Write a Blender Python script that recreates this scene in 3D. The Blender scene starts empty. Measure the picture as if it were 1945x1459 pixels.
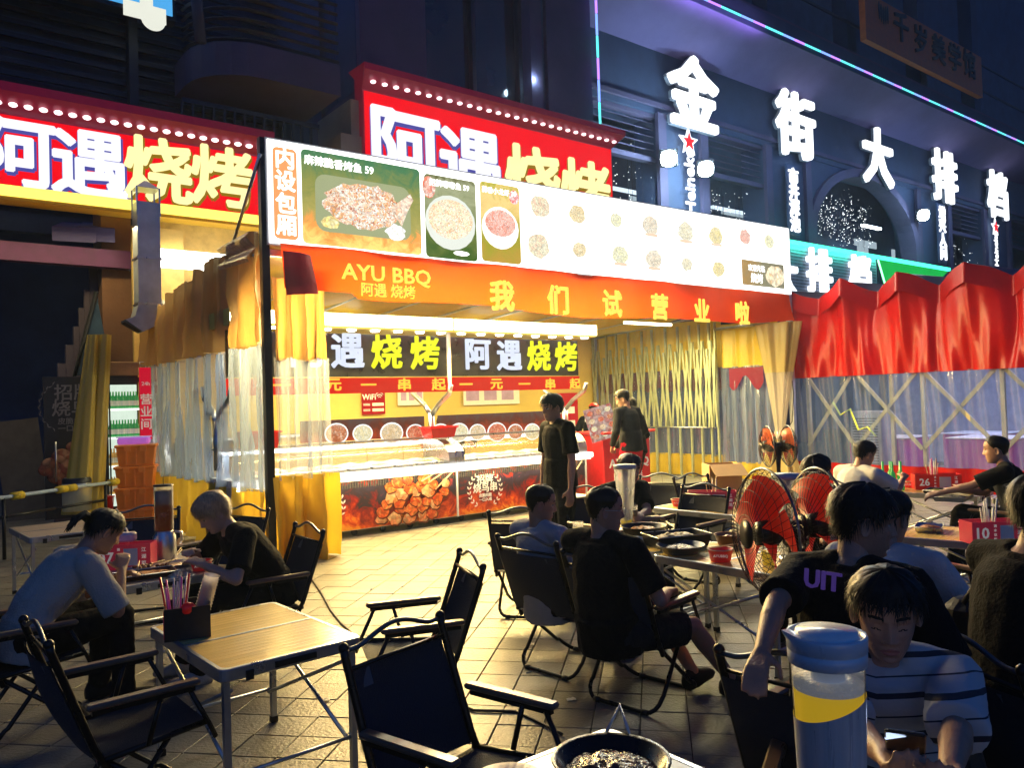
import bpy, math, random
from mathutils import Vector, Matrix, noise
random.seed(7)
SC = bpy.context.scene
COL = SC.collection
rad = math.radians
V = Vector

# ------------------------------------------------------------ camera, sky, exposure
FPX, YAW, PIT, ROL, EYE = 1500.0, rad(52.1), rad(1.3), rad(-1.8), 1.6
_fw = V((math.cos(YAW)*math.cos(PIT), math.sin(YAW)*math.cos(PIT), math.sin(PIT)))
_rt0 = V((math.sin(YAW), -math.cos(YAW), 0))
_up0 = _rt0.cross(_fw)
_rt = _rt0*math.cos(ROL) + _up0*math.sin(ROL)
_up = _up0*math.cos(ROL) - _rt0*math.sin(ROL)
cam_data = bpy.data.cameras.new('camera')
cam = bpy.data.objects.new('camera', cam_data)
COL.objects.link(cam)
cam.matrix_world = Matrix(((_rt.x, _up.x, -_fw.x, 0), (_rt.y, _up.y, -_fw.y, 0), (_rt.z, _up.z, -_fw.z, EYE), (0, 0, 0, 1)))
cam_data.sensor_width = 36
cam_data.lens = FPX/1945*36
cam_data.clip_start = 0.05
cam_data.clip_end = 400
SC.camera = cam

world = bpy.data.worlds.new("World")
SC.world = world
world.use_nodes = True
wn = world.node_tree
sky = wn.nodes.new('ShaderNodeTexSky')
sky.sky_type = 'NISHITA'
sky.sun_disc = False
sky.sun_elevation = rad(1.0)
sky.sun_rotation = rad(200)
sky.ozone_density = 6.0
bg = wn.nodes['Background']
tint = wn.nodes.new('ShaderNodeMix'); tint.data_type = 'RGBA'; tint.blend_type = 'MULTIPLY'; tint.inputs[0].default_value = 1
tint.inputs[7].default_value = (.58, .88, .98, 1)      # blue hour white balance
wn.links.new(sky.outputs[0], tint.inputs[6]); wn.links.new(tint.outputs[2], bg.inputs[0])
SKY_STRENGTH = 0.25
bg.inputs[1].default_value = SKY_STRENGTH
sun_d = bpy.data.lights.new('sun', 'SUN')
sun_d.energy = 0.03
sun_d.color = (0.35, 0.55, 1.0)
sun_d.angle = rad(25)
sun = bpy.data.objects.new('sun', sun_d)
COL.objects.link(sun)
sun.rotation_euler = (rad(50), 0, rad(-25))
SC.view_settings.view_transform = 'Standard'
SC.view_settings.look = 'None'
SC.view_settings.exposure = 0.35
SC.view_settings.gamma = 1.0
SC.cycles.use_denoising = True
SC.cycles.max_bounces = 6
SC.cycles.diffuse_bounces = 3
SC.cycles.glossy_bounces = 3
SC.cycles.transmission_bounces = 4
SC.cycles.transparent_max_bounces = 24
SC.cycles.sample_clamp_indirect = 4.0
SC.cycles.caustics_reflective = False
SC.cycles.caustics_refractive = False

HAZE = 0.0013
SC.cycles.volume_bounces = 0
SC.cycles.volume_step_rate = 4

# measuring helpers: where a sight line of the survey photograph meets a known plane of the place
def _ray(px, py):
    return _rt*((px-972.5)/FPX) + _up*((729.5-py)/FPX) + _fw
def PY(px, py, y):
    v = _ray(px, py); return v*(y/v.y) + V((0, 0, EYE))
def PX(px, py, x):
    v = _ray(px, py); return v*(x/v.x) + V((0, 0, EYE))
def PZ(px, py, z=0.0):
    v = _ray(px, py); return v*((z-EYE)/v.z) + V((0, 0, EYE))
def PD(px, py, d):
    v = _ray(px, py); return v*d + V((0, 0, EYE))

# ------------------------------------------------------------ materials
MATS = {}
def _new(name):
    m = bpy.data.materials.new(name); m.use_nodes = True
    nt = m.node_tree; nt.nodes.clear()
    out = nt.nodes.new('ShaderNodeOutputMaterial')
    MATS[name] = m
    return m, nt, out
def N(nt, kind, **kw):
    n = nt.nodes.new(kind)
    for k, v in kw.items():
        if k.startswith('i_'):
            key = k[2:]
            n.inputs[int(key) if key.isdigit() else key.replace('_', ' ')].default_value = v
        else: setattr(n, k, v)
    return n
def c4(c): return (c[0], c[1], c[2], 1)
def mat(name, col, rough=.6, metal=0.0, var=.25, scale=6.0, bump=.0, bscale=40.0, emit=0.0, ecol=None, col2=None, spec=.5, dirt=0.0, stretch=(1, 1, 1), sheen=0.0, coat=0.0, objrand=0.0, world=False):
    if name in MATS: return MATS[name]
    m, nt, out = _new(name)
    L = nt.links.new
    b = N(nt, 'ShaderNodeBsdfPrincipled')
    L(b.outputs[0], out.inputs[0])
    tc = N(nt, 'ShaderNodeTexCoord'); mp = N(nt, 'ShaderNodeMapping'); mp.inputs['Scale'].default_value = stretch
    L(N(nt, 'ShaderNodeNewGeometry').outputs['Position'] if world else tc.outputs['Object'], mp.inputs[0])
    nz = N(nt, 'ShaderNodeTexNoise', i_Scale=scale, i_Detail=6.0, i_Roughness=.62); L(mp.outputs[0], nz.inputs['Vector'])
    rmp = N(nt, 'ShaderNodeMapRange'); rmp.inputs[1].default_value = .3; rmp.inputs[2].default_value = .7
    L(nz.outputs[0], rmp.inputs[0])
    mx = N(nt, 'ShaderNodeMix', data_type='RGBA')
    c2 = col2 or tuple(x*(1-var) for x in col)
    mx.inputs[6].default_value = c4(c2); mx.inputs[7].default_value = c4(tuple(min(1, x*(1+var*.4)) for x in col) if not col2 else col)
    L(rmp.outputs[0], mx.inputs[0])
    csock = mx.outputs[2]
    if dirt:
        n2 = N(nt, 'ShaderNodeTexNoise', i_Scale=scale*.35, i_Detail=8.0, i_Roughness=.7); L(mp.outputs[0], n2.inputs['Vector'])
        r2 = N(nt, 'ShaderNodeMapRange'); r2.inputs[1].default_value = .48; r2.inputs[2].default_value = .72; r2.inputs[4].default_value = dirt
        L(n2.outputs[0], r2.inputs[0])
        m2 = N(nt, 'ShaderNodeMix', data_type='RGBA'); m2.inputs[7].default_value = c4(tuple(x*.35+.01 for x in col))
        L(r2.outputs[0], m2.inputs[0]); L(csock, m2.inputs[6]); csock = m2.outputs[2]
    if objrand:
        oi = N(nt, 'ShaderNodeObjectInfo'); hs = N(nt, 'ShaderNodeHueSaturation')
        r3 = N(nt, 'ShaderNodeMapRange'); r3.inputs[3].default_value = 1-objrand; r3.inputs[4].default_value = 1+objrand
        L(oi.outputs['Random'], r3.inputs[0]); L(r3.outputs[0], hs.inputs['Value']); L(csock, hs.inputs['Color']); csock = hs.outputs[0]
    L(csock, b.inputs['Base Color'])
    r = N(nt, 'ShaderNodeMapRange'); r.inputs[3].default_value = max(.03, rough-.12); r.inputs[4].default_value = min(1, rough+.12)
    L(nz.outputs[0], r.inputs[0]); L(r.outputs[0], b.inputs['Roughness'])
    b.inputs['Metallic'].default_value = metal
    b.inputs['Specular IOR Level'].default_value = spec
    if sheen: b.inputs['Sheen Weight'].default_value = sheen
    if coat: b.inputs['Coat Weight'].default_value = coat
    if bump:
        nb = N(nt, 'ShaderNodeTexNoise', i_Scale=bscale, i_Detail=4.0); L(mp.outputs[0], nb.inputs['Vector'])
        bp = N(nt, 'ShaderNodeBump', i_Strength=min(1, bump), i_Distance=.01*max(1, bump)); L(nb.outputs[0], bp.inputs['Height']); L(bp.outputs[0], b.inputs['Normal'])
    if emit:
        b.inputs['Emission Color'].default_value = c4(ecol or col)
        b.inputs['Emission Strength'].default_value = emit
    return m
def glow(name, col, s, var=.1, scale=3.0):
    if name in MATS: return MATS[name]
    m, nt, out = _new(name); L = nt.links.new
    e = N(nt, 'ShaderNodeEmission'); e.inputs[1].default_value = s
    tc = N(nt, 'ShaderNodeTexCoord'); nz = N(nt, 'ShaderNodeTexNoise', i_Scale=scale, i_Detail=3.0)
    L(tc.outputs['Object'], nz.inputs['Vector'])
    mx = N(nt, 'ShaderNodeMix', data_type='RGBA'); mx.inputs[6].default_value = c4(tuple(x*(1-var) for x in col)); mx.inputs[7].default_value = c4(col)
    L(nz.outputs[0], mx.inputs[0]); L(mx.outputs[2], e.inputs[0]); L(e.outputs[0], out.inputs[0])
    return m
def food(name, cols, scale=14.0, s=0.0, rough=.5, pos=None, distort=1.0):
    """chopped, glossy food: cells of several colours; s > 0 for a backlit print"""
    if name in MATS: return MATS[name]
    m, nt, out = _new(name); L = nt.links.new
    tc = N(nt, 'ShaderNodeTexCoord')
    nz = N(nt, 'ShaderNodeTexNoise', i_Scale=scale*.6, i_Detail=4.0); L(tc.outputs['Object'], nz.inputs['Vector'])
    ad = N(nt, 'ShaderNodeVectorMath', operation='MULTIPLY_ADD'); L(nz.outputs['Color'], ad.inputs[0]); ad.inputs[1].default_value = (distort*.15,)*3; L(tc.outputs['Object'], ad.inputs[2])
    vo = N(nt, 'ShaderNodeTexVoronoi', i_Scale=scale); L(ad.outputs[0], vo.inputs['Vector'])
    cr = N(nt, 'ShaderNodeValToRGB'); cr.color_ramp.interpolation = 'LINEAR'
    el = cr.color_ramp.elements
    while len(el) < len(cols): el.new(.5)
    for i, c in enumerate(cols):
        el[i].position = i/max(1, len(cols)-1); el[i].color = c4(c)
    sp = N(nt, 'ShaderNodeSeparateColor'); L(vo.outputs['Color'], sp.inputs[0]); L(sp.outputs[0], cr.inputs[0])
    r = N(nt, 'ShaderNodeMapRange'); r.inputs[1].default_value = 0; r.inputs[2].default_value = .8; r.inputs[3].default_value = 1.1; r.inputs[4].default_value = .45
    L(vo.outputs['Distance'], r.inputs[0])
    mu = N(nt, 'ShaderNodeMix', data_type='RGBA', blend_type='MULTIPLY'); mu.inputs[0].default_value = 1; L(cr.outputs[0], mu.inputs[6]); L(r.outputs[0], mu.inputs[7])
    if s:
        e = N(nt, 'ShaderNodeEmission'); e.inputs[1].default_value = s; L(mu.outputs[2], e.inputs[0]); L(e.outputs[0], out.inputs[0])
    else:
        b = N(nt, 'ShaderNodeBsdfPrincipled'); b.inputs['Roughness'].default_value = rough; L(mu.outputs[2], b.inputs['Base Color'])
        bp = N(nt, 'ShaderNodeBump', i_Strength=.8, i_Distance=.006); L(vo.outputs['Distance'], bp.inputs['Height']); bp.invert = True; L(bp.outputs[0], b.inputs['Normal']); L(b.outputs[0], out.inputs[0])
    return m
def gradprint(name, stops, s, scale=5.0, axis='Z', lo=-.5, hi=.5, amt=.25):
    """printed picture ground: colours running along one axis, broken by flame-like noise"""
    if name in MATS: return MATS[name]
    m, nt, out = _new(name); L = nt.links.new
    tc = N(nt, 'ShaderNodeTexCoord'); sp = N(nt, 'ShaderNodeSeparateXYZ'); L(tc.outputs['Object'], sp.inputs[0])
    nz = N(nt, 'ShaderNodeTexNoise', i_Scale=scale, i_Detail=7.0, i_Roughness=.65, i_Distortion=1.2); L(tc.outputs['Object'], nz.inputs['Vector'])
    a = N(nt, 'ShaderNodeMapRange'); a.inputs[1].default_value = lo; a.inputs[2].default_value = hi; L(sp.outputs[axis], a.inputs[0])
    b = N(nt, 'ShaderNodeMapRange'); b.inputs[1].default_value = .3; b.inputs[2].default_value = .7; b.inputs[3].default_value = -amt; b.inputs[4].default_value = amt; L(nz.outputs[0], b.inputs[0])
    ad = N(nt, 'ShaderNodeMath', operation='ADD', use_clamp=True); L(a.outputs[0], ad.inputs[0]); L(b.outputs[0], ad.inputs[1])
    cr = N(nt, 'ShaderNodeValToRGB'); el = cr.color_ramp.elements
    while len(el) < len(stops): el.new(.5)
    for i, (p, c) in enumerate(stops): el[i].position = p; el[i].color = c4(c)
    L(ad.outputs[0], cr.inputs[0])
    if s:
        e = N(nt, 'ShaderNodeEmission'); e.inputs[1].default_value = s; L(cr.outputs[0], e.inputs[0]); L(e.outputs[0], out.inputs[0])
    else:
        e = N(nt, 'ShaderNodeBsdfPrincipled'); e.inputs['Roughness'].default_value = .35; L(cr.outputs[0], e.inputs[0]); L(e.outputs[0], out.inputs[0])
    return m
def plastic(name, tint=(.62, .72, .95), clear=.74, milk=.38, streak=16.0, rough=.12):
    """clear soft PVC: mostly see-through, milky streaks and creases"""
    if name in MATS: return MATS[name]
    m, nt, out = _new(name); L = nt.links.new
    tc = N(nt, 'ShaderNodeTexCoord'); mp = N(nt, 'ShaderNodeMapping'); mp.inputs['Scale'].default_value = (1, 1, .06)
    L(tc.outputs['Object'], mp.inputs[0])
    nz = N(nt, 'ShaderNodeTexNoise', i_Scale=streak, i_Detail=5.0, i_Distortion=.6); L(mp.outputs[0], nz.inputs['Vector'])
    tr = N(nt, 'ShaderNodeBsdfTransparent'); tr.inputs[0].default_value = c4(tuple(.6+.4*x for x in tint))
    df = N(nt, 'ShaderNodeBsdfDiffuse'); df.inputs[0].default_value = c4(tint)
    tl = N(nt, 'ShaderNodeBsdfTranslucent'); tl.inputs[0].default_value = c4(tint)
    gl = N(nt, 'ShaderNodeBsdfGlossy'); gl.inputs['Roughness'].default_value = rough; gl.inputs[0].default_value = (.9, .93, 1, 1)
    bp = N(nt, 'ShaderNodeBump', i_Strength=.7, i_Distance=.012); L(nz.outputs[0], bp.inputs['Height']); L(bp.outputs[0], gl.inputs['Normal'])
    m1 = N(nt, 'ShaderNodeMixShader'); m1.inputs[0].default_value = .55; L(df.outputs[0], m1.inputs[1]); L(tl.outputs[0], m1.inputs[2])
    m2 = N(nt, 'ShaderNodeMixShader'); m2.inputs[0].default_value = .35; L(m1.outputs[0], m2.inputs[1]); L(gl.outputs[0], m2.inputs[2])
    r = N(nt, 'ShaderNodeMapRange'); r.inputs[1].default_value = .38; r.inputs[2].default_value = .72; r.inputs[3].default_value = 1-clear; r.inputs[4].default_value = 1-clear+milk*(clear); L(nz.outputs[0], r.inputs[0])
    m3 = N(nt, 'ShaderNodeMixShader'); L(r.outputs[0], m3.inputs[0]); L(tr.outputs[0], m3.inputs[1]); L(m2.outputs[0], m3.inputs[2])
    L(m3.outputs[0], out.inputs[0])
    return m
def glass(name, tint=(.9, .95, 1), clear=.82, rough=.04):
    if name in MATS: return MATS[name]
    m, nt, out = _new(name); L = nt.links.new
    fr = N(nt, 'ShaderNodeFresnel', i_IOR=1.45); tc = N(nt, 'ShaderNodeTexCoord'); nz = N(nt, 'ShaderNodeTexNoise', i_Scale=9.0, i_Detail=4.0); L(tc.outputs['Object'], nz.inputs['Vector'])
    tr = N(nt, 'ShaderNodeBsdfTransparent'); tr.inputs[0].default_value = c4(tint)
    gl = N(nt, 'ShaderNodeBsdfGlossy'); gl.inputs['Roughness'].default_value = rough
    df = N(nt, 'ShaderNodeBsdfTranslucent'); df.inputs[0].default_value = c4(tint)
    a = N(nt, 'ShaderNodeMixShader'); L(fr.outputs[0], a.inputs[0]); L(tr.outputs[0], a.inputs[1]); L(gl.outputs[0], a.inputs[2])
    r = N(nt, 'ShaderNodeMapRange'); r.inputs[3].default_value = (1-clear)*.4; r.inputs[4].default_value = (1-clear)*1.6; L(nz.outputs[0], r.inputs[0])
    b = N(nt, 'ShaderNodeMixShader'); L(r.outputs[0], b.inputs[0]); L(a.outputs[0], b.inputs[1]); L(df.outputs[0], b.inputs[2]); L(b.outputs[0], out.inputs[0])
    return m
def vinyl(name, col, rough=.25, trans=.35, var=.2, spec=.5, bump=.3):
    """coated tarpaulin: glossy, and light comes through it"""
    if name in MATS: return MATS[name]
    m, nt, out = _new(name); L = nt.links.new
    tc = N(nt, 'ShaderNodeTexCoord'); nz = N(nt, 'ShaderNodeTexNoise', i_Scale=3.5, i_Detail=6.0); L(tc.outputs['Object'], nz.inputs['Vector'])
    mx = N(nt, 'ShaderNodeMix', data_type='RGBA'); mx.inputs[6].default_value = c4(tuple(x*(1-var) for x in col)); mx.inputs[7].default_value = c4(col); L(nz.outputs[0], mx.inputs[0])
    b = N(nt, 'ShaderNodeBsdfPrincipled'); b.inputs['Roughness'].default_value = rough; b.inputs['Specular IOR Level'].default_value = spec; L(mx.outputs[2], b.inputs['Base Color'])
    nb = N(nt, 'ShaderNodeTexNoise', i_Scale=7.0, i_Detail=3.0, i_Distortion=1.0); L(tc.outputs['Object'], nb.inputs['Vector'])
    bp = N(nt, 'ShaderNodeBump', i_Strength=bump, i_Distance=.03); L(nb.outputs[0], bp.inputs['Height']); L(bp.outputs[0], b.inputs['Normal'])
    tl = N(nt, 'ShaderNodeBsdfTranslucent'); L(mx.outputs[2], tl.inputs[0])
    ms = N(nt, 'ShaderNodeMixShader'); ms.inputs[0].default_value = trans; L(b.outputs[0], ms.inputs[1]); L(tl.outputs[0], ms.inputs[2]); L(ms.outputs[0], out.inputs[0])
    return m

# ------------------------------------------------------------ mesh building
class MB:
    def __init__(s): s.v = []; s.f = []; s.m = []; s.mats = []; s.smooth = []
    def mi(s, m):
        if m not in s.mats: s.mats.append(m)
        return s.mats.index(m)
    def add(s, vs, fs, m, smooth=False):
        o = len(s.v); k = s.mi(m)
        s.v.extend(tuple(p) for p in vs)
        for f in fs: s.f.append(tuple(i+o for i in f)); s.m.append(k); s.smooth.append(smooth)
        return s
    def box(s, lo, hi, m, xf=None):
        (a, b, c), (d, e, g) = lo, hi
        vs = [V(p) for p in ((a, b, c), (d, b, c), (d, e, c), (a, e, c), (a, b, g), (d, b, g), (d, e, g), (a, e, g))]
        if xf: vs = [xf @ p for p in vs]
        return s.add(vs, ((0, 3, 2, 1), (4, 5, 6, 7), (0, 1, 5, 4), (1, 2, 6, 5), (2, 3, 7, 6), (3, 0, 4, 7)), m)
    def bevbox(s, lo, hi, m, r=.01, xf=None):
        """box with its vertical edges rounded and top/bottom chamfered"""
        (a, b, c), (d, e, g) = lo, hi
        r = min(r, (d-a)*.45, (e-b)*.45); rings = []
        rz = min(r*.6, (g-c)*.4)
        for z, q in ((c, rz), (c+rz, 0), (g-rz, 0), (g, rz)):
            ring = []
            for cx, cy, a0 in ((d-r, e-r, 0), (a+r, e-r, 90), (a+r, b+r, 180), (d-r, b+r, 270)):
                for k in range(3):
                    t = rad(a0+45*k); ring.append(V((cx+(r-q)*math.cos(t), cy+(r-q)*math.sin(t), z)))
            rings.append(ring)
        return s.loft(rings, m, xf=xf, smooth=False)
    def loft(s, rings, m, cap=True, xf=None, smooth=True, closed=True):
        n = len(rings[0]); vs = [p for r in rings for p in r]
        if xf: vs = [xf @ V(p) for p in vs]
        fs = []
        for i in range(len(rings)-1):
            for j in range(n if closed else n-1):
                k = (j+1) % n
                fs.append((i*n+j, i*n+k, (i+1)*n+k, (i+1)*n+j))
        if cap and closed:
            fs.append(tuple(range(n-1, -1, -1))); fs.append(tuple((len(rings)-1)*n+j for j in range(n)))
        return s.add(vs, fs, m, smooth)
    def tube(s, pts, r, m, seg=8, cap=True, smooth=True, close=False, xf=None):
        pts = [V(p) for p in pts]; n = len(pts)
        rs = r if isinstance(r, (list, tuple)) else [r]*n
        rings = []; ref = None
        for i, p in enumerate(pts):
            if close: t = (pts[(i+1) % n]-pts[i-1])
            else: t = (pts[min(i+1, n-1)]-pts[max(i-1, 0)])
            t.normalize()
            if ref is None:
                ref = V((0, 0, 1)) if abs(t.z) < .9 else V((1, 0, 0))
            u = ref - t*ref.dot(t)
            if u.length < 1e-4: u = t.orthogonal()
            u.normalize(); w = t.cross(u); ref = u
            rings.append([p + (u*math.cos(2*math.pi*k/seg)+w*math.sin(2*math.pi*k/seg))*rs[i] for k in range(seg)])
        if close: rings.append(rings[0]); cap = False
        return s.loft(rings, m, cap=cap, smooth=smooth, xf=xf)
    def lathe(s, prof, m, seg=24, xf=None, smooth=True, cap=False, c=(0, 0)):
        rings = [[V((c[0]+r*math.cos(2*math.pi*k/seg), c[1]+r*math.sin(2*math.pi*k/seg), z)) for k in range(seg)] for r, z in prof]
        return s.loft(rings, m, cap=cap, xf=xf, smooth=smooth)
    def grid(s, fn, nu, nv, m, smooth=True):
        vs = [fn(i/nu, j/nv) for i in range(nu+1) for j in range(nv+1)]
        w = nv+1
        fs = [(i*w+j, (i+1)*w+j, (i+1)*w+j+1, i*w+j+1) for i in range(nu) for j in range(nv)]
        return s.add(vs, fs, m, smooth)
    def poly(s, pts, m): return s.add(pts, (tuple(range(len(pts))),), m)
    def sphere(s, c, r, m, seg=12, rings=8):
        r = r if isinstance(r, (tuple, list, Vector)) else (r, r, r); c = V(c)
        return s.loft([[c+V((r[0]*math.sin(math.pi*i/rings)*math.cos(2*math.pi*k/seg), r[1]*math.sin(math.pi*i/rings)*math.sin(2*math.pi*k/seg), -r[2]*math.cos(math.pi*i/rings))) for k in range(seg)] for i in [.04]+list(range(1, rings))+[rings-.04]], m)
    def mesh(s, name):
        me = bpy.data.meshes.new(name); me.from_pydata(s.v, [], s.f)
        for m in s.mats: me.materials.append(m)
        me.polygons.foreach_set('material_index', s.m)
        me.polygons.foreach_set('use_smooth', s.smooth)
        me.update(); return me
    def build(s, name, parent=None, loc=None, rot=None, **tags):
        return put(s.mesh(name), name, parent, loc, rot, **tags)
def put(me, name, parent=None, loc=None, rot=None, label=None, cat=None, group=None, kind=None):
    o = bpy.data.objects.new(name, me); COL.objects.link(o)
    if parent is not None: o.parent = parent
    if loc is not None: o.location = loc
    if rot is not None: o.rotation_euler = rot
    if label: o['label'] = label
    if cat: o['category'] = cat
    if group: o['group'] = group
    if kind: o['kind'] = kind
    return o
def thing(name, label, cat, loc=(0, 0, 0), rz=0.0, group=None, rot=None):
    return put(None, name, None, loc, rot or (0, 0, rz), label=label, cat=cat, group=group)
def kids(o): return [c for c in COL.objects if c.parent == o]
def copy_thing(root, loc, rz, label, group=None, rot=None):
    tree = CH.get(root.name) or build_tree(root)
    r = root.copy(); COL.objects.link(r); r.location = loc; r.rotation_euler = rot or (0, 0, rz); r['label'] = label
    if group: r['group'] = group
    for ch, subs in tree:
        c = ch.copy(); COL.objects.link(c); c.parent = r
        for g in subs:
            d = g.copy(); COL.objects.link(d); d.parent = c
    return r
CH = {}
def build_tree(root):
    CH[root.name] = [(c, kids(c)) for c in kids(root)]
    return CH[root.name]
def lamp(name, loc, energy, col, size=(.3, .3), rot=(0, 0, 0), kind='AREA', parent=None, spread=None, blend=.6, cone=120):
    d = bpy.data.lights.new(name, kind); d.energy = energy; d.color = col
    if kind == 'AREA':
        d.shape = 'RECTANGLE'; d.size, d.size_y = size
        if spread: d.spread = rad(spread)
    elif kind == 'SPOT': d.spot_size = rad(cone); d.spot_blend = blend; d.shadow_soft_size = size[0]
    else: d.shadow_soft_size = size[0]
    o = bpy.data.objects.new(name, d); COL.objects.link(o); o.location = loc; o.rotation_euler = rot
    if parent: o.parent = parent
    return o
TXT = {}
def text_mesh(s, size=1.0, off=.02, ext=.0, m=None, wide=1.0):
    key = (s, round(size, 4), off, ext, m.name if m else '', wide)
    if key in TXT: return TXT[key]
    c = bpy.data.curves.new('lettering', 'FONT'); c.body = s; c.size = size; c.extrude = ext
    c.resolution_u = 2; c.align_x = 'CENTER'; c.align_y = 'CENTER'
    o = bpy.data.objects.new('lettering', c); COL.objects.link(o)
    dg = bpy.context.evaluated_depsgraph_get(); dg.update()
    me = bpy.data.meshes.new_from_object(o.evaluated_get(dg))
    bpy.data.objects.remove(o); bpy.data.curves.remove(c)
    xs = [v.co.x for v in me.vertices]; ys = [v.co.y for v in me.vertices]
    if xs:
        cx, cy = (min(xs)+max(xs))/2, (min(ys)+max(ys))/2
        for v in me.vertices: v.co = (( v.co.x-cx)*wide, v.co.y-cy, v.co.z)
    if off > 0 and xs:
        vs = [v.co.copy() for v in me.vertices]; fs = [tuple(p.vertices) for p in me.polygons]; nv, nf = [], []
        off *= .8
        for k, (dx, dy) in enumerate([(0, 0)]+[(math.cos(rad(45*q+22)), math.sin(rad(45*q+22))) for q in range(8)]):
            o_ = len(nv); nv += [(v.x+dx*off, v.y+dy*off, v.z-.0002*k) for v in vs]; nf += [tuple(i+o_ for i in f) for f in fs]
        bpy.data.meshes.remove(me); me = bpy.data.meshes.new('lettering'); me.from_pydata(nv, [], nf); me.update()
    me.materials.clear()
    if m: me.materials.append(m)
    TXT[key] = me; return me
STAND = (rad(90), 0, 0)        # lettering upright, read from the -Y side
def letters(s, centre, h, m, parent=None, name='letter', off=.025, ext=.004, rot=STAND, wide=1.0, **kw):
    """h: height of a full character"""
    me = text_mesh(s, h*1.08, off*h, ext, m, wide)
    return put(me, name, parent, centre, rot, **kw)
def outline_poly(pts, y0, y1, m, mb):
    """a prism from an (x, z) outline, thickness along y"""
    n = len(pts)
    vs = [V((x, y0, z)) for x, z in pts]+[V((x, y1, z)) for x, z in pts]
    mb.add(vs, [tuple(range(n)), tuple(range(2*n-1, n-1, -1))]+[(i, i+n, (i+1) % n+n, (i+1) % n) for i in range(n)], m)
def rrect(x0, x1, z0, z1, r=.05, k=4):
    o = []
    for cx, cz, a0 in ((x1-r, z1-r, 0), (x0+r, z1-r, 90), (x0+r, z0+r, 180), (x1-r, z0+r, 270)):
        for i in range(k+1):
            t = rad(a0+90*i/k); o.append((cx+r*math.cos(t), cz+r*math.sin(t)))
    return o

# ------------------------------------------------------------ shared materials
M_tile = mat('paving stone', (.215, .205, .175), .42, var=.38, scale=3.2, bump=.5, bscale=55, dirt=.75, objrand=.2, world=True)
M_joint = mat('joint sand', (.05, .045, .04), .9)
M_metal = mat('brushed steel', (.55, .56, .58), .3, 1.0, var=.15, scale=12, stretch=(1, 1, .1))
M_galv = mat('galvanised sheet', (.55, .6, .66), .42, .5, var=.3, scale=3, bump=.2, bscale=6)
M_black = mat('black powder coat', (.018, .019, .022), .38, .3, var=.3, scale=20)
M_dark = mat('dark wall', (.045, .08, .17), .8, var=.3, scale=1.5, bump=.3, bscale=20, dirt=.4)
M_wall = mat('grey violet render', (.085, .075, .15), .8, var=.22, scale=1.1, bump=.35, bscale=30, dirt=.35)
M_wallb = mat('blue grey stone cladding', (.045, .072, .145), .75, var=.22, scale=1.4, bump=.3, bscale=25, dirt=.35)
M_soffit = mat('pale soffit render', (.14, .12, .30), .8, var=.2, scale=.8, bump=.25, bscale=18, dirt=.4)
M_beige = mat('beige render', (.42, .36, .28), .8, var=.2, scale=1.2, bump=.3, bscale=25, dirt=.4)
M_glassd = mat('dark window glass', (.015, .025, .04), .08, var=.4, scale=.7, spec=.8)
M_yellow = vinyl('yellow tarpaulin', (.75, .50, .05), .4, .35)
M_tan = vinyl('tan tarpaulin', (.50, .30, .10), .38, .3)
M_red = vinyl('red tarpaulin', (.50, .007, .006), .36, .25, var=.3, bump=.18, spec=.4)
M_clear = plastic('clear curtain film')
M_white = mat('white enamel', (.75, .75, .72), .35, var=.1)
M_paper = mat('white paper', (.78, .76, .7), .7, var=.08)

# ------------------------------------------------------------ ground
g = MB(); g.poly([(-60, -40, -.012), (90, -40, -.012), (90, 110, -.012), (-60, 110, -.012)], M_joint)
pave = g.build('pavement', kind='structure', label='square stone paving slabs of the food court yard')
TA = rad(42); ta = V((math.cos(TA), math.sin(TA), 0)); tb = V((-math.sin(TA), math.cos(TA), 0)); TS = .235
def to_px(p):
    q = V(p)-V((0, 0, EYE)); d = q.dot(_fw)
    return (972.5+FPX*q.dot(_rt)/d, 729.5-FPX*q.dot(_up)/d, d) if d > .1 else (0, 0, -1)
slabs = []
for i in range(-40, 100):
    for j in range(-60, 76):
        off = 0
        c = ta*((j)*TS + off) + tb*(i*TS)
        if 0 < c.x+6 and c.length < 21:
            x, y, d = to_px(c)
            if d > 1 and -250 < x < 2200 and y < 1700: slabs.append((d, x, y, c))
slabs.sort(key=lambda t: t[0])
tv = MB(); tv.bevbox((-TS/2+.003, -TS/2+.003, -.03), (TS/2-.0025, TS/2-.0025, 0), M_tile, r=.004); tile_me = tv.mesh('slab')
picked = [s for s in slabs if -30 < s[1] < 1480 and s[2] < 1490][:300]
pk = set(id(s) for s in picked)
for s in picked:
    put(tile_me, 'slab', pave, s[3]+V((0, 0, random.uniform(-.0025, .0015))), (random.uniform(-.004, .004), random.uniform(-.004, .004), TA))
rest = MB()
for s in slabs:
    if id(s) in pk: continue
    c = s[3]; h = TS/2-.003; z = random.uniform(-.0025, .0015)
    top = [c+ta*a*h+tb*b*h+V((0, 0, z)) for a, b in ((-1, -1), (1, -1), (1, 1), (-1, 1))]
    bot = [p-V((0, 0, .02)) for p in top]
    rest.add(top+bot, ((0, 1, 2, 3), (0, 4, 5, 1), (1, 5, 6, 2), (2, 6, 7, 3), (3, 7, 4, 0)), M_tile)
rest.build('slab_field', pave, kind='stuff')

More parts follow.
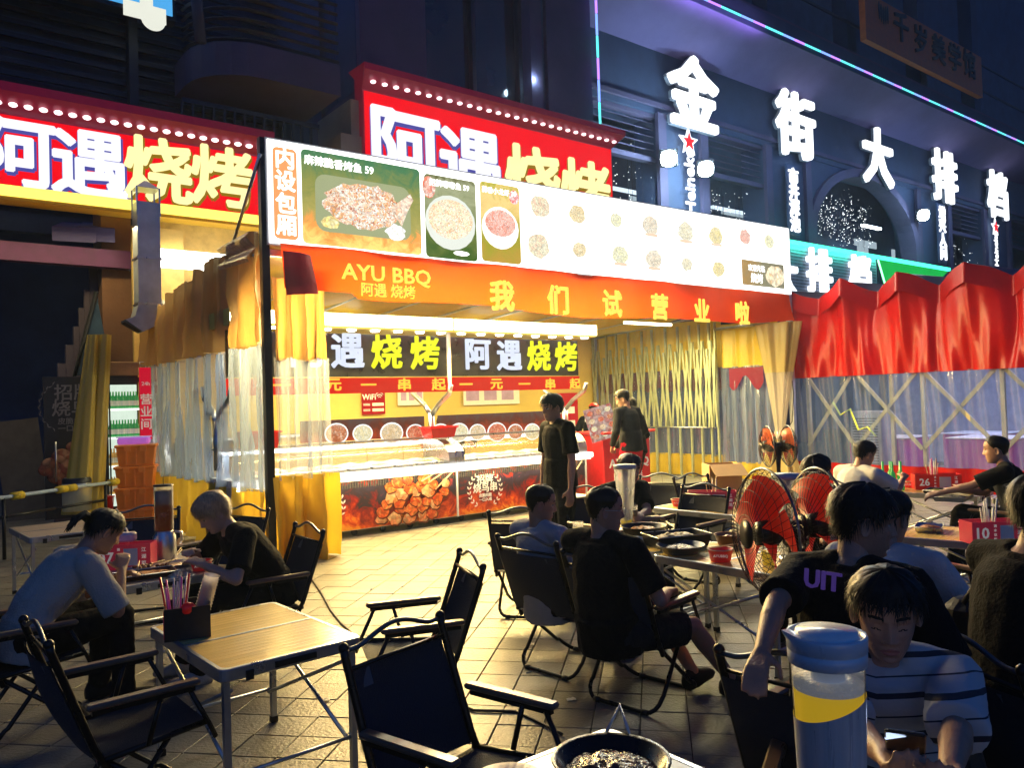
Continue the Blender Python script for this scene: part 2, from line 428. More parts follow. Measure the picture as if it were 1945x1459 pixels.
# ------------------------------------------------------------ building behind the stall (left block)
def slats(mb, x0, x1, y, z0, z1, n, m, t=.03, d=.08, tilt=0):
    for i in range(n):
        z = z0+(z1-z0)*(i+.5)/n
        mb.box((x0, y, z-t), (x1, y+d, z+t), m)
M_slat = mat('dark metal louvre', (.025, .035, .06), .5, .4, var=.3, scale=3)
lb = thing('building', 'dark louvred building block behind the stall with a blue advertising screen high on its front', 'building', (0, 14, 0))
W = MB(); W.box((-16, .6, 6.1), (6.75, 1.2, 24), M_dark); W.build('wall', lb)
me1 = MB(); me1.box((-.0, -.03, -.035), (18, .04, .035), M_slat); slat_me = me1.mesh('louvre_slat')
for i in range(46):
    put(slat_me, 'louvre_slat', lb, (-12.2, .45+.03*(i % 2), 6.6+i*.21))
for x in (-8, -5.2, -2.4, .4, 3.2): MB().box((-.07, .2, 6.2), (.07, .42, 17), M_slat).build('mullion', lb, (x, 0, 0))
a = PY(-260, 0, 13.7); b = PY(333, 43, 13.7)
S = MB(); S.box((a.x, -.15, b.z), (b.x, .1, b.z+4), M_black); scr = S.build('advertising_screen', lb, (0, -.2, 0))
blue = gradprint('blue screen print', ((0, (.05, .25, .6)), (.6, (.08, .4, .85)), (1, (.1, .5, 1))), .75, .4, 'X', -3, 5, .1)
S = MB(); S.box((a.x+.06, -.17, b.z+.07), (b.x-.06, -.152, b.z+3.9), blue); S.build('screen_face', scr)
S = MB(); pale = glow('pale screen print', (.9, .92, .8), .8)
c = PY(300, 22, 13.3)
S.lathe([(0, 0), (.19, 0), (.19, .012), (0, .012)], pale, xf=Matrix.Translation((c.x, -.2, c.z)) @ Matrix.Rotation(rad(90), 4, 'X'))
c2 = PY(262, 5, 13.3); S.box((c2.x-.15, -.2, c2.z-.1), (c2.x+.5, -.185, c2.z+.16), pale); S.box((c2.x+.1, -.2, c2.z+.1), (c2.x+.3, -.185, c2.z+1), pale)
S.build('screen_figure', scr)
lamp('screen_glow', (3.4, 12.9, 12.5), 60, (.12, .35, 1), (3, 2), rot=(rad(20), rad(-75), 0))
# balcony with rounded soffit
bal = thing('balcony', 'rounded concrete balcony with dark louvres left of the tall blue grey pillar', 'balcony', (0, 12.6, 0))
p0 = PY(385, 95, 12.6); p1 = PY(617, 175, 12.6)
B = MB(); pts = []
zb = p1.z
for k in range(7):
    t = rad(180+90*k/6); pts.append((p0.x+1.0+1.0*math.cos(t), 1.0+1.0*math.sin(t)))
outl = pts+[(p1.x+.3, 0), (p1.x+.3, 1.6), (p0.x, 1.6)]
n = len(outl); B.add([(x, y, zb) for x, y in outl]+[(x, y, zb+.55) for x, y in outl], [tuple(range(n-1, -1, -1)), tuple(range(n, 2*n))]+[(i, (i+1) % n, (i+1) % n+n, i+n) for i in range(n)], M_wall)
B.build('slab', bal)
for i in range(22):
    B = MB(); z = zb+.62+i*.17
    B.tube([(x, y+.06, z) for x, y in pts]+[(p1.x+.3, .06, z)], .035, M_slat, seg=4, smooth=False); B.build('louvre_slat', bal)
B = MB(); B.tube([(p0.x-.05, -.08, zb+.3), (p0.x-.12, -.1, zb+1.1), (p0.x-.12, -.1, zb+5)], .09, M_wallb, seg=10); B.build('drain_pipe', bal)
# railing below the balcony
rl = thing('railing', 'dark metal railing above the left red shop sign', 'railing', (0, 13.2, 0))
q0 = PY(345, 190, 13.2); q1 = PY(606, 245, 13.2)
R = MB(); R.box((q0.x, -.03, q1.z), (q1.x, .03, q1.z+.07), M_slat); R.build('top_rail', rl)
R = MB(); R.box((-.02, -.02, -1.15), (.02, .02, 0), M_slat); bm_ = R.mesh('baluster')
x = q0.x
while x < q1.x: put(bm_, 'baluster', rl, (x, 0, q1.z)); x += .17
R = MB(); R.box((q0.x-1, -.1, q1.z-1.5), (q1.x, 1.4, q1.z-1.15), M_dark); R.build('ledge', rl)
# tall pillar pieces between the two red signs
c0 = PY(617, 100, 14.6); c1 = PY(684, 100, 13.2); c2 = PY(810, 100, 13.2); c3 = PY(1003, 100, 13.2); c4_ = PY(1030, 100, 13.2); c5 = PY(1120, 100, 13.2)
pil = thing('building', 'tall pillared building front with a dark glass bay rising behind the upper red sign', 'building', (0, 13.2, 0))
P = MB(); P.box((c1.x, 0, 7.3), (c2.x, 2.2, 26), M_wall); P.build('pillar', pil)
P = MB(); P.box((c1.x-.012, .15, 7.6), (c1.x-.001, 1.9, 26), M_wallb); P.box((c1.x-.03, .95, 7.6), (c1.x-.013, .98, 26), M_dark); P.build('cladding', pil)
P = MB()
for z0, z1, e in ((6.6, 7.3, .0), (6.1, 6.6, -.25)): P.box((c1.x-.25+e, -.05+e*.3, z0), (c1.x+1.4, 2.2, z1), M_beige)
P.box((c1.x-.1, .05, 0), (c1.x+1.3, 2.0, 6.1), M_beige); P.build('pillar_base', pil)
P = MB(); P.box((c2.x, .35, 7.4), (c3.x, .45, 26), M_glassd); P.build('window', pil)
P = MB()
for x in (c2.x+.04, (c2.x+c3.x)/2, c3.x-.05): P.box((x-.05, .2, 7.4), (x+.05, .36, 26), M_slat)
for z in (7.5, 11.0, 14.5): P.box((c2.x, .22, z-.05), (c3.x, .355, z+.05), M_slat)
P.build('window_frame', pil)
P = MB(); P.box((c3.x, -.1, 7.3), (c3.x+.32, 1, 26), M_wall); P.box((c3.x+.32, .05, 7.3), (c4_.x+.1, 1, 26), M_wallb); P.box((c4_.x+.1, -.05, 7.3), (c5.x, 1, 26), M_wall); P.build('pillar', pil)
wl = PY(985, 160, 13.5)
l = MB(); l.sphere((wl.x+.15, -.02, wl.z), .05, glow('cool lamp glass', (.75, .9, 1), 60), 8, 6); l.build('wall_lamp', pil)
lamp('lamp_light', (wl.x+.1, 13.2-.1, wl.z), 25, (.55, .8, 1), (.08, .08), kind='POINT')

# ------------------------------------------------------------ big building to the right
YW = 14.3
def XY(px, py, y=YW): return PY(px, py, y).x
rb = thing('building', 'long arcaded building front with glowing characters and a coloured light strip', 'building', (0, YW, 0))
zt = 11.45; ztop = 9.35
W = MB(); W.box((c5.x, .0, ztop), (75, 1, zt), M_wallb); W.build('lintel_wall', rb)
# pillars (x in metres along the front)
pill = [(XY(1128, 300)-1.4, XY(1128, 300)-.2), (XY(1253, 300), XY(1336, 300)), (XY(1455, 320), XY(1532, 320)), (XY(1742, 420), XY(1802, 440)), (XY(1868, 440), XY(1915, 440)), (XY(1940, 440)+5, XY(1940, 440)+9)]
for k, (x0, x1) in enumerate(pill):
    P = MB(); P.box((x0, .02, 0), (x1, .9, ztop), M_wallb); P.build('pillar', rb)
    P = MB(); P.box((x0-.12, -.1, 0), (x0+.2, .02, ztop), M_wall); P.box((x1-.2, -.1, 0), (x1+.12, .02, ztop), M_wall); P.build('pilaster', rb)
W = MB(); W.box((c5.x, 4.2, 0), (75, 4.4, 13), M_dark); W.build('rear_wall', rb)
W = MB(); W.box((c5.x, 1.0, 5.45), (75, 4.2, 5.7), M_wall); W.build('gallery_floor', rb)
W = MB(); W.box((c5.x, -.05, 4.2), (75, .9, 5.44), M_wallb); W.build('spandrel', rb)
# arch between third and fourth pillars
ax0, ax1 = pill[2][1], pill[3][0]; acx = (ax0+ax1)/2; aw = (ax1-ax0)/2; az0 = 6.9; ah = ztop-az0-.15
def arc(r0, r1, k, m): return (acx+(aw-r0)*math.cos(math.pi*k/m), az0+(ah+.3-r1)*math.sin(math.pi*k/m))
A = MB(); nseg = 28
for k in range(nseg):
    (xa, za), (xb, zb_) = arc(.0, .0, k, nseg), arc(.0, .0, k+1, nseg)
    vs = [V((xa, .05, za)), V((xa, .05, ztop+.25)), V((xb, .05, ztop+.25)), V((xb, .05, zb_)), V((xa, .8, za)), V((xb, .8, zb_))]
    A.add(vs, ((0, 1, 2, 3), (0, 3, 5, 4)), M_wallb)
A.build('spandrel_panel', rb)
A = MB()
pin = [arc(.35, .3, k, nseg) for k in range(nseg+1)]; pout = [arc(0, 0, k, nseg) for k in range(nseg+1)]
for y0, y1 in ((-.09, .04),):
    for k in range(nseg):
        (a0, b0), (a1, b1), (d0, e0), (d1, e1) = pin[k], pin[k+1], pout[k], pout[k+1]
        A.add([(a0, y0, b0), (a1, y0, b1), (d1, y0, e1), (d0, y0, e0), (a0, y1+.5, b0), (a1, y1+.5, b1), (d1, y1, e1), (d0, y1, e0)], ((0, 1, 2, 3), (0, 4, 5, 1), (3, 2, 6, 7)), M_wall)
A.build('arch_moulding', rb)
for xa in (ax0, ax1-.35): A = MB(); A.box((xa, -.09, 5.4), (xa+.35, .5, az0), M_wall); A.build('arch_jamb', rb)
# louvres over the flat bays
bays = [(pill[0][1], pill[1][0]), (pill[1][1], pill[2][0]), (pill[3][1], pill[4][0]), (pill[4][1], pill[5][0])]
for bx0, bx1 in bays:
    for i in range(6):
        m_ = MB(); z = 8.2+i*.19
        m_.add([(bx0, .2, z), (bx1, .2, z), (bx1, .38, z+.09), (bx0, .38, z+.09), (bx0, .2, z-.03), (bx1, .2, z-.03)], ((0, 1, 2, 3), (4, 5, 1, 0)), M_wall)
        m_.build('louvre_slat', rb)
    m_ = MB(); m_.box((bx0, .1, 8.02), (bx1, .3, 8.14), M_wall); m_.box((bx0, .08, 9.25), (bx1, .3, 9.34), M_wall); m_.build('louvre_frame', rb)
# gallery railings
R = MB(); R.box((-.015, -.015, 0), (.015, .015, .95), M_slat); bm2 = R.mesh('baluster')
for bx0, bx1 in bays[:3]+[(ax0+.35, ax1-.35)]:
    R = MB(); R.box((bx0, .55, 6.62), (bx1, .62, 6.69), M_metal); R.build('gallery_rail', rb)
    nb_ = min(40, int((bx1-bx0)/.2))
    for i in range(nb_): put(bm2, 'baluster', rb, (bx0+(bx1-bx0)*(i+.5)/nb_, .58, 5.7))
# lit gallery pieces: ceiling tubes and glazing seen inside
M_tube = glow('cool tube lamp', (.8, .93, 1), 9)
for px_, py_, w_, yy in ((1655, 431, 1.5, 2.6), (1190, 362, 1.9, 2.4), (1390, 400, 2.2, 2.4)):
    p = PY(px_, py_, YW+yy); G = MB(); G.box((p.x-w_/2, yy-.06, p.z-.05), (p.x+w_/2, yy+.06, p.z+.04), M_tube if px_ == 1655 else glow('dim tube lamp', (.6, .75, .9), 1.2)); G.build('tube_lamp', rb)
p = PY(1655, 431, YW+2.6); lamp('gallery_light', (p.x, YW+2.6, p.z-.15), 60, (.6, .9, .85), (1.5, .1))
for px_, py_, w_, h_ in ((1645, 463, 1.9, .3), (1640, 478, .9, .45), (1700, 482, .5, .4), (1535, 432, 1.0, .3), (1400, 408, 1.8, .12), (1210, 378, .6, .16)):
    p = PY(px_, py_, YW+3.9); G = MB(); G.box((p.x-w_/2, 3.9, p.z-h_/2), (p.x+w_/2, 3.95, p.z+h_/2), glow('lit gallery glass', (.55, .7, .8), .55)); G.build('gallery_window', rb)
# fascia with the light strip, sloping soffit under it
YF = 12.9
zf = PY(1338, 0, YF).z; zs = PY(1200, 80, YW).z
F = MB(); F.box((c5.x+.02, YF-YW, zf-.15), (75, YF-YW+.3, zf+.45), M_wallb); F.build('fascia', rb)
F = MB(); F.add([(c5.x+.02, YF-YW+.02, zf-.15), (75, YF-YW+.02, zf-.15), (75, -.01, zs), (c5.x+.02, -.01, zs), (c5.x+.02, 0.5, zf+.4), (75, .5, zf+.4)], ((0, 1, 2, 3), (3, 2, 5, 4)), M_soffit); F.build('soffit', rb)
F = MB(); F.box((c5.x, -.12, zt-.2), (75, -.02, zt-.02), M_dark); F.box((c5.x, -.1, 9.5), (75, -.01, 9.62), M_wall); F.build('cornice', rb)
stripcols = [glow('strip violet', (.45, .2, 1.0), 1.6), glow('strip teal', (.1, .75, .75), 1.6), glow('strip blue', (.2, .35, 1.0), 1.5)]
led = thing('light_strip', 'violet and teal light strip along the edge of the overhanging fascia', 'light strip', (0, YF, zf))
x = c5.x+.1; k = 0
while x < 44:
    w_ = .55+.3*(k % 3 == 1); G = MB(); G.box((x, -.03, .0), (x+w_, -.002, .05), stripcols[k % 3]); G.build('lit_segment', led); x += w_+.015; k += 1
led2 = thing('light_strip', 'upright teal and violet light strip at the building corner above the red sign', 'light strip', (c5.x+.05, 13.0, 8.0))
z = 0; k = 0
while z < 5.5:
    G = MB(); G.box((-.025, -.03, z), (.025, 0, z+.5), stripcols[(k+1) % 3]); G.build('lit_segment', led2); z += .52; k += 1
lamp('strip_light', (c5.x+3.5, 12.7, 11.6), 40, (.55, .3, .9), (6, .2), rot=(rad(180), 0, 0))
# upper storey: deep gallery with piers
U = MB(); U.box((c5.x+1.0, 2.6, zf), (75, 2.8, 26), M_dark); U.build('upper_wall', rb)
U = MB(); U.box((c5.x+1.0, -1.3, zf+.46), (75, 2.6, zf+.6), M_wall); U.build('upper_floor', rb)
for px_, py_ in ((1475, 50), (1625, 110), (1760, 160), (1862, 195), (1400, 10)):
    p = PY(px_, py_, 13.2); U = MB(); U.box((p.x-.28, -1.0, zf+.6), (p.x+.28, -.5, 26), M_wallb); U.build('pier', rb)
U = MB(); U.box((c5.x+1, -1.15, zf+1.62), (75, -1.1, zf+1.7), M_slat); U.box((c5.x+1, -1.15, zf+2.7), (75, -1.1, zf+2.76), M_slat); U.build('guard_rail', rb)
# orange sign on the upper storey
a = PY(1642, -10, 12.6); b = PY(1866, 165, 12.6)
zb0 = PY(1700, 98, 12.6).z
os_ = thing('shop_sign', 'unlit orange fascia sign with dark characters on the upper storey', 'sign', (a.x, 12.6, zb0))
h_ = PY(1700, 20, 12.6).z-zb0
S = MB(); S.box((0, 0, -.05), (b.x-a.x, .2, h_+.1), mat('orange sign sheet', (.5, .13, .03), .5, var=.25)); S.build('board', os_)
Mdk = mat('dark channel letter', (.05, .03, .02), .5)
for s_, px_, py_ in zip('千岁美学馆', (1713, 1750, 1784, 1815, 1842), (50, 75, 92, 108, 120)):
    p = PY(px_, py_, 12.55); letters(s_, (p.x-a.x, -.03, p.z-zb0), 1.0, Mdk, os_, ext=.03)
p = PY(1680, 28, 12.55); S = MB()
for q in (-2, -1, 0, 1, 2): S.sphere((p.x-a.x+q*.14, -.02, p.z-zb0+.05*abs(q)), (.07, .02, .32), Mdk, 8, 6)
S.build('leaf_emblem', os_)
# big glowing characters
Mch = glow('white sign face', (.92, .96, 1), 1.7, var=.03)
for s_, px_, py_ in zip('金街大排档', (1318, 1512, 1668, 1795, 1895), (175, 237, 297, 335, 370)):
    p = PY(px_, py_, 14.0)
    ch = letters(s_, (p.x, 14.0, p.z), 2.0, Mch, None, 'sign_character', off=.035, ext=.06, label=dict(zip('金街大排档',('largest glowing white character, nearest, above the pillar with two floodlights','second glowing white character, above the pillar left of the arch','glowing white character with three strokes, above the arch','fourth glowing white character, above the pillar right of the arch','smallest glowing white character, farthest along the building front')))[s_], cat='sign letter', group='five glowing white characters of the building name')
    back = text_mesh(s_, 2.0*1.08, .05*2, .05, mat('letter return', (.25, .28, .33), .5))
    put(back, 'letter_return', ch, (0, 0, -.10))
lamp('letters_light', (27, 12.6, 9.0), 110, (.38, .6, 1), (22, .4), rot=(rad(75), 0, 0))
# vertical signs on pillars
def vsign(chars, px_, ys, h, label, mm, rot=STAND, wide=1):
    p = PY(px_, (ys[0]+ys[-1])/2, YW-.22)
    t = thing('pillar_sign', label, 'sign', (p.x, YW-.22, 0))
    zs_ = [PY(px_, y, YW-.22).z for y in ys]
    B = MB(); B.box((-h*.62, .03, min(zs_)-h*.7), (h*.62, .09, max(zs_)+h*.7), M_dark); B.build('backing', t)
    for c_, z in zip(chars, zs_): letters(c_, (0, 0, z), h, mm, t, off=.04, ext=.02, wide=wide)
    return t
vsign('市井深池', 1509, (335, 363, 393, 424), .52, 'white lit column of characters on the second pillar beside the arch', Mch)
vsign('增兴人间', 1791, (405, 428, 455, 480), .55, 'narrow white lit column of characters on the pillar right of the arch', Mch)
def beer_sign(px_, star_y, mid_y, h, label):
    p = PY(px_, mid_y, YW-.22); zs_ = PY(px_, star_y, YW-.22).z
    t = thing('pillar_sign', label, 'sign', (p.x, YW-.22, p.z))
    for r_, m_, y_ in ((.42, Mch, 0), (.25, glow('red star', (1, .02, .03), 1.2), -.03)):
        S = MB(); outline_poly([(r_*(1 if i % 2 == 0 else .42)*math.sin(math.pi*i/5), r_*(1 if i % 2 == 0 else .42)*math.cos(math.pi*i/5)) for i in range(10)][::-1], y_-.02, y_+.02, m_, S); S.build('star', t, (0, 0, zs_-p.z))
    letters('Heineken', (0, 0, 0), h, Mch, t, 'lettering', off=.03, ext=.02, rot=(rad(90), rad(-90), 0))
beer_sign(1310, 270, 335, .52, 'white lit upright lettering under a red star on the first pillar')
beer_sign(1892, 432, 468, .42, 'small upright lit lettering under a star on the last pillar before the picture edge')
# floodlights
Mflood = glow('floodlight glass', (.85, .97, 1), 40)
def flood(px_, py_, y, label, e=160, col=(.6, .85, 1)):
    p = PY(px_, py_, y)
    t = thing('floodlight', label, 'floodlight', p, rot=(rad(25), 0, rad(-46)))
    S = MB(); S.bevbox((-.24, -.05, -.23), (.24, .1, .23), M_black, .05); S.build('housing', t)
    S = MB(); S.add([(x_, -.056, z_) for x_, z_ in rrect(-.21, .21, -.21, .21, .17)], (tuple(range(20)),), Mflood); S.build('lens', t)
    S = MB(); S.tube([(0, .1, 0), (0, .3, -.1), (0, .45, -.1)], .02, M_black); S.build('bracket', t)
    lamp('floodlight_lamp', p+V((-.35, -.45, -.15)), e, col, (.25, .25), kind='POINT')
flood(1270, 300, 13.6, 'bright floodlight left of the red star sign', 230)
flood(1340, 320, 13.6, 'bright floodlight right of the red star sign', 230)
flood(1753, 408, 13.7, 'floodlight on the pillar right of the arch', 120)
# fairy lights hanging in the gallery
Mfairy = glow('fairy light', (.85, .93, 1), 2.6)
def fairy(x0, x1, y, z0, z1, n, label, dens=14, slope=0.0):
    t = thing('fairy_lights', label, 'fairy lights', (x0, y, 0)); S = MB(); W_ = MB()
    for i in range(n):
        x = (x1-x0)*(i+random.random())/n; yy = random.uniform(-.4, .4)
        zt_ = z1-slope*x
        W_.box((x-.003, yy-.003, z0-slope*x), (x+.003, yy+.003, zt_), M_black)
        for k in range(random.randint(dens//2, dens)):
            z = random.uniform(z0-slope*x, zt_); r_ = random.choice((.008, .012, .017))
            S.sphere((x+random.uniform(-.28, .28), yy+random.uniform(-.3, .3), z+random.uniform(-.3, .3)), r_, Mfairy, 4, 3)
    S.build('bulbs', t, kind='stuff'); W_.build('wires', t, kind='stuff')
fairy(bays[0][0]+.2, bays[0][1]-.2, YW+.8, 6.6, 8.2, 13, 'hanging white fairy lights in the bay right of the upper red sign', 10)
fairy(bays[1][0]+.5, bays[1][1], YW+1.0, 6.5, 8.2, 16, 'hanging white fairy lights in the bay right of the first pillar', 12, .1)
fairy(ax0+.6, ax1-.8, YW+1.6, 8.0, 9.6, 34, 'dense white fairy lights under the arch', 22, .13)
fairy(bays[2][0]+.2, bays[2][1]-.2, YW+.8, 6.4, 8.0, 12, 'hanging white fairy lights behind the right pillar sign', 10)

# green edged sign panel at first floor level
g0 = PY(1480, 450, 13.6); g1 = PY(1800, 510, 13.6); gz = PY(1650, 486, 13.6).z
gs = thing('shop_sign', 'perforated grey sign panel with a green neon edge and white characters behind the red tent', 'sign', (0, 13.6, gz))
Mperf = mat('perforated sheet', (.22, .27, .38), .5, .5, var=.3, scale=60, emit=.05, ecol=(.3, .45, .8))
xm = XY(1664, 495, 13.6)
S = MB(); S.box((g0.x-6, 0, -2.0), (xm, .12, -.06), Mperf); S.build('panel', gs)
hole = MB()
for i in range(150):
    for j in range(18):
        x = g0.x+.3+i*.07
        if x < xm-.1: hole.box((x, -.006, -1.95+j*.1), (x+.035, -.002, -1.9+j*.1), M_black)
hole.build('perforations', gs, kind='stuff')
S = MB(); S.box((g0.x-6, -.1, -.06), (g1.x, .0, .05), glow('green neon', (.05, 1, .55), 3.0)); S.build('neon_tube', gs)
S = MB(); S.add([(xm, -.02, -.07), (g1.x, -.02, -.07), (xm+2.4, -.02, -1.6), (xm+.9, -.02, -1.9)], ((0, 3, 2, 1),), glow('green sign face', (.01, .45, .07), .9)); S.build('green_panel', gs)
S = MB(); S.tube([(xm+.02, -.06, -.1), (xm+.95, -.06, -1.9), (xm+2.6, -.06, -1.9)], .03, glow('green neon line', (.3, 1, .5), 2.5), seg=6); S.tube([(xm+1.0, -.06, -1.45), (xm+2.0, -.06, -1.45)], .025, glow('green neon line', (.3, 1, .5), 2.5), seg=6); S.build('neon_outline', gs)
for s_, px_, py_ in (('大', 1492, 522), ('排', 1559, 514), ('档', 1636, 522)):
    p = PY(px_, py_, 13.5); letters(s_, (p.x, -.06, p.z-gz), 1.35, Mch, gs, ext=.04, off=.045)
lamp('neon_light', (g0.x+4, 13.3, gz-.1), 40, (.1, 1, .6), (8, .1), rot=(rad(60), 0, 0))

# ------------------------------------------------------------ red shop signs
Mredface = glow('red sign face', (.85, .004, .012), .95, var=.12, scale=1.2)
Mredcan = mat('dark red sign canopy', (.20, .01, .03), .35, var=.2, emit=.05, ecol=(1, 0, .1))
Mwlet = glow('white letter face', (.84, .84, 1), 1.05, var=.12)
Mylet = glow('cream letter face', (1, .84, .36), 1.15, var=.1)
Mbsh = glow('blue violet letter shadow', (.12, .12, .55), .55)
Mgsh = glow('olive letter shadow', (.34, .2, .01), .7)
def red_sign(label, x0, x1, y, z0, z1, chars, strip, ndots, hang):
    t = thing('shop_sign', label, 'sign', (x0, y, z0)); w_ = x1-x0; h_ = z1-z0
    S = MB(); S.box((0, 0, 0), (w_, .3, h_), Mredcan); S.build('sign_box', t)
    S = MB(); S.box((.03, -.012, .02), (w_-.03, -.002, h_-.28), Mredface); S.build('face', t)
    S = MB(); S.add([(0, 0, h_-.25), (w_, 0, h_-.25), (w_+.12, -hang, h_-.02), (-.12, -hang, h_-.02), (-.12, -hang, h_+.1), (w_+.12, -hang, h_+.1), (-.12, .3, h_+.12), (w_+.12, .3, h_+.12)],
        ((0, 3, 2, 1), (3, 4, 5, 2), (4, 6, 7, 5), (0, 6, 4, 3), (1, 2, 5, 7)), Mredcan); S.build('canopy', t)
    Md = glow('pink downlight', (1, .75, .8), 2.2)
    D = MB(); D.sphere((0, 0, 0), (.055, .055, .03), Md, 10, 6); dm = D.mesh('downlight')
    D = MB(); D.sphere((0, 0, 0), (.05, .004, .025), glow('dim reflection spot', (1, .2, .25), .9), 8, 6); 
    for i in range(ndots):
        x = w_*(i+.5)/ndots
        put(dm, 'downlight', t, (x, -hang*.6, h_-.17))
    for s_, cx, cz, hh, kind in chars:
        mm, ms = (Mwlet, Mbsh) if kind == 'w' else (Mylet, Mgsh)
        c = letters(s_, (cx-x0, -.07, cz-z0), hh, mm, t, off=.036, ext=.015, wide=1.0)
        sh = text_mesh(s_, hh*1.08, .064*hh, .01, ms); put(sh, 'letter_shadow', c, (hh*.02, -hh*.025, -.04))
    if strip:
        S = MB(); S.box((0, -.12, -.15), (w_, .1, -.01), glow('yellow light trough', (1, .8, .12), 1.6)); S.build('light_trough', t)
        S = MB(); S.box((0, -.1, -.2), (w_, .25, -.155), M_yellow); S.build('trough_edge', t)
    return t
YL = 12.4
lz0 = PY(250, 382, YL).z; lz1 = PY(250, 222, YL).z
cs = []
for s_, px_, py_, h_, k in (('阿', 30, 300, .93, 'w'), ('遇', 170, 322, .93, 'w'), ('烧', 300, 333, .93, 'y'), ('烤', 420, 345, .9, 'y')):
    p = PY(px_, py_-8, YL); cs.append((s_, p.x, p.z, h_, k))
red_sign('long red lit sign with yellow trough light at the left edge of the picture', PY(-180, 250, YL).x, PY(500, 340, YL).x, YL, lz0, lz1, cs, True, 26, .22)
YR = 13.0
rz1 = PY(900, 196, YR).z; rz0 = PY(1162, 378, YR).z-.6
cs = []
for s_, px_, py_, h_, k in (('阿', 770, 287, 1.5, 'w'), ('遇', 893, 318, 1.5, 'w'), ('烧', 1010, 348, 1.5, 'y'), ('烤', 1110, 368, 1.45, 'y')):
    p = PY(px_, py_, YR); cs.append((s_, p.x, p.z, h_, k))
red_sign('upper red lit sign with white and cream characters rising behind the menu lightbox', PY(690, 250, YR).x, PY(1163, 330, YR).x, YR, rz0, rz1, cs, False, 27, .35)
lamp('trough_light', (2.6, 12.1, lz0-.45), 45, (1, .8, .35), (4, .2))
lamp('sign_spill', (9, 12.2, 7.0), 60, (1, .12, .1), (5, .8), rot=(rad(-80), 0, 0))

# ------------------------------------------------------------ thin haze volume, added to give the lights a glow
hz_m, hz_t, hz_o = _new('added haze'); pv = N(hz_t, 'ShaderNodeVolumePrincipled'); pv.inputs['Color'].default_value = (.5, .68, 1, 1); pv.inputs['Density'].default_value = HAZE; pv.inputs['Anisotropy'].default_value = .55
hz_t.links.new(pv.outputs[0], hz_o.inputs['Volume'])
S = MB(); S.box((-18, -6, -1.0), (76, 22, 27), hz_m); S.build('haze', kind='stuff', label='thin added haze that makes the lights of the food court glow')

# ------------------------------------------------------------ the barbecue stall
SX0, SX1, SY0, SY1 = 3.02, 12.45, 7.97, 12.9
stall = thing('market_stall', 'yellow tarpaulin barbecue stall with steel frame and tarpaulin roof', 'stall', (SX0, SY0, 0))
def loc(p): return (p[0]-SX0, p[1]-SY0, p[2])
# frame
F = MB(); F.box((-.05, -.05, 0), (.03, .03, 4.42), M_black); F.build('corner_post', stall)
F = MB(); F.box((SX1-SX0-.04, -.05, 0), (SX1-SX0+.04, .03, 4.5), M_galv); F.build('corner_post', stall)
for y in (SY1-SY0,):
    for x in (0, SX1-SX0): F = MB(); F.box((x-.03, y-.03, 0), (x+.03, y+.03, 3.2), M_galv); F.build('rear_post', stall)
F = MB(); F.box((0, 0, 3.2), (SX1-SX0, .05, 3.27), M_galv); F.build('front_beam', stall)
F = MB(); F.tube([loc(PY(494, 292, 7.9)), loc(PX(438, 478, 2.95))], .018, M_metal, seg=6); F.build('stay_rod', stall)
# roof tarpaulin, sagging between hoops
def roof(u, v):
    x = u*(SX1-SX0); y = v*(SY1-SY0)
    return (x, y, 3.3-.30*v - .07*abs(math.sin(u*math.pi*9)) - .03*math.sin(v*14+u*5))
F = MB(); F.grid(roof, 90, 24, M_yellow); F.build('roof_sheet', stall)
for k in range(10):
    x = k/9*(SX1-SX0); F = MB(); F.tube([(x, 0, 3.27), (x, (SY1-SY0)/2, 3.12), (x, SY1-SY0, 2.97)], .02, M_galv, seg=6); F.build('roof_pole', stall)
# rear wall
Mback = mat('yellow painted rear wall', (.70, .50, .12), .7, var=.15, scale=1.2, dirt=.25)
F = MB(); F.box((0, SY1-SY0, 0), (SX1-SX0+.6, SY1-SY0+.05, 3.3), Mback); F.build('rear_wall', stall)
# curtains: wavy hanging sheets along a line
def curtain(name, p0, p1, ztop, zbot, m, waves, amp, parent, seed=0, hem=0.0, topz=None, taper=0.0):
    p0, p1 = V(p0), V(p1); d = (p1-p0); L = d.length; d.normalize(); nrm = V((-d.y, d.x)); rr = random.Random(seed); ph = [rr.uniform(0, 6.28) for _ in range(4)]
    def fn(u, v):
        zt = topz(u) if topz else ztop; zb = zbot+hem*math.sin(u*waves*3+ph[0])
        z = zt+(zb-zt)*v
        a = amp*(math.sin(u*waves*6.283+ph[0])+.45*math.sin(u*waves*14.7+ph[1])+.25*math.sin(u*waves*31+ph[2]+v*2))
        a += amp*1.1*noise.noise(V((u*waves*1.7, v*1.2, seed)))+amp*.5*noise.noise(V((u*waves*6, v*5, seed+3)))
        q = p0+(p1-p0)*u + nrm*(a*(.55+.6*v)) + d*(.3*amp*math.sin(u*waves*9+ph[3]+v*1.5))
        return (q.x, q.y, z)
    c = MB(); c.grid(fn, max(30, int(waves*10)), 10, m); return c.build(name, parent)
sx, sy = 0, 0
LX = -.02; LEN = SY1-SY0-.4
zz = lambda u: 3.42-.05*u+.10*abs(math.sin(u*math.pi*7.5))-.42*u**1.5
lc = thing('curtain', 'gathered side curtain left of the black post, tan above and yellow below', 'curtain', (SX0, SY0, 0))
curtain('top_band', (LX, .05), (LX-.1, LEN), 3.4, 2.28, M_tan, 11, .07, lc, 3, .02, zz)
curtain('clear_band', (LX, .05), (LX-.1, LEN), 2.29, .74, plastic('side curtain film', (.34, .46, .72), .50, .30, 9), 11, .07, lc, 3, .01)
curtain('bottom_band', (LX, .05), (LX-.1, LEN), .76, .03, M_yellow, 11, .07, lc, 3, .03)
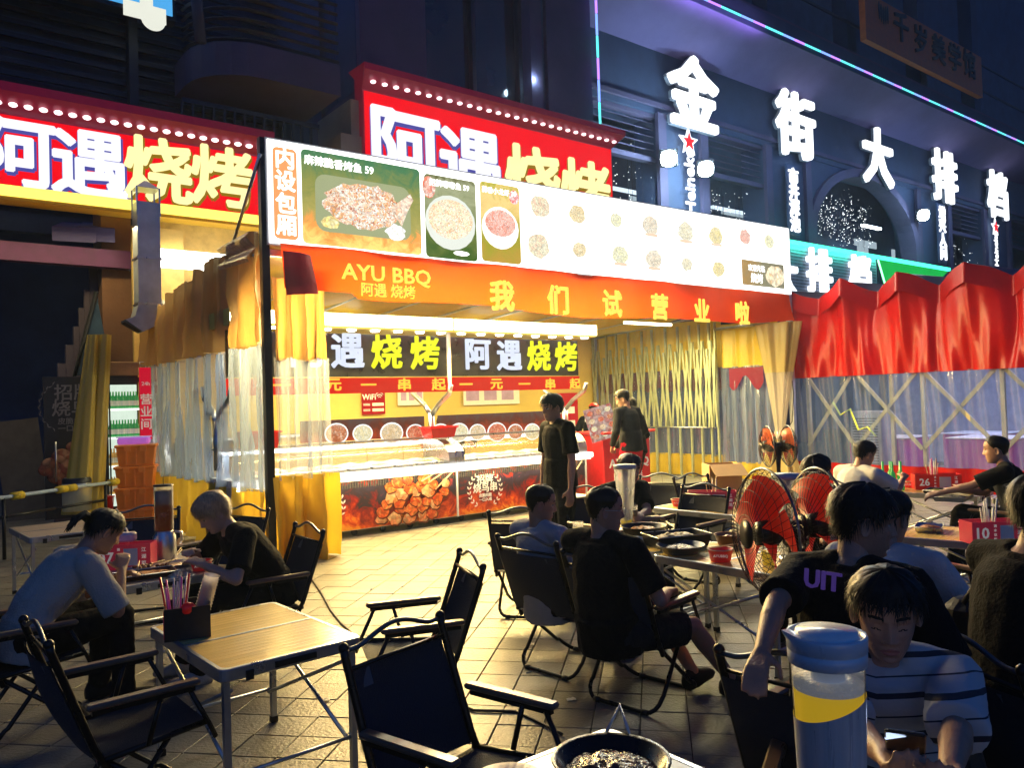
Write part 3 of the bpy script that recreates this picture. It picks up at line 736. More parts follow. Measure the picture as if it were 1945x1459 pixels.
for k in range(7):
    y = .4+k*.62; F = MB(); F.tube([(LX+.08, y, .02), (LX+.08, y, 3.15)], .016, M_galv, seg=6); F.build('hoop_pole', lc)
F = MB(); a = [PX(x_, y_, 3.0) for x_, y_ in ((440, 470), (497, 440), (497, 500), (430, 520))]
F.grid(lambda u, v: (a[0].x-SX0-.12-.05*math.sin(v*9), (a[0].y+(a[1].y-a[0].y)*u)-SY0, (a[0].z+(a[1].z-a[0].z)*u)*(1-v)+(a[3].z+(a[2].z-a[3].z)*u)*v), 10, 6, plastic('creased film', (.8, .7, .6), .5, .5)); F.build('loose_flap', lc)
fc = thing('curtain', 'narrow yellow and clear curtain gathered against the black corner post', 'curtain', (SX0, SY0, 0))
curtain('top_band', (.06, .02), (.66, .02), 2.98, 2.12, M_tan, 4, .06, fc, 5, .02)
curtain('clear_band', (.06, .02), (.7, .02), 2.14, .86, M_clear, 4, .06, fc, 5)
curtain('bottom_band', (.0, -.02), (.7, -.02), .90, .02, M_yellow, 3, .09, fc, 5, .02)
curtain('bottom_band', (.1, .13), (.68, .13), .90, .02, M_yellow, 3, .06, fc, 8, .02)
# right flank: scissor lattice with curtains behind it
rc = thing('curtain', 'folded right flank curtain of the stall, yellow above and below with clear film between', 'curtain', (SX1, SY0, 0))
Mredp = vinyl('red tent seen through film', (.25, .02, .06), .3, .3)  # added sheets standing in for the red tent showing through the film
yA, yB = 1.5, 4.85
curtain('top_band', (.05, yA), (.05, yB), 3.1, 2.14, M_yellow, 12, .05, rc, 11)
curtain('red_show_through', (.09, yA), (.09, yB), 2.15, 1.75, Mredp, 12, .04, rc, 11, .05)
curtain('clear_band', (.05, yA), (.05, yB), 2.15, .42, M_clear, 12, .05, rc, 11)
curtain('bottom_band', (.05, yA), (.05, yB), .45, .02, M_yellow, 12, .05, rc, 11)
curtain('top_band', (.03, .25), (.03, yA), 2.95, 2.12, M_yellow, 3, .03, rc, 12)
curtain('clear_band', (.03, .25), (.03, yA), 2.14, .32, plastic('tinted curtain film', (.5, .6, .85), .55, .4), 5, .05, rc, 12)
curtain('bottom_band', (.03, .25), (.03, yA), .34, .02, M_yellow, 3, .04, rc, 12)
S = MB(); S.grid(lambda u, v: (-.02, .55+u*.75, 2.1-.28*v*(1+.5*math.sin(u*9))), 12, 5, Mredp); S.build('red_show_through', rc)
Mpole = mat('dull green galvanised tube', (.42, .45, .30), .45, .4, var=.3, scale=6)
lat = thing('scissor_lattice', 'folded scissor lattice of tent tubes along the right flank of the stall', 'frame', (SX1-.12, SY0, 0))
npan = 11; ys = [yA+.02+(yB-yA-.1)*k/npan for k in range(npan+1)]
# panels are packed tighter towards the front
ys = [yA+(yB-yA)*((k/npan)**1.25) for k in range(npan+1)]
P = MB(); P.box((-.02, -.02, 0), (.02, .02, 3.0), Mpole); pm = P.mesh('upright')
for k, y in enumerate(ys): put(pm, 'upright', lat, (0, y, 0), (random.uniform(-.01, .01), random.uniform(-.01, .01), 0))
for k in range(npan):
    y0, y1 = ys[k], ys[k+1]
    for (ya, za), (yb, zb2), dx in (((y0, 1.0), ((y0+y1)/2, 2.66), -.04), ((y1, 1.0), ((y0+y1)/2, 2.66), -.07), ((y0, 2.5), ((y0+y1)/2, .98), -.05), ((y1, 2.5), ((y0+y1)/2, .98), -.08)):
        P = MB(); d = V((0, yb-ya, zb2-za)); L_ = d.length; ang = math.atan2(-(yb-ya), zb2-za)
        P.box((-.008, -.022, 0), (.008, .022, L_), Mpole, Matrix.Translation((dx, ya, za)) @ Matrix.Rotation(ang, 4, 'X')); P.build('diagonal_bar', lat)
P = MB(); P.tube([(-.1, yA, .99), (-.1, yB, 1.0)], .01, M_metal, seg=6)
P.build('hinge_rod', lat)
P = MB(); P.tube([(-.02, .3, 2.86), (-.02, yA, 2.86)], .025, Mpole, seg=6); P.build('cross_tube', lat)
# tied curtain at the right front corner: gathered to a waist, flaring below
tc_ = thing('curtain', 'pale yellow curtain tied at its waist at the right front corner of the stall', 'curtain', (SX1-.05, SY0+.02, 0))
def pinch(u, v):
    z = 2.85-v*2.82; w = .09+.25*abs(z-.92)**1.15/1.6 if z > .92 else .08+.40*(.92-z)**.8
    t = u*2*math.pi; w2 = w*(1+.16*math.sin(t*7)+.08*math.sin(t*13+1))
    return (-.12*v+w2*.55*math.cos(t), .15+w2*math.sin(t)*.9, z)
P = MB()
P.grid(lambda u, v: pinch(u, v*.31), 70, 10, vinyl('pale yellow film', (.7, .56, .25), .3, .5)); P.build('top_band', tc_)
P = MB(); P.grid(lambda u, v: pinch(u, .31+v*.42), 70, 14, plastic('pale film', (.95, .85, .7), .4, .6)); P.build('clear_band', tc_)
P = MB(); P.grid(lambda u, v: pinch(u, .73+v*.265), 70, 10, vinyl('pale yellow film', (.7, .56, .25), .3, .5)); P.build('bottom_band', tc_)
P = MB(); P.tube([(.02, -.02, 2.2), (-.05, -.12, 1.6), (-.1, -.1, 1.1), (-.16, -.02, .95)], .008, M_black, seg=5); P.build('tie_cord', tc_)

# ------------------------------------------------------------ menu lightbox over the front
mb_ = thing('menu_lightbox', 'long glowing white menu lightbox with food pictures above the stall opening', 'sign', (SX0, 7.9, 3.3))
Mlb = glow('lightbox face', (1, 1, .97), 2.2, var=.04, scale=.8)
wB = SX1-SX0
S = MB(); outline_poly([(0, 0), (wB, .02), (wB, 1.22), (0, 1.12)], 0, .16, M_white, S); S.build('frame', mb_)
S = MB(); outline_poly([(.02, .02), (wB-.02, .04), (wB-.02, 1.20), (.02, 1.10)], -.012, -.002, Mlb, S); S.build('lit_face', mb_)
def prt(x0, x1, z0, z1, m, name='printed_panel', y=-.018, r=.05, **kw):
    S = MB(); outline_poly([(x-SX0, z-3.3) for x, z in rrect(x0, x1, z0, z1, r)][::-1], y, y+.004, m, S); return S.build(name, mb_, **kw)
Mor = glow('orange print', (.95, .32, .12), 1.1, var=.1)
prt(3.09, 3.35, 3.37, 4.33, Mor)
for i, s_ in enumerate('内设包厢'): letters(s_, (3.22-SX0, -.022, 4.22-3.3-.235*i), .21, glow('cream print', (1, .93, .82), 1.6), mb_, 'lettering', off=.05, ext=.001)
def disc(x, z, rx, rz, m, y=-.024, name='printed_dish', n=20, jag=0, seed=0, parent=None, label=None):
    rr = random.Random(seed+int(x*100)); S = MB()
    pts = [(x-SX0+rx*(1+jag*rr.uniform(-1, 1))*math.cos(6.283*k/n), z-3.3+rz*(1+jag*rr.uniform(-1, 1))*math.sin(6.283*k/n)) for k in range(n)]
    outline_poly(pts[::-1], y, y+.003, m, S); return S.build(name, mb_, label=label)
Mg1 = gradprint('grilled fish picture ground', ((0, (1, .72, .2)), (.18, (.95, .35, .08)), (.3, (.42, .36, .10)), (.7, (.25, .27, .07)), (1, (.07, .20, .09))), .95, 5, 'Z', .05, 1.0, .16)
prt(3.40, 4.86, 3.35, 4.36, Mg1)
Mtray = glow('grey green tray print', (.42, .46, .25), .8)
prt(3.55, 4.72, 3.50, 4.12, Mtray, 'printed_tray', -.021, .12)
Mf1 = food('grilled fish print', ((.85, .22, .06), (1, .9, .75), (1, 1, .95), (1, .6, .3), (.8, .35, .12), (1, .97, .85), (.55, .12, .03)), 19, 1.2, distort=4)
disc(4.13, 3.83, .48, .25, Mf1, -.024, 'printed_fish', 36, .09, 1)
S = MB(); outline_poly([(x-SX0, z-3.3) for x, z in ((4.45, 3.85), (4.72, 4.05), (4.76, 3.98), (4.68, 3.84), (4.6, 3.66))], -.027, -.0245, food('fish tail print', ((1, .6, .4), (1, .85, .7), (.9, .4, .2)), 25, 1.2), S); S.build('printed_fish_tail', mb_)
disc(4.52, 3.58, .13, .09, food('radish print', ((1, 1, 1), (1, .98, .9), (.9, .9, .8)), 30, 1.5), -.028, 'printed_garnish', 14, .2)
disc(3.72, 3.60, .11, .07, food('chip print', ((1, .8, .25), (1, .9, .5), (1, .7, .2)), 20, 1.3), -.028, 'printed_garnish', 8, .15)
for s_, x, z, h_ in (('麻辣脆香烤鱼 59', 3.84, 4.25, .105), ('招牌嘟嘟鱼 59', 5.27, 4.235, .085), ('蒜香小龙虾 39', 6.02, 4.26, .08)):
    letters(s_, (x-SX0, -.03, z-3.3), h_, glow('white print', (1, 1, .95), 1.8), mb_, 'lettering', off=.03, ext=.001)
Mg2 = gradprint('pot picture ground', ((0, (.05, .12, .02)), (.4, (.16, .2, .05)), (.8, (.4, .42, .25)), (1, (.15, .16, .06))), .9, 4, 'Z', .0, 1.1, .2)
prt(4.92, 5.66, 3.34, 4.33, Mg2)
disc(5.28, 3.78, .36, .33, glow('pot rim print', (.75, .78, .7), 1.0), -.021)
disc(5.28, 3.82, .32, .24, food('stew print', ((1, .93, .75), (1, .75, .45), (.95, .5, .25), (1, 1, .9), (.8, .85, .5)), 36, 1.3, distort=2), -.024)
disc(4.98, 4.17, .09, .13, food('small red dish print', ((1, .2, .1), (1, .8, .7)), 30, 1.2), -.024)
disc(5.42, 3.42, .12, .03, glow('white print', (1, 1, .95), 1.8), -.024, 'printed_caption', 8)
Mg3 = gradprint('bowl picture ground', ((0, (.5, .3, .05)), (.35, (.35, .33, .03)), (.8, (.95, .65, .25)), (1, (.45, .42, .05))), .95, 3, 'Z', .0, 1.1, .2)
prt(5.73, 6.35, 3.36, 4.36, Mg3)
disc(6.03, 3.80, .29, .27, glow('bowl print', (1, .95, .9), 1.3), -.021)
disc(6.03, 3.86, .24, .17, food('red prawn print', ((1, .35, .25), (1, .7, .6), (.95, .25, .15), (1, .9, .85)), 34, 1.2, distort=2), -.024)
disc(6.26, 4.22, .08, .09, food('chilli print', ((1, .1, .08), (1, .9, .9)), 30, 1.2), -.024)
dishcols = [((1, .62, .45), (1, .9, .6), (1, .97, .8)), ((1, .8, .5), (.95, .75, .4), (1, .92, .7)), ((1, .95, .6), (.95, .92, .6), (1, 1, .85)), ((1, .9, .7), (.95, .8, .6), (1, 1, .9)), ((1, .93, .75), (.95, .85, .55), (1, 1, .9)), ((1, .88, .4), (.98, .8, .4), (1, .95, .7)), ((1, .62, .5), (1, .45, .35), (1, .85, .75)), ((1, .92, .45), (1, 1, .8), (1, .98, .7))]
row1 = ((1027, 392, .17), (1098, 406, .15), (1171, 418, .12), (1237, 428, .17), (1303, 440, .18), (1361, 448, .17), (1416, 450, .15), (1462, 459, .14))
row2 = ((1024, 468, .19), (1102, 474, .12), (1179, 484, .16), (1243, 492, .17), (1306, 502, .12), (1366, 511, .15))
for k, (px_, py_, r_) in enumerate(row1+row2):
    p = PY(px_, py_, 7.87); q = k % 8
    disc(p.x, p.z, r_*1.18, r_, glow('plate rim print', (1, .98, .93), 1.5), -.019, 'printed_plate')
    disc(p.x, p.z, r_*.98, r_*.82, food('dish print %d' % q, dishcols[q], 30, 1.08, distort=2), -.023, 'printed_dish', 18, .12, k)
    if k in (3, 4, 5, 10, 11): 
        S = MB(); S.box((p.x-SX0-r_*.8, -.027, p.z-3.3-r_*.95), (p.x-SX0+r_*.8, -.024, p.z-3.3-r_*.72), glow('box edge print', (.9, .62, .45), 1.0)); S.build('printed_box_edge', mb_)
    S = MB(); S.box((p.x-SX0-.1, -.0225, p.z-3.3-r_*1.5), (p.x-SX0+.1, -.0195, p.z-3.3-r_*1.4), glow('faint caption print', (1, .93, .85), 1.6)); S.build('printed_caption', mb_)
prt(11.02, 12.22, 3.42, 3.84, gradprint('dark corner picture', ((0, (.5, .3, .1)), (.5, (.3, .28, .17)), (1, (.25, .23, .15))), .8, 3, 'X', 8, 9.2, .2), r=.02)
disc(11.95, 3.62, .27, .18, food('roast bread print', ((1, .75, .5), (1, .9, .65), (.95, .65, .35)), 16, 1.3), -.022, 'printed_dish', 16, .1)
letters('欢迎光临', (11.42-SX0, -.022, 3.72-3.3), .11, glow('white print', (1, 1, .95), 1.8), mb_, 'lettering', off=.03, ext=.001)
letters('烧烤', (11.42-SX0, -.022, 3.55-3.3), .16, glow('white print', (1, 1, .95), 1.8), mb_, 'lettering', off=.03, ext=.001)
lamp('lightbox_glow', (wB/2, -.12, .5), 400, (1, .86, .55), (wB-.3, .9), rot=(rad(-62), 0, 0), parent=mb_)

# ------------------------------------------------------------ orange banner
bn = thing('banner', 'orange cloth banner with yellow lettering hanging below the menu lightbox', 'banner', (SX0, 7.86, 0))
Mban = vinyl('orange banner cloth', (.80, .065, .006), .65, .36, var=.15, spec=.2, bump=.15)
def ban(u, v):
    x = .12+u*(wB-.2); top = 3.32; bot = 2.84-.10*math.sin(u*math.pi)-.03*math.sin(u*17); 
    if u < .09: bot = 2.84-.12*(.09-u)/.09*0
    z = top+(bot-top)*v
    return (x, -.03*math.sin(u*23+v*2)-.06*v+.02*math.sin(u*57), z)
S = MB(); S.grid(ban, 120, 10, Mban); S.build('cloth', bn)
S = MB(); p = [V(loc(PY(*q, 7.83))) for q in ((533, 478), (585, 487), (600, 560), (540, 562))]
S.grid(lambda u, v: tuple((p[0]*(1-u)+p[1]*u)*(1-v)+(p[3]*(1-u)+p[2]*u)*v+V((0, .05-.05*math.sin(u*3), 0))), 8, 8, vinyl('wine banner end', (.25, .01, .03), .4, .15)); S.build('folded_end', bn)
Mbl = mat('yellow banner lettering', (.85, .62, .03), .6, var=.1, emit=.85, ecol=(1, .74, .12))  # emission put into the cloth lettering to brighten it, no lamp behind
def onb(s_, px_, py_, h_, off=.03, wide=1.0):
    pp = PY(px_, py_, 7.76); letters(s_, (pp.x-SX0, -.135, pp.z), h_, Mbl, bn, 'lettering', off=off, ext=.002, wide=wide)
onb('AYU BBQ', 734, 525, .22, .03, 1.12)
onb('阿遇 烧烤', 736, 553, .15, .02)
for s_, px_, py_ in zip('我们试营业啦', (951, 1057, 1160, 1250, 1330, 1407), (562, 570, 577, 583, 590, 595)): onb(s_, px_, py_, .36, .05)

# ------------------------------------------------------------ food cart: canopy, inner signs, chilled counter
YC = 8.9
cx0, cx1 = 2.95, 8.62
ct = thing('food_counter', 'bright chilled food counter with curved glass and flame printed front panels', 'counter', (0, YC, 0))
Mlight = glow('warm light tube', (1, .93, .62), 9, var=.02)
for x0, x1 in ((cx0, 5.93), (5.97, cx1)):
    S = MB(); S.box((x0, -.02, 2.60), (x1, .0, 2.75), Mlight); S.build('tube_light', ct)
S = MB(); S.box((cx0, .0, 2.57), (cx1, .75, 2.76), mat('olive canopy', (.45, .42, .10), .5)); S.build('canopy', ct)
lamp('tube_glow', ((cx0+cx1)/2, -.1, 2.62), 760, (1, .68, .22), (5.2, .3), rot=(rad(-50), 0, 0), parent=ct)
lamp('canopy_glow', ((cx0+cx1)/2, .32, 2.5), 100, (1, .87, .55), (5.2, .3), rot=(rad(12), 0, 0), parent=ct)
D = MB(); D.lathe([(0, 0), (.05, 0), (.06, .02)], glow('downlight disc', (1, .98, .9), 14), 12); dm = D.mesh('downlight')
for k in range(17):
    x = cx0+.2+k*.33
    put(dm, 'downlight', ct, (x, .06, 2.545))
Msignb = mat('black sign sheet', (.012, .014, .018), .3, var=.3)
Mw2 = glow('silver letter', (.72, .78, .98), .95, var=.2, scale=6); My2 = glow('yellow green letter', (.80, .86, .02), 1.0, var=.15, scale=5)
S = MB(); S.box((cx0, .16, 1.98), (cx1-.25, .19, 2.52), Msignb); S.build('sign_board', ct)
S = MB(); S.box((cx0, .14, 1.77), (cx1-.25, .185, 1.965), glow('red strip face', (.8, .02, .01), .8)); S.build('price_strip', ct)
for s_, px_, py_, k in (('阿', 585, 664, 'w'), ('遇', 661, 666, 'w'), ('烧', 735, 668, 'y'), ('烤', 808, 670, 'y'), ('阿', 909, 673, 'w'), ('遇', 968, 675, 'w'), ('烧', 1024, 676, 'y'), ('烤', 1076, 677, 'y')):
    p = PY(px_, py_, YC+.14); letters(s_, (p.x, .145, p.z), .43, Mw2 if k == 'w' else My2, ct, off=.035, ext=.01)
for s_, px_ in (('一', 535), ('元', 633), ('一', 700), ('串', 768), ('起', 833), ('一', 885), ('元', 943), ('一', 996), ('串', 1045), ('起', 1092)):
    p = PY(px_, 730-(px_-835)*.005, YC+.13); letters(s_, (p.x, .125, p.z), .155, glow('orange yellow letter', (1, .55, .05), 1.1), ct, off=.04, ext=.004, wide=1.35)
S = MB(); S.box((5.93, .1, 1.75), (5.965, .15, 2.58), M_white); S.build('sign_divider', ct)
# Y-shaped posts
for x in (2.98, 5.95, cx1-.15):
    for nm, pts in (('canopy_post', ((x, .62, .9), (x, .62, 1.48))), ('post_branch', ((x, .62, 1.44), (x, .42, 1.6), (x, .15, 1.74), (x, .1, 1.86))), ('post_branch', ((x, .62, 1.44), (x, .8, 1.6), (x, 1.1, 1.76), (x, 1.15, 1.9)))):
        S = MB(); S.tube(pts, .05 if nm == 'canopy_post' else .035, M_metal, seg=8); S.build(nm, ct)
# counter body
S = MB(); S.box((cx0, .02, .08), (8.3, .85, .72), M_galv); S.build('cabinet', ct)
for k in range(14):
    S = MB(); S.sphere((cx0+.3+k*.4, .1, .045), .045, M_black, 8, 6); S.build('castor', ct)
seams = (cx0, 4.13-.12, 5.93, 8.3)
Mfire = gradprint('flame print', ((0, (1, .42, .03)), (.2, (.75, .08, .01)), (.42, (.25, .01, .01)), (.6, (.03, .02, .03)), (.85, (.04, .03, .06)), (1, (.5, .04, .02))), 0, 4, 'Z', .0, .75, .3)
Mgrill = mat('dark grille', (.08, .07, .06), .5)
for i in range(3):
    S = MB(); S.box((seams[i]+.01, .0, .09), (seams[i+1]-.01, .018, .715), Mfire); S.build('front_panel', ct)
    S = MB()
    n_ = int((seams[i+1]-seams[i])/.035)
    for k in range(n_): S.box((seams[i]+.03+k*.035, -.012, .60), (seams[i]+.045+k*.035, -.002, .71), Mgrill)
    S.build('vent_grille', ct, kind='stuff')
for x in seams[1:]:
    S = MB(); S.box((x-.012, -.02, .08), (x+.012, -.001, .72), M_white); S.build('seam_strip', ct)
# printed skewers: chunks of meat and sticks
Mmeat = food('meat print', ((1, .22, .03), (.9, .08, .01), (1, .45, .12), (.7, .04, .01)), 20, 0, .4)
Mmeat2 = food('pale meat print', ((1, .5, .18), (1, .65, .35), (.95, .22, .05)), 16, 0, .4)
rr = random.Random(4)
Mchar = mat('charred meat print', (.16, .03, .01), .5); kk = 0
for col in range(5):
    for row in range(6):
        px_ = 728+col*24+row*5+rr.uniform(-5, 5); py_ = 985-row*15-col*3+rr.uniform(-4, 4)
        if py_ < 903: continue
        p = PY(px_, py_+3, YC-.02); r_ = .085*rr.uniform(.8, 1.15); n_ = 11; kk += 1; y_ = -.006-.0012*kk
        pts = [(p.x+r_*(1+.22*rr.uniform(-1, 1))*math.cos(6.283*k/n_), p.z+r_*.86*(1+.22*rr.uniform(-1, 1))*math.sin(6.283*k/n_)) for k in range(n_)]
        S = MB(); outline_poly(pts[::-1], y_, y_+.001, (Mmeat, Mmeat2, Mmeat)[kk % 3], S)
        S.add([(p.x+(x-p.x)*1.12+.008, y_+.0011, p.z+(z-p.z)*1.12-.012) for x, z in pts], (tuple(range(n_)),), Mchar)
        S.build('printed_meat', ct)
for a_, b_ in (((800, 915), (838, 890)), ((812, 918), (852, 890)), ((826, 930), (862, 893))):
    p, q = PY(*a_, YC-.02), PY(*b_, YC-.02); S = MB(); S.tube([(p.x, -.03, p.z), (q.x, -.03, q.z)], .012, mat('bamboo print', (.8, .55, .3), .5), seg=4); S.build('printed_skewer', ct)
for a_, b_ in (((1078, 900), (1092, 878)), ((1086, 905), (1104, 876))):
    p, q = PY(*a_, YC-.02), PY(*b_, YC-.02); S = MB(); S.tube([(p.x, -.03, p.z), (q.x, -.03, q.z)], .012, mat('bamboo print', (.8, .55, .3), .5), seg=4); S.build('printed_skewer', ct)
Mcr = mat('cream print ink', (.8, .76, .66), .5, emit=.12, ecol=(1, .95, .85))
def emblem(cx, parent, y, z, h, mm):
    """招牌 烧鸟串 between two leaf sprays"""
    for s_, dz, hh in (('招牌', .15, .13), ('烧鸟串', .03, .13), ('皮脆肉嫩', -.075, .05), ('一口入魂', -.135, .05)):
        letters(s_, (cx, y-.004, z+dz*h), hh*h, mm, parent, 'lettering', off=.03, ext=.002)
    for sgn in (-1, 1):
        S = MB()
        for k in range(8):
            t = rad(-60+k*16); x = cx+sgn*.27*h*math.cos(t); zz_ = z+.24*h*math.sin(t)
            for q in (-1, 1):
                tt = t+math.pi/2+q*.6; S.add([(x, y-.003, zz_), (x+sgn*.035*h*math.cos(tt+.35), y-.003, zz_+.035*h*math.sin(tt+.35)), (x+sgn*.06*h*math.cos(tt), y-.003, zz_+.06*h*math.sin(tt)), (x+sgn*.035*h*math.cos(tt-.35), y-.003, zz_+.035*h*math.sin(tt-.35))], ((0, 1, 2, 3),), mm)
        S.build('leaf_spray', parent)
p = PY(921, 930, YC); emblem(p.x, ct, -.006, p.z, 1.0, Mcr)
p = PY(612, 965, YC); emblem(p.x, ct, -.006, p.z, 1.0, Mcr)
lamp('under_ledge_light', ((cx0+8.3)/2, -.16, .70), 20, (1, .8, .4), (5.2, .04), rot=(rad(18), 0, 0), parent=ct)
S = MB(); S.box((cx0, -.13, .700), (8.3, -.09, .718), glow('under ledge strip', (1, .85, .5), 5)); S.build('under_ledge_strip', ct)
# ledge, inner trays of food, curved glass
S = MB(); S.bevbox((cx0, -.14, .72), (8.36, .04, .80), glow('lit ledge', (1, .96, .85), 1.5, var=.1), .02); S.build('ledge', ct)
S = MB(); S.box((cx0, .04, .72), (8.3, .85, .80), M_white); S.build('deck', ct)
Mins = glow('counter lamp', (1, .95, .78), 14)
S = MB(); S.box((cx0+.1, .66, 1.06), (8.2, .70, 1.10), Mins); S.build('inner_lamp', ct)
lamp('counter_glow', (5.6, .5, 1.05), 90, (1, .85, .55), (5.3, .2), rot=(rad(25), 0, 0), parent=ct)
foods = [food('tray food %d' % k, c_, 24, 0, .4) for k, c_ in enumerate((((.8, .5, .2), (.7, .3, .08), (.9, .7, .4)), ((.85, .75, .4), (.7, .6, .2), (.9, .85, .6)), ((.75, .2, .08), (.85, .4, .2), (.6, .1, .04)), ((.5, .6, .12), (.7, .75, .3), (.35, .45, .08)), ((.85, .65, .5), (.8, .5, .35), (.9, .8, .7))))]
for k in range(16):
    x = cx0+.15+k*.325
    S = MB(); S.bevbox((x, .08, .80), (x+.3, .6, .845), M_metal, .02)
    tr_ = S.build('food_tray', ct)
    S = MB(); S.grid(lambda u, v: (x+.02+u*.26, .1+v*.48, .85+.035*math.sin(u*3.1)*math.sin(v*3.1)+.012*noise.noise(V((u*9+k, v*14, 0)))), 10, 14, foods[k % 5]); S.build('food_heap', tr_)
Mgl = glass('counter glass', (1, .99, .95), .86, .05)
gl_prof = [(-.06+.62*math.sin(rad(a_)), .80+.33*(1-math.cos(rad(a_)))**.0*math.sin(rad(90))*0+.33*math.sin(rad(a_))) for a_ in (0,)]
prof = [(-.05, .80), (-.055, .88), (-.03, .96), (.03, 1.03), (.12, 1.08), (.25, 1.115), (.45, 1.13)]
for x0, x1 in ((cx0, 4.6), (4.62, 5.78), (6.05, 7.1), (7.12, 8.12)):
    S = MB(); S.grid(lambda u, v: (x0+(x1-x0)*u, prof[int(round(v*6))][0], prof[int(round(v*6))][1]), 1, 6, Mgl); S.build('curved_glass', ct)
for x0, x1 in ((5.79, 6.04), (8.13, 8.3)):
    S = MB(); S.loft([[V((x, py__, pz)) for py__, pz in prof]+[V((x, .6, 1.13)), V((x, .6, .8))] for x in (x0, x1)], M_metal, smooth=False); S.build('steel_rib', ct)
S = MB(); S.box((cx0, .45, 1.13), (8.3, .85, 1.15), M_metal); S.build('counter_top', ct)
# photo strip of dishes along the back of the counter
fp = thing('picture_strip', 'row of dish photographs standing along the back of the chilled counter', 'sign', (4.0, 9.5, 1.16))
S = MB(); S.box((0, 0, 0), (1.82, .02, .28), gradprint('brown strip print', ((0, (.8, .1, .03)), (.5, (.25, .06, .03)), (1, (.2, .12, .1))), .5, 5, 'Z', 0, .3, .3)); S.box((2.05, 0, 0), (4.3, .02, .28), gradprint('brown strip print', ((0, (.8, .1, .03)), (.5, (.25, .06, .03)), (1, (.2, .12, .1))), .5, 5, 'Z', 0, .3, .3)); S.build('board', fp)
dcol = (((.8, .3, .12), (.6, .15, .05), (.95, .7, .5)), ((1, .9, .6), (.95, .8, .4), (1, 1, .85)), ((.95, .75, .45), (.9, .6, .3), (1, .9, .7)), ((.9, .25, .1), (.75, .1, .05), (.95, .5, .3)))
for k, px_ in enumerate((640, 690, 745, 790, 838, 873, 908, 945, 980, 1012)):
    p = PY(px_, 824-(px_-640)*.01, 9.48); q = k % 4
    S = MB(); rd = (.17, .15, .18, .15, .16)[k % 5]
    S.add([(p.x-4+rd*math.cos(6.283*j/20), -.006, p.z-1.16+rd*.82*math.sin(6.283*j/20)) for j in range(20)], (tuple(range(20)),), glow('plate photo', (1, .97, .92), 1.0))
    pl = S.build('dish_photo', fp)
    S = MB(); S.add([(p.x-4+rd*.88*math.cos(6.283*j/16), -.01, p.z-1.16+rd*.70*math.sin(6.283*j/16)) for j in range(16)], (tuple(range(16)),), food('strip dish %d' % q, dcol[q], 34, 1.0, distort=2)); S.build('dish_food', pl)
# items on the counter
def basket(name, label, cat, p, w, d, h, m, rz=0, group=None):
    t = thing(name, label, cat, p, rz, group); S = MB()
    o = [(sx*w/2, sy*d/2) for sx, sy in ((-1, -1), (1, -1), (1, 1), (-1, 1))]; 
    rings = [[V((x*.82, y*.82, 0)) for x, y in o], [V((x, y, h)) for x, y in o], [V((x*1.06, y*1.08, h)) for x, y in o], [V((x*1.06, y*1.08, h-.02)) for x, y in o]]
    S.loft(rings, m, cap=False, smooth=False); S.add([V((x*.82, y*.82, .004)) for x, y in o], ((0, 1, 2, 3),), m); S.loft([[V((x*.96, y*.95, h-.005)) for x, y in o], [V((x*.78, y*.78, .012)) for x, y in o]], m, cap=False, smooth=False)
    S.build('tub', t); return t
Mrp = mat('red plastic', (.65, .01, .012), .3, var=.15, emit=.05)
p = PY(834, 838, 9.1); basket('basket', 'red plastic basket standing on the steel rib in the middle of the counter', 'basket', (p.x, 9.1, 1.15), .42, .28, .15, Mrp)
p = PY(505, 855, 9.1); basket('basket', 'red plastic basket seen through the clear film beside the black post', 'basket', (3.32, 9.1, 1.15), .42, .3, .2, Mrp)
# wall items behind
wf = PY(710, 765, 12.84); t = thing('wall_notice', 'square red notice with a wireless symbol on the rear wall', 'notice', (wf.x, 12.84, wf.z))
t.scale = (.66, 1, .66)
S = MB(); S.box((-.35, 0, -.32), (.35, .02, .32), glow('red notice', (.75, .02, .02), .7)); S.build('board', t)
letters('WiFi', (-.15, -.01, .16), .2, Mcr, t, 'lettering', off=.02)
for k in range(3):
    S = MB(); S.tube([(.17+.05*(k+1)*math.cos(rad(a_)), -.012, .1+.06*(k+1)*math.sin(rad(a_))) for a_ in range(40, 141, 20)], .012, Mcr, seg=4); S.build('signal_arc', t)
for z in (-.05, -.2): S = MB(); S.box((-.05, -.006, z-.04), (.3, -.001, z+.04), M_paper); S.box((-.32, -.006, z-.03), (-.12, -.001, z+.03), mat('pink ink', (.7, .4, .4), .6)); S.build('caption', t)
for px_, w_, h_, lab in ((780, .55, .35, 'white paper sheet pinned on the rear wall beside the wireless notice'), (935, 1.4, .35, 'wide clear folder of papers pinned on the rear wall above the counter')):
    p = PY(px_, 752, 12.84); t = thing('wall_notice', lab, 'notice', (p.x, 12.84, p.z)); S = MB(); S.box((-w_/2, 0, -h_/2), (w_/2, .01, h_/2), M_paper); S.build('sheet', t)
    S = MB()
    for k in range(3): S.box((-w_/2+.06+k*w_/3.2, -.004, -h_/4), (-w_/2+.06+k*w_/3.2+w_/4.5, -.001, h_/3), mat('violet ink', (.45, .3, .5), .6))
    S.build('printed_block', t, kind='stuff')
p = PY(1082, 790, 12.8); t = thing('wall_notice', 'tall red notice on the wall behind the standing man', 'notice', (p.x-.2, 12.8, p.z)); S = MB(); S.box((-.25, 0, -.5), (.45, .02, .5), glow('red notice', (.75, .02, .02), .7)); S.build('board', t); S = MB(); S.box((-.2, -.006, .05), (.35, -.002, .2), Mcr); S.box((-.2, -.006, -.3), (.35, -.002, -.1), Mcr); S.build('caption', t)
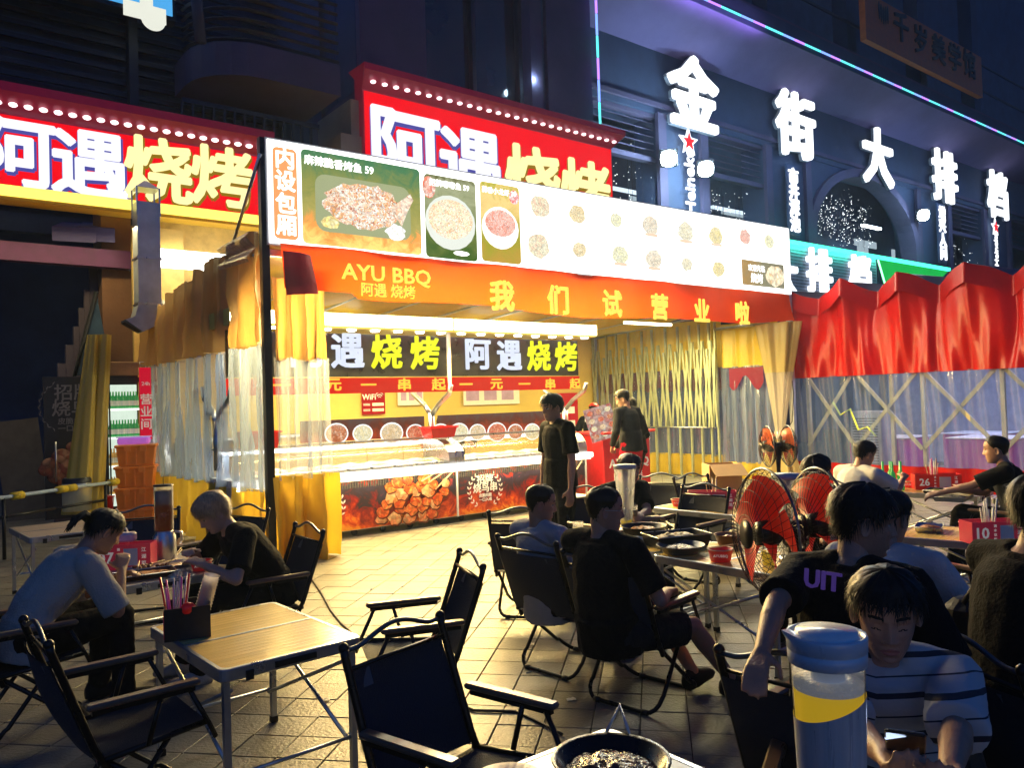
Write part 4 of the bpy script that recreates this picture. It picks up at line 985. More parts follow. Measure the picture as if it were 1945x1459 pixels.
# appliances and shelving in the shadowy back
Mwood = mat('pale plywood', (.45, .33, .16), .6, var=.2, scale=3, stretch=(1, 1, 6))
t = thing('shelf_unit', 'low plywood back counter along the rear wall of the stall', 'shelf', (3.4, 12.1, 0))
S = MB(); S.box((0, 0, 0), (5, .6, 1.15), Mwood); S.build('carcass', t); S = MB(); S.box((-.03, -.04, 1.15), (5.03, .62, 1.19), M_metal); S.build('worktop', t)
for k in range(7): S = MB(); S.box((.06+.7*k, -.018, .1), (.70+.7*k, -.001, 1.08), Mwood); S.build('cupboard_door', t)
# order counter
px0 = PY(1114, 842, 9.0); oc = thing('order_counter', 'red order counter with white lettering at the right end of the food counter', 'counter', (8.55, 8.75, 0))
S = MB(); S.bevbox((0, 0, .02), (1.05, .55, 1.05), mat('red lacquer panel', (.62, .015, .02), .35, emit=.1, ecol=(1, .02, .03)), .02); S.build('body', oc)
S = MB(); S.bevbox((-.06, -.08, 1.05), (1.12, .6, 1.09), mat('red lacquer panel', (.62, .015, .02), .35), .02); S.build('top', oc)
p = PY(1150, 884, 8.73); letters('AYU BBQ', (.55, -.012, p.z), .17, Mcr, oc, 'lettering', off=.03, wide=1.15)
p = PY(1150, 910, 8.73); letters('阿遇烧烤', (.52, -.012, p.z), .15, Mcr, oc, 'lettering', off=.02)
bt = basket('basket', 'red plastic basket on top of the red order counter', 'basket', (9.25, 8.95, 1.09), .5, .3, .14, Mrp)
Mmenu = food('menu card print', ((.95, .35, .3), (1, .75, .65), (.9, .2, .15), (1, .9, .8), (.95, .6, .4)), 16, .55, distort=1)
t = thing('menu_board', 'tilted pink menu board with rows of dish pictures leaning at the counter end', 'menu board', (8.42, 8.72, .95), rz=rad(-10), rot=(rad(-8), rad(-12), rad(-8)))
S = MB(); S.box((-.1, 0, 0), (.42, .02, .52), Mmenu); S.build('board', t)
for i in range(3):
    for j in range(4):
        S = MB(); S.add([(-.01+i*.17+.055*math.cos(6.283*k/12), -.005, .08+j*.12+.04*math.sin(6.283*k/12)) for k in range(12)], (tuple(range(12)),), food('strip dish %d' % ((i+j) % 4), dcol[(i+j) % 4], 34, 1.0)); S.build('dish_photo', t)
lamp('ceiling_lamp_light', (10.6, 9.6, 2.85), 260, (1, .84, .35), (1.6, 1.6))
lamp('ceiling_lamp_light', (6.0, 10.8, 2.75), 200, (1, .80, .32), (3, 1.2))
t = thing('ceiling_light', 'white tube light on the stall ceiling near the right flank', 'ceiling light', (10.6, 9.6, 2.9)); S = MB(); S.box((-.6, -.03, 0), (.6, .03, .04), Mlight); S.build('tube', t)
for x in (5.0, 8.2):
    t = thing('ceiling_light', 'white tube light on the stall ceiling over the %s of the working area' % ('left half' if x < 6 else 'right half'), 'ceiling light', (x, 11.0, 2.82)); S = MB(); S.box((-.6, -.03, 0), (.6, .03, .04), Mlight); S.build('tube', t)
lamp('front_fill_light', (6.5, 8.4, 3.0), 120, (1, .70, .28), (6, .15), rot=(rad(-35), 0, 0))  # added fill light for the paving, its source is out of sight
for x in (5.0, 8.0):  # unseen tubes added behind the banner to go with the fill light
    t = thing('ceiling_light', 'added, unseen tube light under the %s front beam of the stall, behind the orange banner' % ('left' if x < 6 else 'right'), 'ceiling light', (x, 8.2, 3.14)); S = MB(); S.box((-1, -.02, 0), (1, .02, .03), Mlight); S.build('tube', t)

# ------------------------------------------------------------ red tent along the right
TX = 12.72
rt = thing('market_tent', 'glossy red folding tent with clear film walls at the right edge', 'tent', (TX, 0, 0))
peaks = [8.15, 6.98, 6.04, 5.04, 4.0, 2.9]
def zig(y):
    for a_, b_ in zip(peaks, peaks[1:]):
        if b_ <= y <= a_: return abs((y-b_)/(a_-b_)*2-1)       # 1 at a peak, 0 in a valley
    return 1
def redsheet(u, v):
    y = 8.2-u*5.3; k = zig(y); zt_ = 3.2+.26*k; z = zt_+(1.86-zt_)*v
    fold = .34*(k-.5)*(1-v*.75)
    w2 = .035*math.sin(y*14+1.1*math.sin(v*4))*(.2+.9*v) + .05*math.sin(y*6.1+2)*v + .012*math.sin(y*37+v*3)*v
    return (-.1-fold+w2, y+.10*(1-k)*math.sin(v*3.1)*math.sin(y*5), z)
S = MB(); S.grid(redsheet, 260, 26, M_red); S.build('red_valance', rt)
S = MB(); S.grid(lambda u, v: (-.12-.34*(zig(8.2-u*5.3)-.5)-.03*v, 8.2-u*5.3, 3.22+.26*zig(8.2-u*5.3)-.30*v+.02*math.sin(u*60)), 200, 5, M_red); S.build('ridge_flap', rt)
Mroof = vinyl('dark red roof vinyl', (.10, .01, .03), .35, .06)
S = MB(); S.grid(lambda u, v: (-.1-.34*(zig(8.2-u*5.3)-.5)*(1-v)+v*5, 8.2-u*5.3, 3.19+.26*zig(8.2-u*5.3)*(1-.3*v)+v*.25), 120, 12, Mroof); S.build('roof_sheet', rt)
Mfilm = plastic('tent window film', (.40, .58, .98), .76, .30, 10, .1)
def filmsheet(u, v):
    y = 8.2-u*5.3; z = 1.88-v*1.5
    return (-.03+.05*math.sin(y*11+v*1.5)+.03*math.sin(y*29+v*3), y, z)
S = MB(); S.grid(filmsheet, 200, 14, Mfilm); S.build('clear_wall', rt)
S = MB(); S.grid(lambda u, v: (-.03+.05*math.sin((8.2-u*5.3)*11+1.5), 8.2-u*5.3, .38-v*.36), 120, 4, M_red); S.build('red_skirt', rt)
Mwp = mat('sandy tent tube', (.50, .42, .22), .5, .2, var=.3, scale=5)
for y in (7.9, 6.4, 5.9, 4.75, 3.6):
    S = MB(); S.box((.12, y-.03, 0), (.18, y+.03, 3.2), Mwp); S.build('upright', rt)
for ya, yb in ((7.9, 7.0), (7.0, 5.9), (5.9, 4.75), (4.75, 3.6)):
    for (y0, z0), (y1, z1) in (((ya, .65), (yb, 1.95)), ((yb, .65), (ya, 1.95))):
        d = V((0, y1-y0, z1-z0)); S = MB()
        S.box((-.012, -.03, 0), (.012, .03, d.length), Mwp, Matrix.Translation((.08 if y1 < y0 else .05, y0, z0)) @ Matrix.Rotation(math.atan2(-(y1-y0), z1-z0), 4, 'X')); S.build('diagonal_bar', rt)
S = MB(); S.tube([(.0, 7.35, 1.42), (-.05, 7.2, 1.2), (.0, 7.05, 1.3), (-.03, 6.9, .95), (-.02, 6.75, 1.0), (-.04, 6.6, .85)], .018, mat('yellow green strap', (.6, .65, .08), .5, emit=.1, ecol=(.8, .9, .1)), seg=5); S.build('strap', rt)
lamp('tent_light', (TX+1.2, 6.2, 2.7), 45, (1, .6, .3), (.6, 3.5), rot=(0, rad(25), 0))
lamp('tent_light', (TX+2.5, 5.4, 2.6), 90, (.55, .6, 1), (1.2, 2.5))
t = thing('ceiling_light', 'warm tube light under the roof of the red tent', 'ceiling light', (TX+1.3, 6.2, 2.85)); S = MB(); S.box((-.02, -1.2, 0), (.02, 1.2, .03), glow('warm tent tube', (1, .7, .4), 5)); S.build('tube', t)
# inside the tent: tables under magenta cloths, pale wall, an air cooler
Mmag = mat('magenta cloth', (.45, .03, .25), .6, emit=.05, ecol=(1, .05, .6))
for k, (x, y) in enumerate(((14.3, 7.2), (14.6, 5.6), (14.2, 4.2), (16, 6.3))):
    t = thing('cloth_table', 'magenta covered table inside the red tent, %s' % ('behind the left window', 'behind the middle window', 'behind the right window', 'at the far side')[k], 'table', (x, y, 0))
    S = MB(); S.bevbox((-.5, -.5, 0), (.5, .5, .74), Mmag, .04); S.build('cloth', t); S = MB(); S.bevbox((-.53, -.53, .74), (.53, .53, .76), M_white, .03); S.build('tabletop', t)
t = thing('wall', 'pale wall at the far side of the red tent', 'wall', (TX+5.2, 0, 0)); S = MB(); S.box((0, 1.5, 0), (.1, 9, 3.1), mat('pale blue panel', (.45, .5, .62), .6)); S.build('panel', t)
t = thing('air_cooler', 'tall grey air cooler with a grille standing inside the red tent', 'air cooler', (13.3, 7.0, 0)); S = MB(); S.bevbox((-.2, -.28, 0), (.2, .28, 1.25), mat('grey cooler', (.35, .35, .4), .4), .03); S.build('casing', t)
for k in range(18): S = MB(); S.box((-.215, -.22, .35+k*.045), (-.202, .22, .365+k*.045), M_black); S.build('grille_slat', t)

# ------------------------------------------------------------ left side passage
ps = thing('building', 'shadowy passage structure with brown pier and stepped pinkish wall under the left sign', 'building', (0, 12.6, 0))
Mpink = mat('pinkish plaster', (.12, .09, .11), .8, var=.25, scale=2, dirt=.3, bump=.3, bscale=20)
Mbrown = mat('brown pier plaster', (.26, .12, .05), .75, var=.3, scale=1.2, dirt=.3, bump=.3, bscale=20)
xa, xb = PY(195, 600, 13).x, PY(252, 600, 13).x
S = MB(); S.box((xa, .4, 0), (xb, 1.0, 5.5), Mbrown); S.build('pier', ps)
xa2 = PY(165, 600, 13.3).x
S = MB()
steps = [(100, 720), (110, 690), (125, 655), (140, 620), (150, 585), (160, 550), (170, 500)]
for (px_, py_), (px2, _) in zip(steps, steps[1:]+[(197, 0)]):
    p = PY(px_, py_, 13.3); q = PY(px2, py_, 13.3); S.box((p.x, .7, .0), (q.x+.001, .8, p.z), Mpink)
S.build('stepped_wall', ps)
S = MB(); a, b = PY(0, 478, 12.9), PY(252, 490, 12.9); S.box((a.x-3, .2, a.z-.12), (b.x, .4, a.z+.14), mat('purple beam', (.13, .03, .12), .6)); S.build('beam', ps)
S = MB(); S.box((-9, 2.2, 4.6), (xb, 2.4, 4.9), M_dark); S.build('soffit_beam', ps)
for px_, w_ in ((95, .55), (140, .5)):
    p = PY(px_, 455, 13.0); S = MB(); S.box((0, 0, 0), (w_, 3.0, .2), M_soffit, Matrix.Translation((p.x, .2, p.z-.05)) @ Matrix.Rotation(rad(-12), 4, 'Z') @ Matrix.Rotation(rad(14), 4, 'X')); S.build('ceiling_beam', ps)
S = MB(); a, b, c_ = PY(182, 555, 12.9), PY(140, 715, 12.9), PY(175, 700, 12.9)
S.add([(a.x, .28, a.z), (b.x, .28, b.z), (c_.x+.25, .28, c_.z)], ((0, 1, 2),), mat('dim blue glazing', (.03, .07, .11), .5)); S.tube([(a.x, .25, a.z), (b.x, .25, b.z), (c_.x+.3, .25, c_.z)], .035, M_black, seg=5); S.build('triangular_window', ps)
S = MB(); S.box((-14, 7, 0), (8, 7.1, 8), M_dark); S.build('far_wall', ps)
S = MB(); S.box((3.2, .35, 2.6), (6.6, .45, 4.7), mat('ochre panel wall', (.62, .42, .12), .6)); S.build('ochre_fascia', ps)
S = MB(); S.box((PY(252, 500, 12.6).x, .02, 0), (3.5, .1, 4.4), mat('ochre panel wall', (.62, .42, .12), .6, var=.2, dirt=.2)); S.build('ochre_wall', ps)
S = MB(); S.box((PY(290, 500, 12.58).x-.1, -.02, 0), (PY(290, 500, 12.58).x+.18, .015, 3.3), mat('white door leaf', (.6, .58, .52), .5)); S.build('door_leaf', ps)
S = MB(); p = PY(292, 492, 12.5); S.box((p.x, -.35, p.z-.12), (4.9, -.1, p.z+.12), glow('white passage tube', (1, .98, .85), 5)); S.build('tube_light', ps)
lamp('passage_light', (3.9, 12.0, 3.7), 22, (1, .85, .5), (1.5, .2), rot=(0, 0, 0))
# lit windows deep in the passage
t = thing('wall_screen', 'small blue lit screen deep in the dark passage at the left edge', 'screen', PD(8, 712, 17)); S = MB(); S.box((-.35, 0, -.45), (.33, .04, .38), glow('blue screen', (.12, .3, .8), .8, var=.5, scale=9)); S.build('face', t); S = MB()
for k in range(5): S.box((-.3, -.01, .2-k*.13), (.1, -.002, .26-k*.13), glow('pale screen text', (.5, .7, 1), .8))
S.build('text_line', t, kind='stuff')
t = thing('lit_column', 'pale lit lattice column in the dark passage right of the blue screen', 'column', PD(48, 715, 17)); S = MB(); S.box((-.13, 0, -.35), (.13, .1, .42), glow('pale column', (.6, .68, .62), .55)); S.build('panel', t)
S = MB(); S.tube([(-.12, -.01, .05), (0, -.01, .3), (.12, -.01, .05)], .012, M_black, seg=4); S.tube([(-.13, -.01, 0), (.13, -.01, 0)], .012, M_black, seg=4); S.build('lattice', t)
# duct
p = PY(277, 400, 12.05); t = thing('exhaust_duct', 'square galvanised exhaust duct hanging in front of the ochre wall', 'duct', (p.x, 12.05, 2.85))
S = MB()
S.box((-.15, -.15, .3), (.15, .15, 1.75), M_galv); S.build('duct_shaft', t)
S = MB(); S.loft([[V((-.15, -.15, .3)), V((.15, -.15, .3)), V((.15, .15, .3)), V((-.15, .15, .3))], [V((-.2, -.15, .12)), V((.12, -.15, .02)), V((.12, .15, .02)), V((-.2, .15, .12))], [V((-.33, -.15, .06)), V((-.1, -.15, -.1)), V((-.1, .15, -.1)), V((-.33, .15, .06))]], M_galv, smooth=False); S.build('duct_elbow', t)
S = MB(); S.add([(-.335, -.12, .03), (-.12, -.12, -.1), (-.12, .12, -.1), (-.335, .12, .03)], ((0, 1, 2, 3),), M_black); S.build('duct_mouth', t)
for z in (.3, .95): S = MB(); S.box((-.165, -.165, z-.015), (.165, .165, z+.015), M_metal); S.build('duct_flange', t)
S = MB(); S.loft([[V((-.16, -.16, 1.95)), V((.16, -.16, 1.95)), V((.16, .16, 1.95)), V((-.16, .16, 1.95))], [V((-.02, -.02, 2.08)), V((.02, -.02, 2.08)), V((.02, .02, 2.08)), V((-.02, .02, 2.08))]], M_galv, smooth=False)
S.build('rain_cap', t)
for sx_ in (-1, 1):
    for sy_ in (-1, 1): S = MB(); S.box((sx_*.15-.01, sy_*.15-.01, 1.55), (sx_*.15+.01, sy_*.15+.01, 1.96), M_metal); S.build('cap_strut', t)
# vertical red sign
p = PY(277, 765, 12.0); t = thing('wall_sign', 'narrow upright red sign with white characters on the ochre wall', 'sign', (p.x, 12.0, p.z)); S = MB(); S.box((-.075, 0, -.52), (.075, .03, .5), glow('red sign sheet', (.8, .01, .04), .55)); S.build('board', t)
for s_, z in (('营', .05), ('业', -.12), ('时', -.02), ('间', -.3)):
    if s_ in '营业间': letters(s_, (0, -.012, z), .15, Mcr, t, 'lettering', off=.02)
letters('24h', (0, -.012, .27), .07, Mcr, t, 'lettering', off=.01)
# fridge with bottles
fr = thing('drinks_fridge', 'tall glass fronted drinks fridge with rows of green bottles', 'fridge', (2.30, 12.30, 0), rad(0))
fr.scale = (.47, .6, 1)
S = MB(); S.box((0, .05, .02), (.95, .7, 2.15), M_black); S.build('cabinet', fr)
S = MB(); S.box((.1, .03, .3), (.9, .045, 2.02), glow('fridge inner light', (.75, .9, .75), .9, var=.3, scale=4)); S.build('lit_interior', fr)
for z in (.45, .85, 1.25, 1.65): S = MB(); S.box((.1, -.2, z), (.9, .03, z+.03), glow('lit shelf', (.9, 1, .85), 1.2)); S.build('shelf', fr)
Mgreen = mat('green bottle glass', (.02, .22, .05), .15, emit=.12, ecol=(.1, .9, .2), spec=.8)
Mlabel = mat('bottle label', (.7, .75, .55), .5, emit=.15)
def bottle_mesh(mg=None, h=.24):
    b_ = MB(); b_.lathe([(0, 0), (.03, 0), (.032, .02), (.032, .13), (.026, .165), (.012, .19), (.011, h), (0, h)], mg or Mgreen, 10); b_.lathe([(.0325, .04), (.0325, .11)], Mlabel, 10); return b_.mesh('bottle')
bmesh_ = bottle_mesh(); bm_am = bottle_mesh(mat('amber bottle glass', (.5, .25, .04), .2, emit=.15, ecol=(1, .7, .2)))
for z in (.48, .88, 1.28, 1.68):
    for k in range(10):
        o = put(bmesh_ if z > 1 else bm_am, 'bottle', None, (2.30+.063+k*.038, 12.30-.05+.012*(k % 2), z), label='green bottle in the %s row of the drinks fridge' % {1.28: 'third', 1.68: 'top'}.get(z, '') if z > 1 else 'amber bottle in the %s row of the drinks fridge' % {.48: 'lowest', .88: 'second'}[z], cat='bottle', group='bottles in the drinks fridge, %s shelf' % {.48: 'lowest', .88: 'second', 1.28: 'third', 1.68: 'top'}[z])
S = MB(); S.box((.05, -.22, .1), (.95, -.2, .25), mat('red fridge plinth', (.5, .02, .03), .4)); S.box((.06, -.215, .27), (.1, -.19, 2.1), M_black); S.box((.9, -.215, .27), (.94, -.19, 2.1), M_black); S.box((.06, -.215, 2.05), (.94, -.19, 2.12), M_black); S.build('door_frame', fr)
t = thing('box', 'brown open box on top of the drinks fridge', 'box', (2.36, 12.32, 2.15)); S = MB(); S.bevbox((0, 0, 0), (.4, .35, .2), mat('brown cardboard', (.35, .2, .09), .8), .02); S.build('carton', t)
t = thing('basket', 'small wire basket on top of the drinks fridge', 'basket', (2.78, 12.35, 2.15)); S = MB()
for k in range(5): S.tube([(k*.08, 0, 0), (k*.08, 0, .2)], .006, M_metal, seg=4); S.tube([(0, 0, k*.05), (.32, 0, k*.05)], .006, M_metal, seg=4)
S.build('wire_mesh', t, kind='stuff')
# orange crates
Mcr_o = mat('orange plastic', (.85, .24, .03), .35, var=.12, dirt=.15, emit=.02)
def crate():
    t = thing('crate', 'x', 'crate', (0, 0, 0)); S = MB()
    o = [(x*.25, y*.17) for x, y in ((-1, -1), (1, -1), (1, 1), (-1, 1))]
    S.loft([[V((x*.86, y*.84, 0)) for x, y in o], [V((x*.97, y*.97, .255)) for x, y in o]], Mcr_o, smooth=False)
    for k in (-.12, 0, .12): S.box((k-.01, -.172, .03), (k+.01, -.155, .24), Mcr_o)
    S.build('bin', t); S = MB(); S.bevbox((-.265, -.185, .25), (.265, .185, .29), Mcr_o, .02); S.build('lid', t)
    for s_ in (-1, 1): S = MB(); S.box((s_*.1-.04, -.2, .20), (s_*.1+.04, -.186, .27), Mcr_o); S.build('clip', t)
    return t
cp = PD(256, 900, 11.0); names = ['lowest orange crate of the stack', 'second orange crate from the bottom of the stack', 'third orange crate from the bottom of the stack', 'topmost orange crate, under the purple tray']
base = crate(); base.location = (cp.x, cp.y, .0); base['label'] = names[0]+' beside the stall curtain'; base['group'] = 'stacked orange crates'; base.rotation_euler = (0, 0, rad(-22))
for k in range(1, 4): copy_thing(base, (cp.x+.01*k, cp.y-.006*k, .295*k), rad(-22+3*(k % 2)), names[k]+' beside the stall curtain', 'stacked orange crates')
t = thing('tray', 'purple pink tray resting on top of the orange crates', 'tray', (cp.x, cp.y, 1.18), rad(-20)); S = MB()
S.bevbox((-.2, -.13, 0), (.2, .13, .09), mat('magenta plastic', (.5, .08, .5), .35, emit=.25, ecol=(.8, .25, 1)), .03); S.build('tub', t); S = MB(); S.bevbox((-.215, -.145, .09), (.215, .145, .105), mat('pale violet lid', (.5, .35, .7), .4, emit=.25, ecol=(.6, .5, 1)), .03); S.build('lid', t)
# rolled yellow tarpaulins leaning
yt = thing('rolled_tarpaulin', 'tall yellow tarpaulin rolls leaning against the brown pier', 'tarpaulin', (0, 0, 0))
for (a_, b_, r0, r1, d) in (((148, 985, ), (176, 640), .17, .06, 10.2), ((172, 985), (196, 640), .14, .09, 10.35)):
    p, q = PD(a_[0], 975, d), PD(b_[0], 636, d+.35)
    def fn(u, v, p=p, q=q, r0=r0, r1=r1):
        c = p*(1-v)+q*v; r_ = (r0+(r1-r0)*v)*(1+.13*math.sin(u*6.283*4+1)+.06*math.sin(u*6.283*9)); return (c.x+r_*math.cos(u*6.283), c.y+r_*math.sin(u*6.283), c.z)
    S = MB(); S.grid(fn, 48, 14, vinyl('dusty yellow tarpaulin', (.62, .44, .06), .45, .15)); S.build('roll', yt)
p = PD(146, 925, 10.15); S = MB(); S.lathe([(.0, -.3), (.17, -.3), (.17, .05), (.14, .12)], plastic('wrap film', (.7, .75, .7), .2, .6), 16, xf=Matrix.Translation(p)); S.build('film_wrap', yt)
S = MB(); S.lathe([(.172, .05), (.17, .1), (.15, .12)], M_black, 16, xf=Matrix.Translation(p)); S.build('binding', yt)
# dark poster panel of the shuttered shop
p = PY(82, 716, 12.45); q = PY(205, 950, 12.45); t = thing('poster_panel', 'dark poster panel with pale characters and printed meat behind the yellow tarpaulin', 'poster', (p.x, 12.45, 0)); wq = q.x-p.x
S = MB(); S.box((0, 0, q.z-.2), (wq, .05, p.z), mat('dark poster', (.022, .022, .03), .35, var=.3)); S.build('board', t)
pc = PY(140, 768, 12.42); Mdim = mat('grey print ink', (.20, .19, .20), .6)
for s_, dx, dz, h_ in (('招牌', 0, .22, .22), ('烧鸟串', .08, .0, .22), ('皮脆肉嫩', 0, -.18, .09), ('一口入魂', 0, -.28, .09)): letters(s_, (pc.x-p.x+dx, -.004, pc.z-.05+dz), h_, Mdim, t, 'lettering', off=.02, ext=.002)
S = MB()
for k in range(8):
    tt = rad(130+k*14); x = pc.x-p.x+.02+.42*math.cos(tt); z = pc.z-.03+.38*math.sin(tt)
    for s2 in (-1, 1): S.add([(x, -.003, z), (x+.04*math.cos(tt+1.2*s2+.4), -.003, z+.04*math.sin(tt+1.2*s2+.4)), (x+.07*math.cos(tt+1.2*s2), -.003, z+.07*math.sin(tt+1.2*s2))], ((0, 1, 2),), Mdim)
S.build('leaf_spray', t)
for px_, py_, r_ in ((118, 868, .13), (96, 884, .12), (130, 890, .14), (108, 905, .12), (88, 893, .1), (140, 850, .1), (125, 915, .12)):
    w_ = PY(px_, py_, 12.44); S = MB(); S.sphere((w_.x-p.x, -.006, w_.z), (r_, .01, r_*.85), food('dim meat print', ((.4, .12, .04), (.3, .05, .02), (.5, .25, .12)), 12, 0, .5), 10, 8); S.build('printed_meat', t)
S = MB(); S.tube([(.13, -.04, .7), (.13, -.04, 1.25)], .012, M_metal, seg=6); S.build('door_pull', t)
t = thing('plywood_sheet', 'dusty plywood sheet leaning at the left of the dark poster', 'board', PD(62, 880, 12.4)+V((0, 0, -.9))); S = MB(); S.box((-.35, 0, 0), (.25, .03, 1.6), mat('dusty plywood', (.16, .13, .10), .8, dirt=.5), Matrix.Rotation(rad(-6), 4, 'Y')); S.build('sheet', t); S = MB(); S.box((.18, -.03, 0), (.28, .0, 1.9), mat('dusty plywood', (.16, .13, .10), .8)); S.build('batten', t)
# barrier rail with yellow sleeves
a, b = PZ(-40, 952, .7), PZ(222, 915, .7)
t = thing('barrier', 'low bluish white barrier rail with yellow and black sleeves behind the left tables', 'barrier', (0, 0, 0)); d = b-a
S = MB(); S.tube([a+V((0, 0, -.05)), a+d*.08, a+d*.5, b], .022, mat('pale blue tube', (.5, .62, .7), .4), seg=8); S.build('top_rail', t)
for k, f in enumerate((.24, .55, .62, .97)):
    c_ = a+d*f; S = MB(); S.tube([c_-d*.035, c_+d*.035], .045, mat('hazard yellow foam', (.75, .55, .03), .5), seg=8); S.build('sleeve', t)
for f in (.15, .9): c_ = a+d*f; S = MB(); S.tube([c_, V((c_.x, c_.y, 0))], .02, M_black, seg=6); S.build('post', t)
for f in (.3, .7): c_ = a+d*f; S = MB(); S.tube([c_-d*.2+V((0, 0, -.22)), c_+d*.2+V((0, 0, -.22))], .018, M_black, seg=6); S.build('lower_rail', t)
t = thing('bucket', 'red plastic bucket on the ground beside the orange crates', 'bucket', (cp.x-.45, cp.y+.3, .0)); S = MB(); S.lathe([(0, 0), (.2, 0), (.24, .45), (.25, .45), (.25, .47), (.0, .46)], Mrp, 20); S.build('body', t); S = MB(); S.tube([(-.24, 0, .45), (-.1, -.2, .5), (.1, -.2, .5), (.24, 0, .45)], .008, M_metal, seg=5); S.build('handle', t)

# ------------------------------------------------------------ folding chairs
Mfab = mat('dark blue mesh fabric', (.016, .024, .045), .75, var=.2, scale=40, bump=.6, bscale=220, sheen=.03)
Mtube = mat('black tube frame', (.015, .016, .018), .3, .5, var=.2)
Mrail = mat('worn steel rail', (.16, .18, .2), .3, .8)
Marm = mat('wood grain armrest', (.20, .12, .075), .3, var=.3, scale=8, stretch=(4, .4, 4), coat=.4)
Mtag = mat('faded tag', (.12, .14, .17), .6)
def make_chair():
    t = thing('folding_chair', 'x', 'chair', (0, 0, 0)); W2 = .235
    def back(u, v): return ((u*2-1)*(W2-.005), -.165-.135*v-.025*math.sin(v*3.1)*(1-(u*2-1)**2)-.02*(1-(u*2-1)**2), .36+.36*v)
    S = MB(); S.grid(back, 12, 12, Mfab); S.grid(lambda u, v: tuple(V(back(u, v))+V((0, -.006, 0))), 12, 12, Mfab); S.build('backrest', t)
    S = MB(); S.grid(lambda u, v: ((u*2-1)*(W2-.01), -.16+.40*v, .345+.035*v-.03*math.sin(v*3.1)*(1-(u*2-1)**2)), 10, 10, Mfab); S.grid(lambda u, v: ((u*2-1)*(W2-.01), -.16+.40*v, .338+.035*v-.03*math.sin(v*3.1)*(1-(u*2-1)**2)), 10, 10, Mfab); S.build('seat', t)
    for s in (-1, 1):
        x = s*W2
        S = MB(); S.tube([(x, -.12, .30), (x, -.17, .40), (x, -.30, .77), (x, -.305, .80)], [.013, .014, .014, .017], Mtube, seg=8); S.sphere((x, -.306, .802), .019, Mtube, 8, 6); S.build('back_post', t)
        S = MB(); S.tube([(x, -.16, .345), (x, .24, .385)], .012, Mtube, seg=8); S.build('seat_rail', t)
        S = MB(); S.bevbox((x+s*.022-.024, -.20, .545), (x+s*.022+.024, .20, .568), Marm, .012); S.build('armrest', t)
        S = MB(); S.box((x+s*.022-.010, -.18, .525), (x+s*.022+.010, .18, .544), Mtube); S.build('arm_bar', t)
        S = MB(); S.tube([(x+s*.014, .16, .535), (x+s*.014, .235, .38), (x+s*.014, .26, .32)], .010, Mtube, seg=6); S.build('arm_strut', t)
        S = MB(); S.tube([(x+s*.014, .06, .535), (x+s*.014, .01, .36)], .010, Mtube, seg=6); S.build('arm_strut', t)
    # arched carrying rail on top
    S = MB(); S.tube([((u-.5)*2*W2*.97, -.306, .792+.045*max(0, math.sin((u-.12)/.76*math.pi))**1.3 if .12 < u < .88 else .792) for u in [i/18 for i in range(19)]], .009, Mrail, seg=8); S.build('top_rail', t)
    S = MB(); S.tube([(-W2, -.285, .735), (W2, -.285, .735)], .008, Mtube, seg=6); S.build('cross_rail', t)
    def loop(y0, z0, y1, m=Mtube):
        r_ = .07; pts = []; w_ = W2-.015
        pts.append((-w_, y0, z0)); pts.append((-w_, y1+(y0-y1)*.25, z0*.25))
        for k in range(5):
            a_ = rad(180+90*k/4); pts.append((-w_+r_+r_*math.cos(a_), y1+(y0-y1)*max(0, (.07+.07*math.sin(a_)))/z0, .012+r_+r_*math.sin(a_)))
        for k in range(5):
            a_ = rad(270+90*k/4); pts.append((w_-r_+r_*math.cos(a_), y1+(y0-y1)*max(0, (.07+.07*math.sin(a_)))/z0, .012+r_+r_*math.sin(a_)))
        pts.append((w_, y1+(y0-y1)*.25, z0*.25)); pts.append((w_, y0, z0)); return pts
    S = MB(); S.tube(loop(.10, .37, -.17), .0115, Mtube, seg=8); S.build('leg_loop', t)
    S = MB(); S.tube(loop(-.12, .33, .27), .0115, Mtube, seg=8); S.build('leg_loop', t)
    for k, (y_, z_) in enumerate(((-.17, .012), (.27, .012))):
        for s in (-1, 1): S = MB(); S.tube([(s*.13, y_, z_), (s*.165, y_, z_)], .0155, M_black, seg=8); S.build('rubber_foot', t)
    S = MB(); S.box((.12, -.0035, 0), (.165, 0, .06), Mtag, Matrix.Translation((0, -.292, .655)) @ Matrix.Rotation(rad(20), 4, 'X')); S.build('fabric_tag', t)
    return t
chair0 = make_chair(); _used = []
def chair(x, y, az, label, tilt=0):
    rz = rad(az-90)
    if not _used:
        _used.append(1); chair0.location = (x, y, .001); chair0.rotation_euler = (0, 0, rz); chair0['label'] = label; chair0['group'] = 'black folding chairs'; return chair0
    return copy_thing(chair0, (x, y, .001), rz, label, 'black folding chairs')
def RD(r_, d, z=0): return V((_rt0*r_+V((math.cos(YAW), math.sin(YAW), 0))*d)) + V((0, 0, z))
def ch_top(r_, d, az, label):
    p = RD(r_, d); f = V((math.cos(rad(az)), math.sin(rad(az)), 0)); p = p+f*.30; return chair(p.x, p.y, az, label)
ch_top(-.436, 2.81, -75, 'empty black folding chair nearest the camera, its back towards the wooden table')
ch_top(-.246, 4.07, 160, 'empty black folding chair facing the wooden table, light catching its arched top rail')
ch_top(.055, 4.56, 7, 'black folding chair of the man in the pale grey shirt seen from behind')
ch_top(.42, 4.02, 10, 'black folding chair of the bespectacled man in black sitting with legs stretched right')
ch_top(-1.39, 5.28, 179, 'black folding chair of the fair haired diner in front of the stall curtain')
chair(.70, 3.45, 3, 'empty black folding chair in the lower left corner')
chair(.50, 4.80, 2, 'black folding chair under the diner with the ponytail')
chair(1.52, 6.75, 250, 'empty black folding chair behind the tower of dark drink')
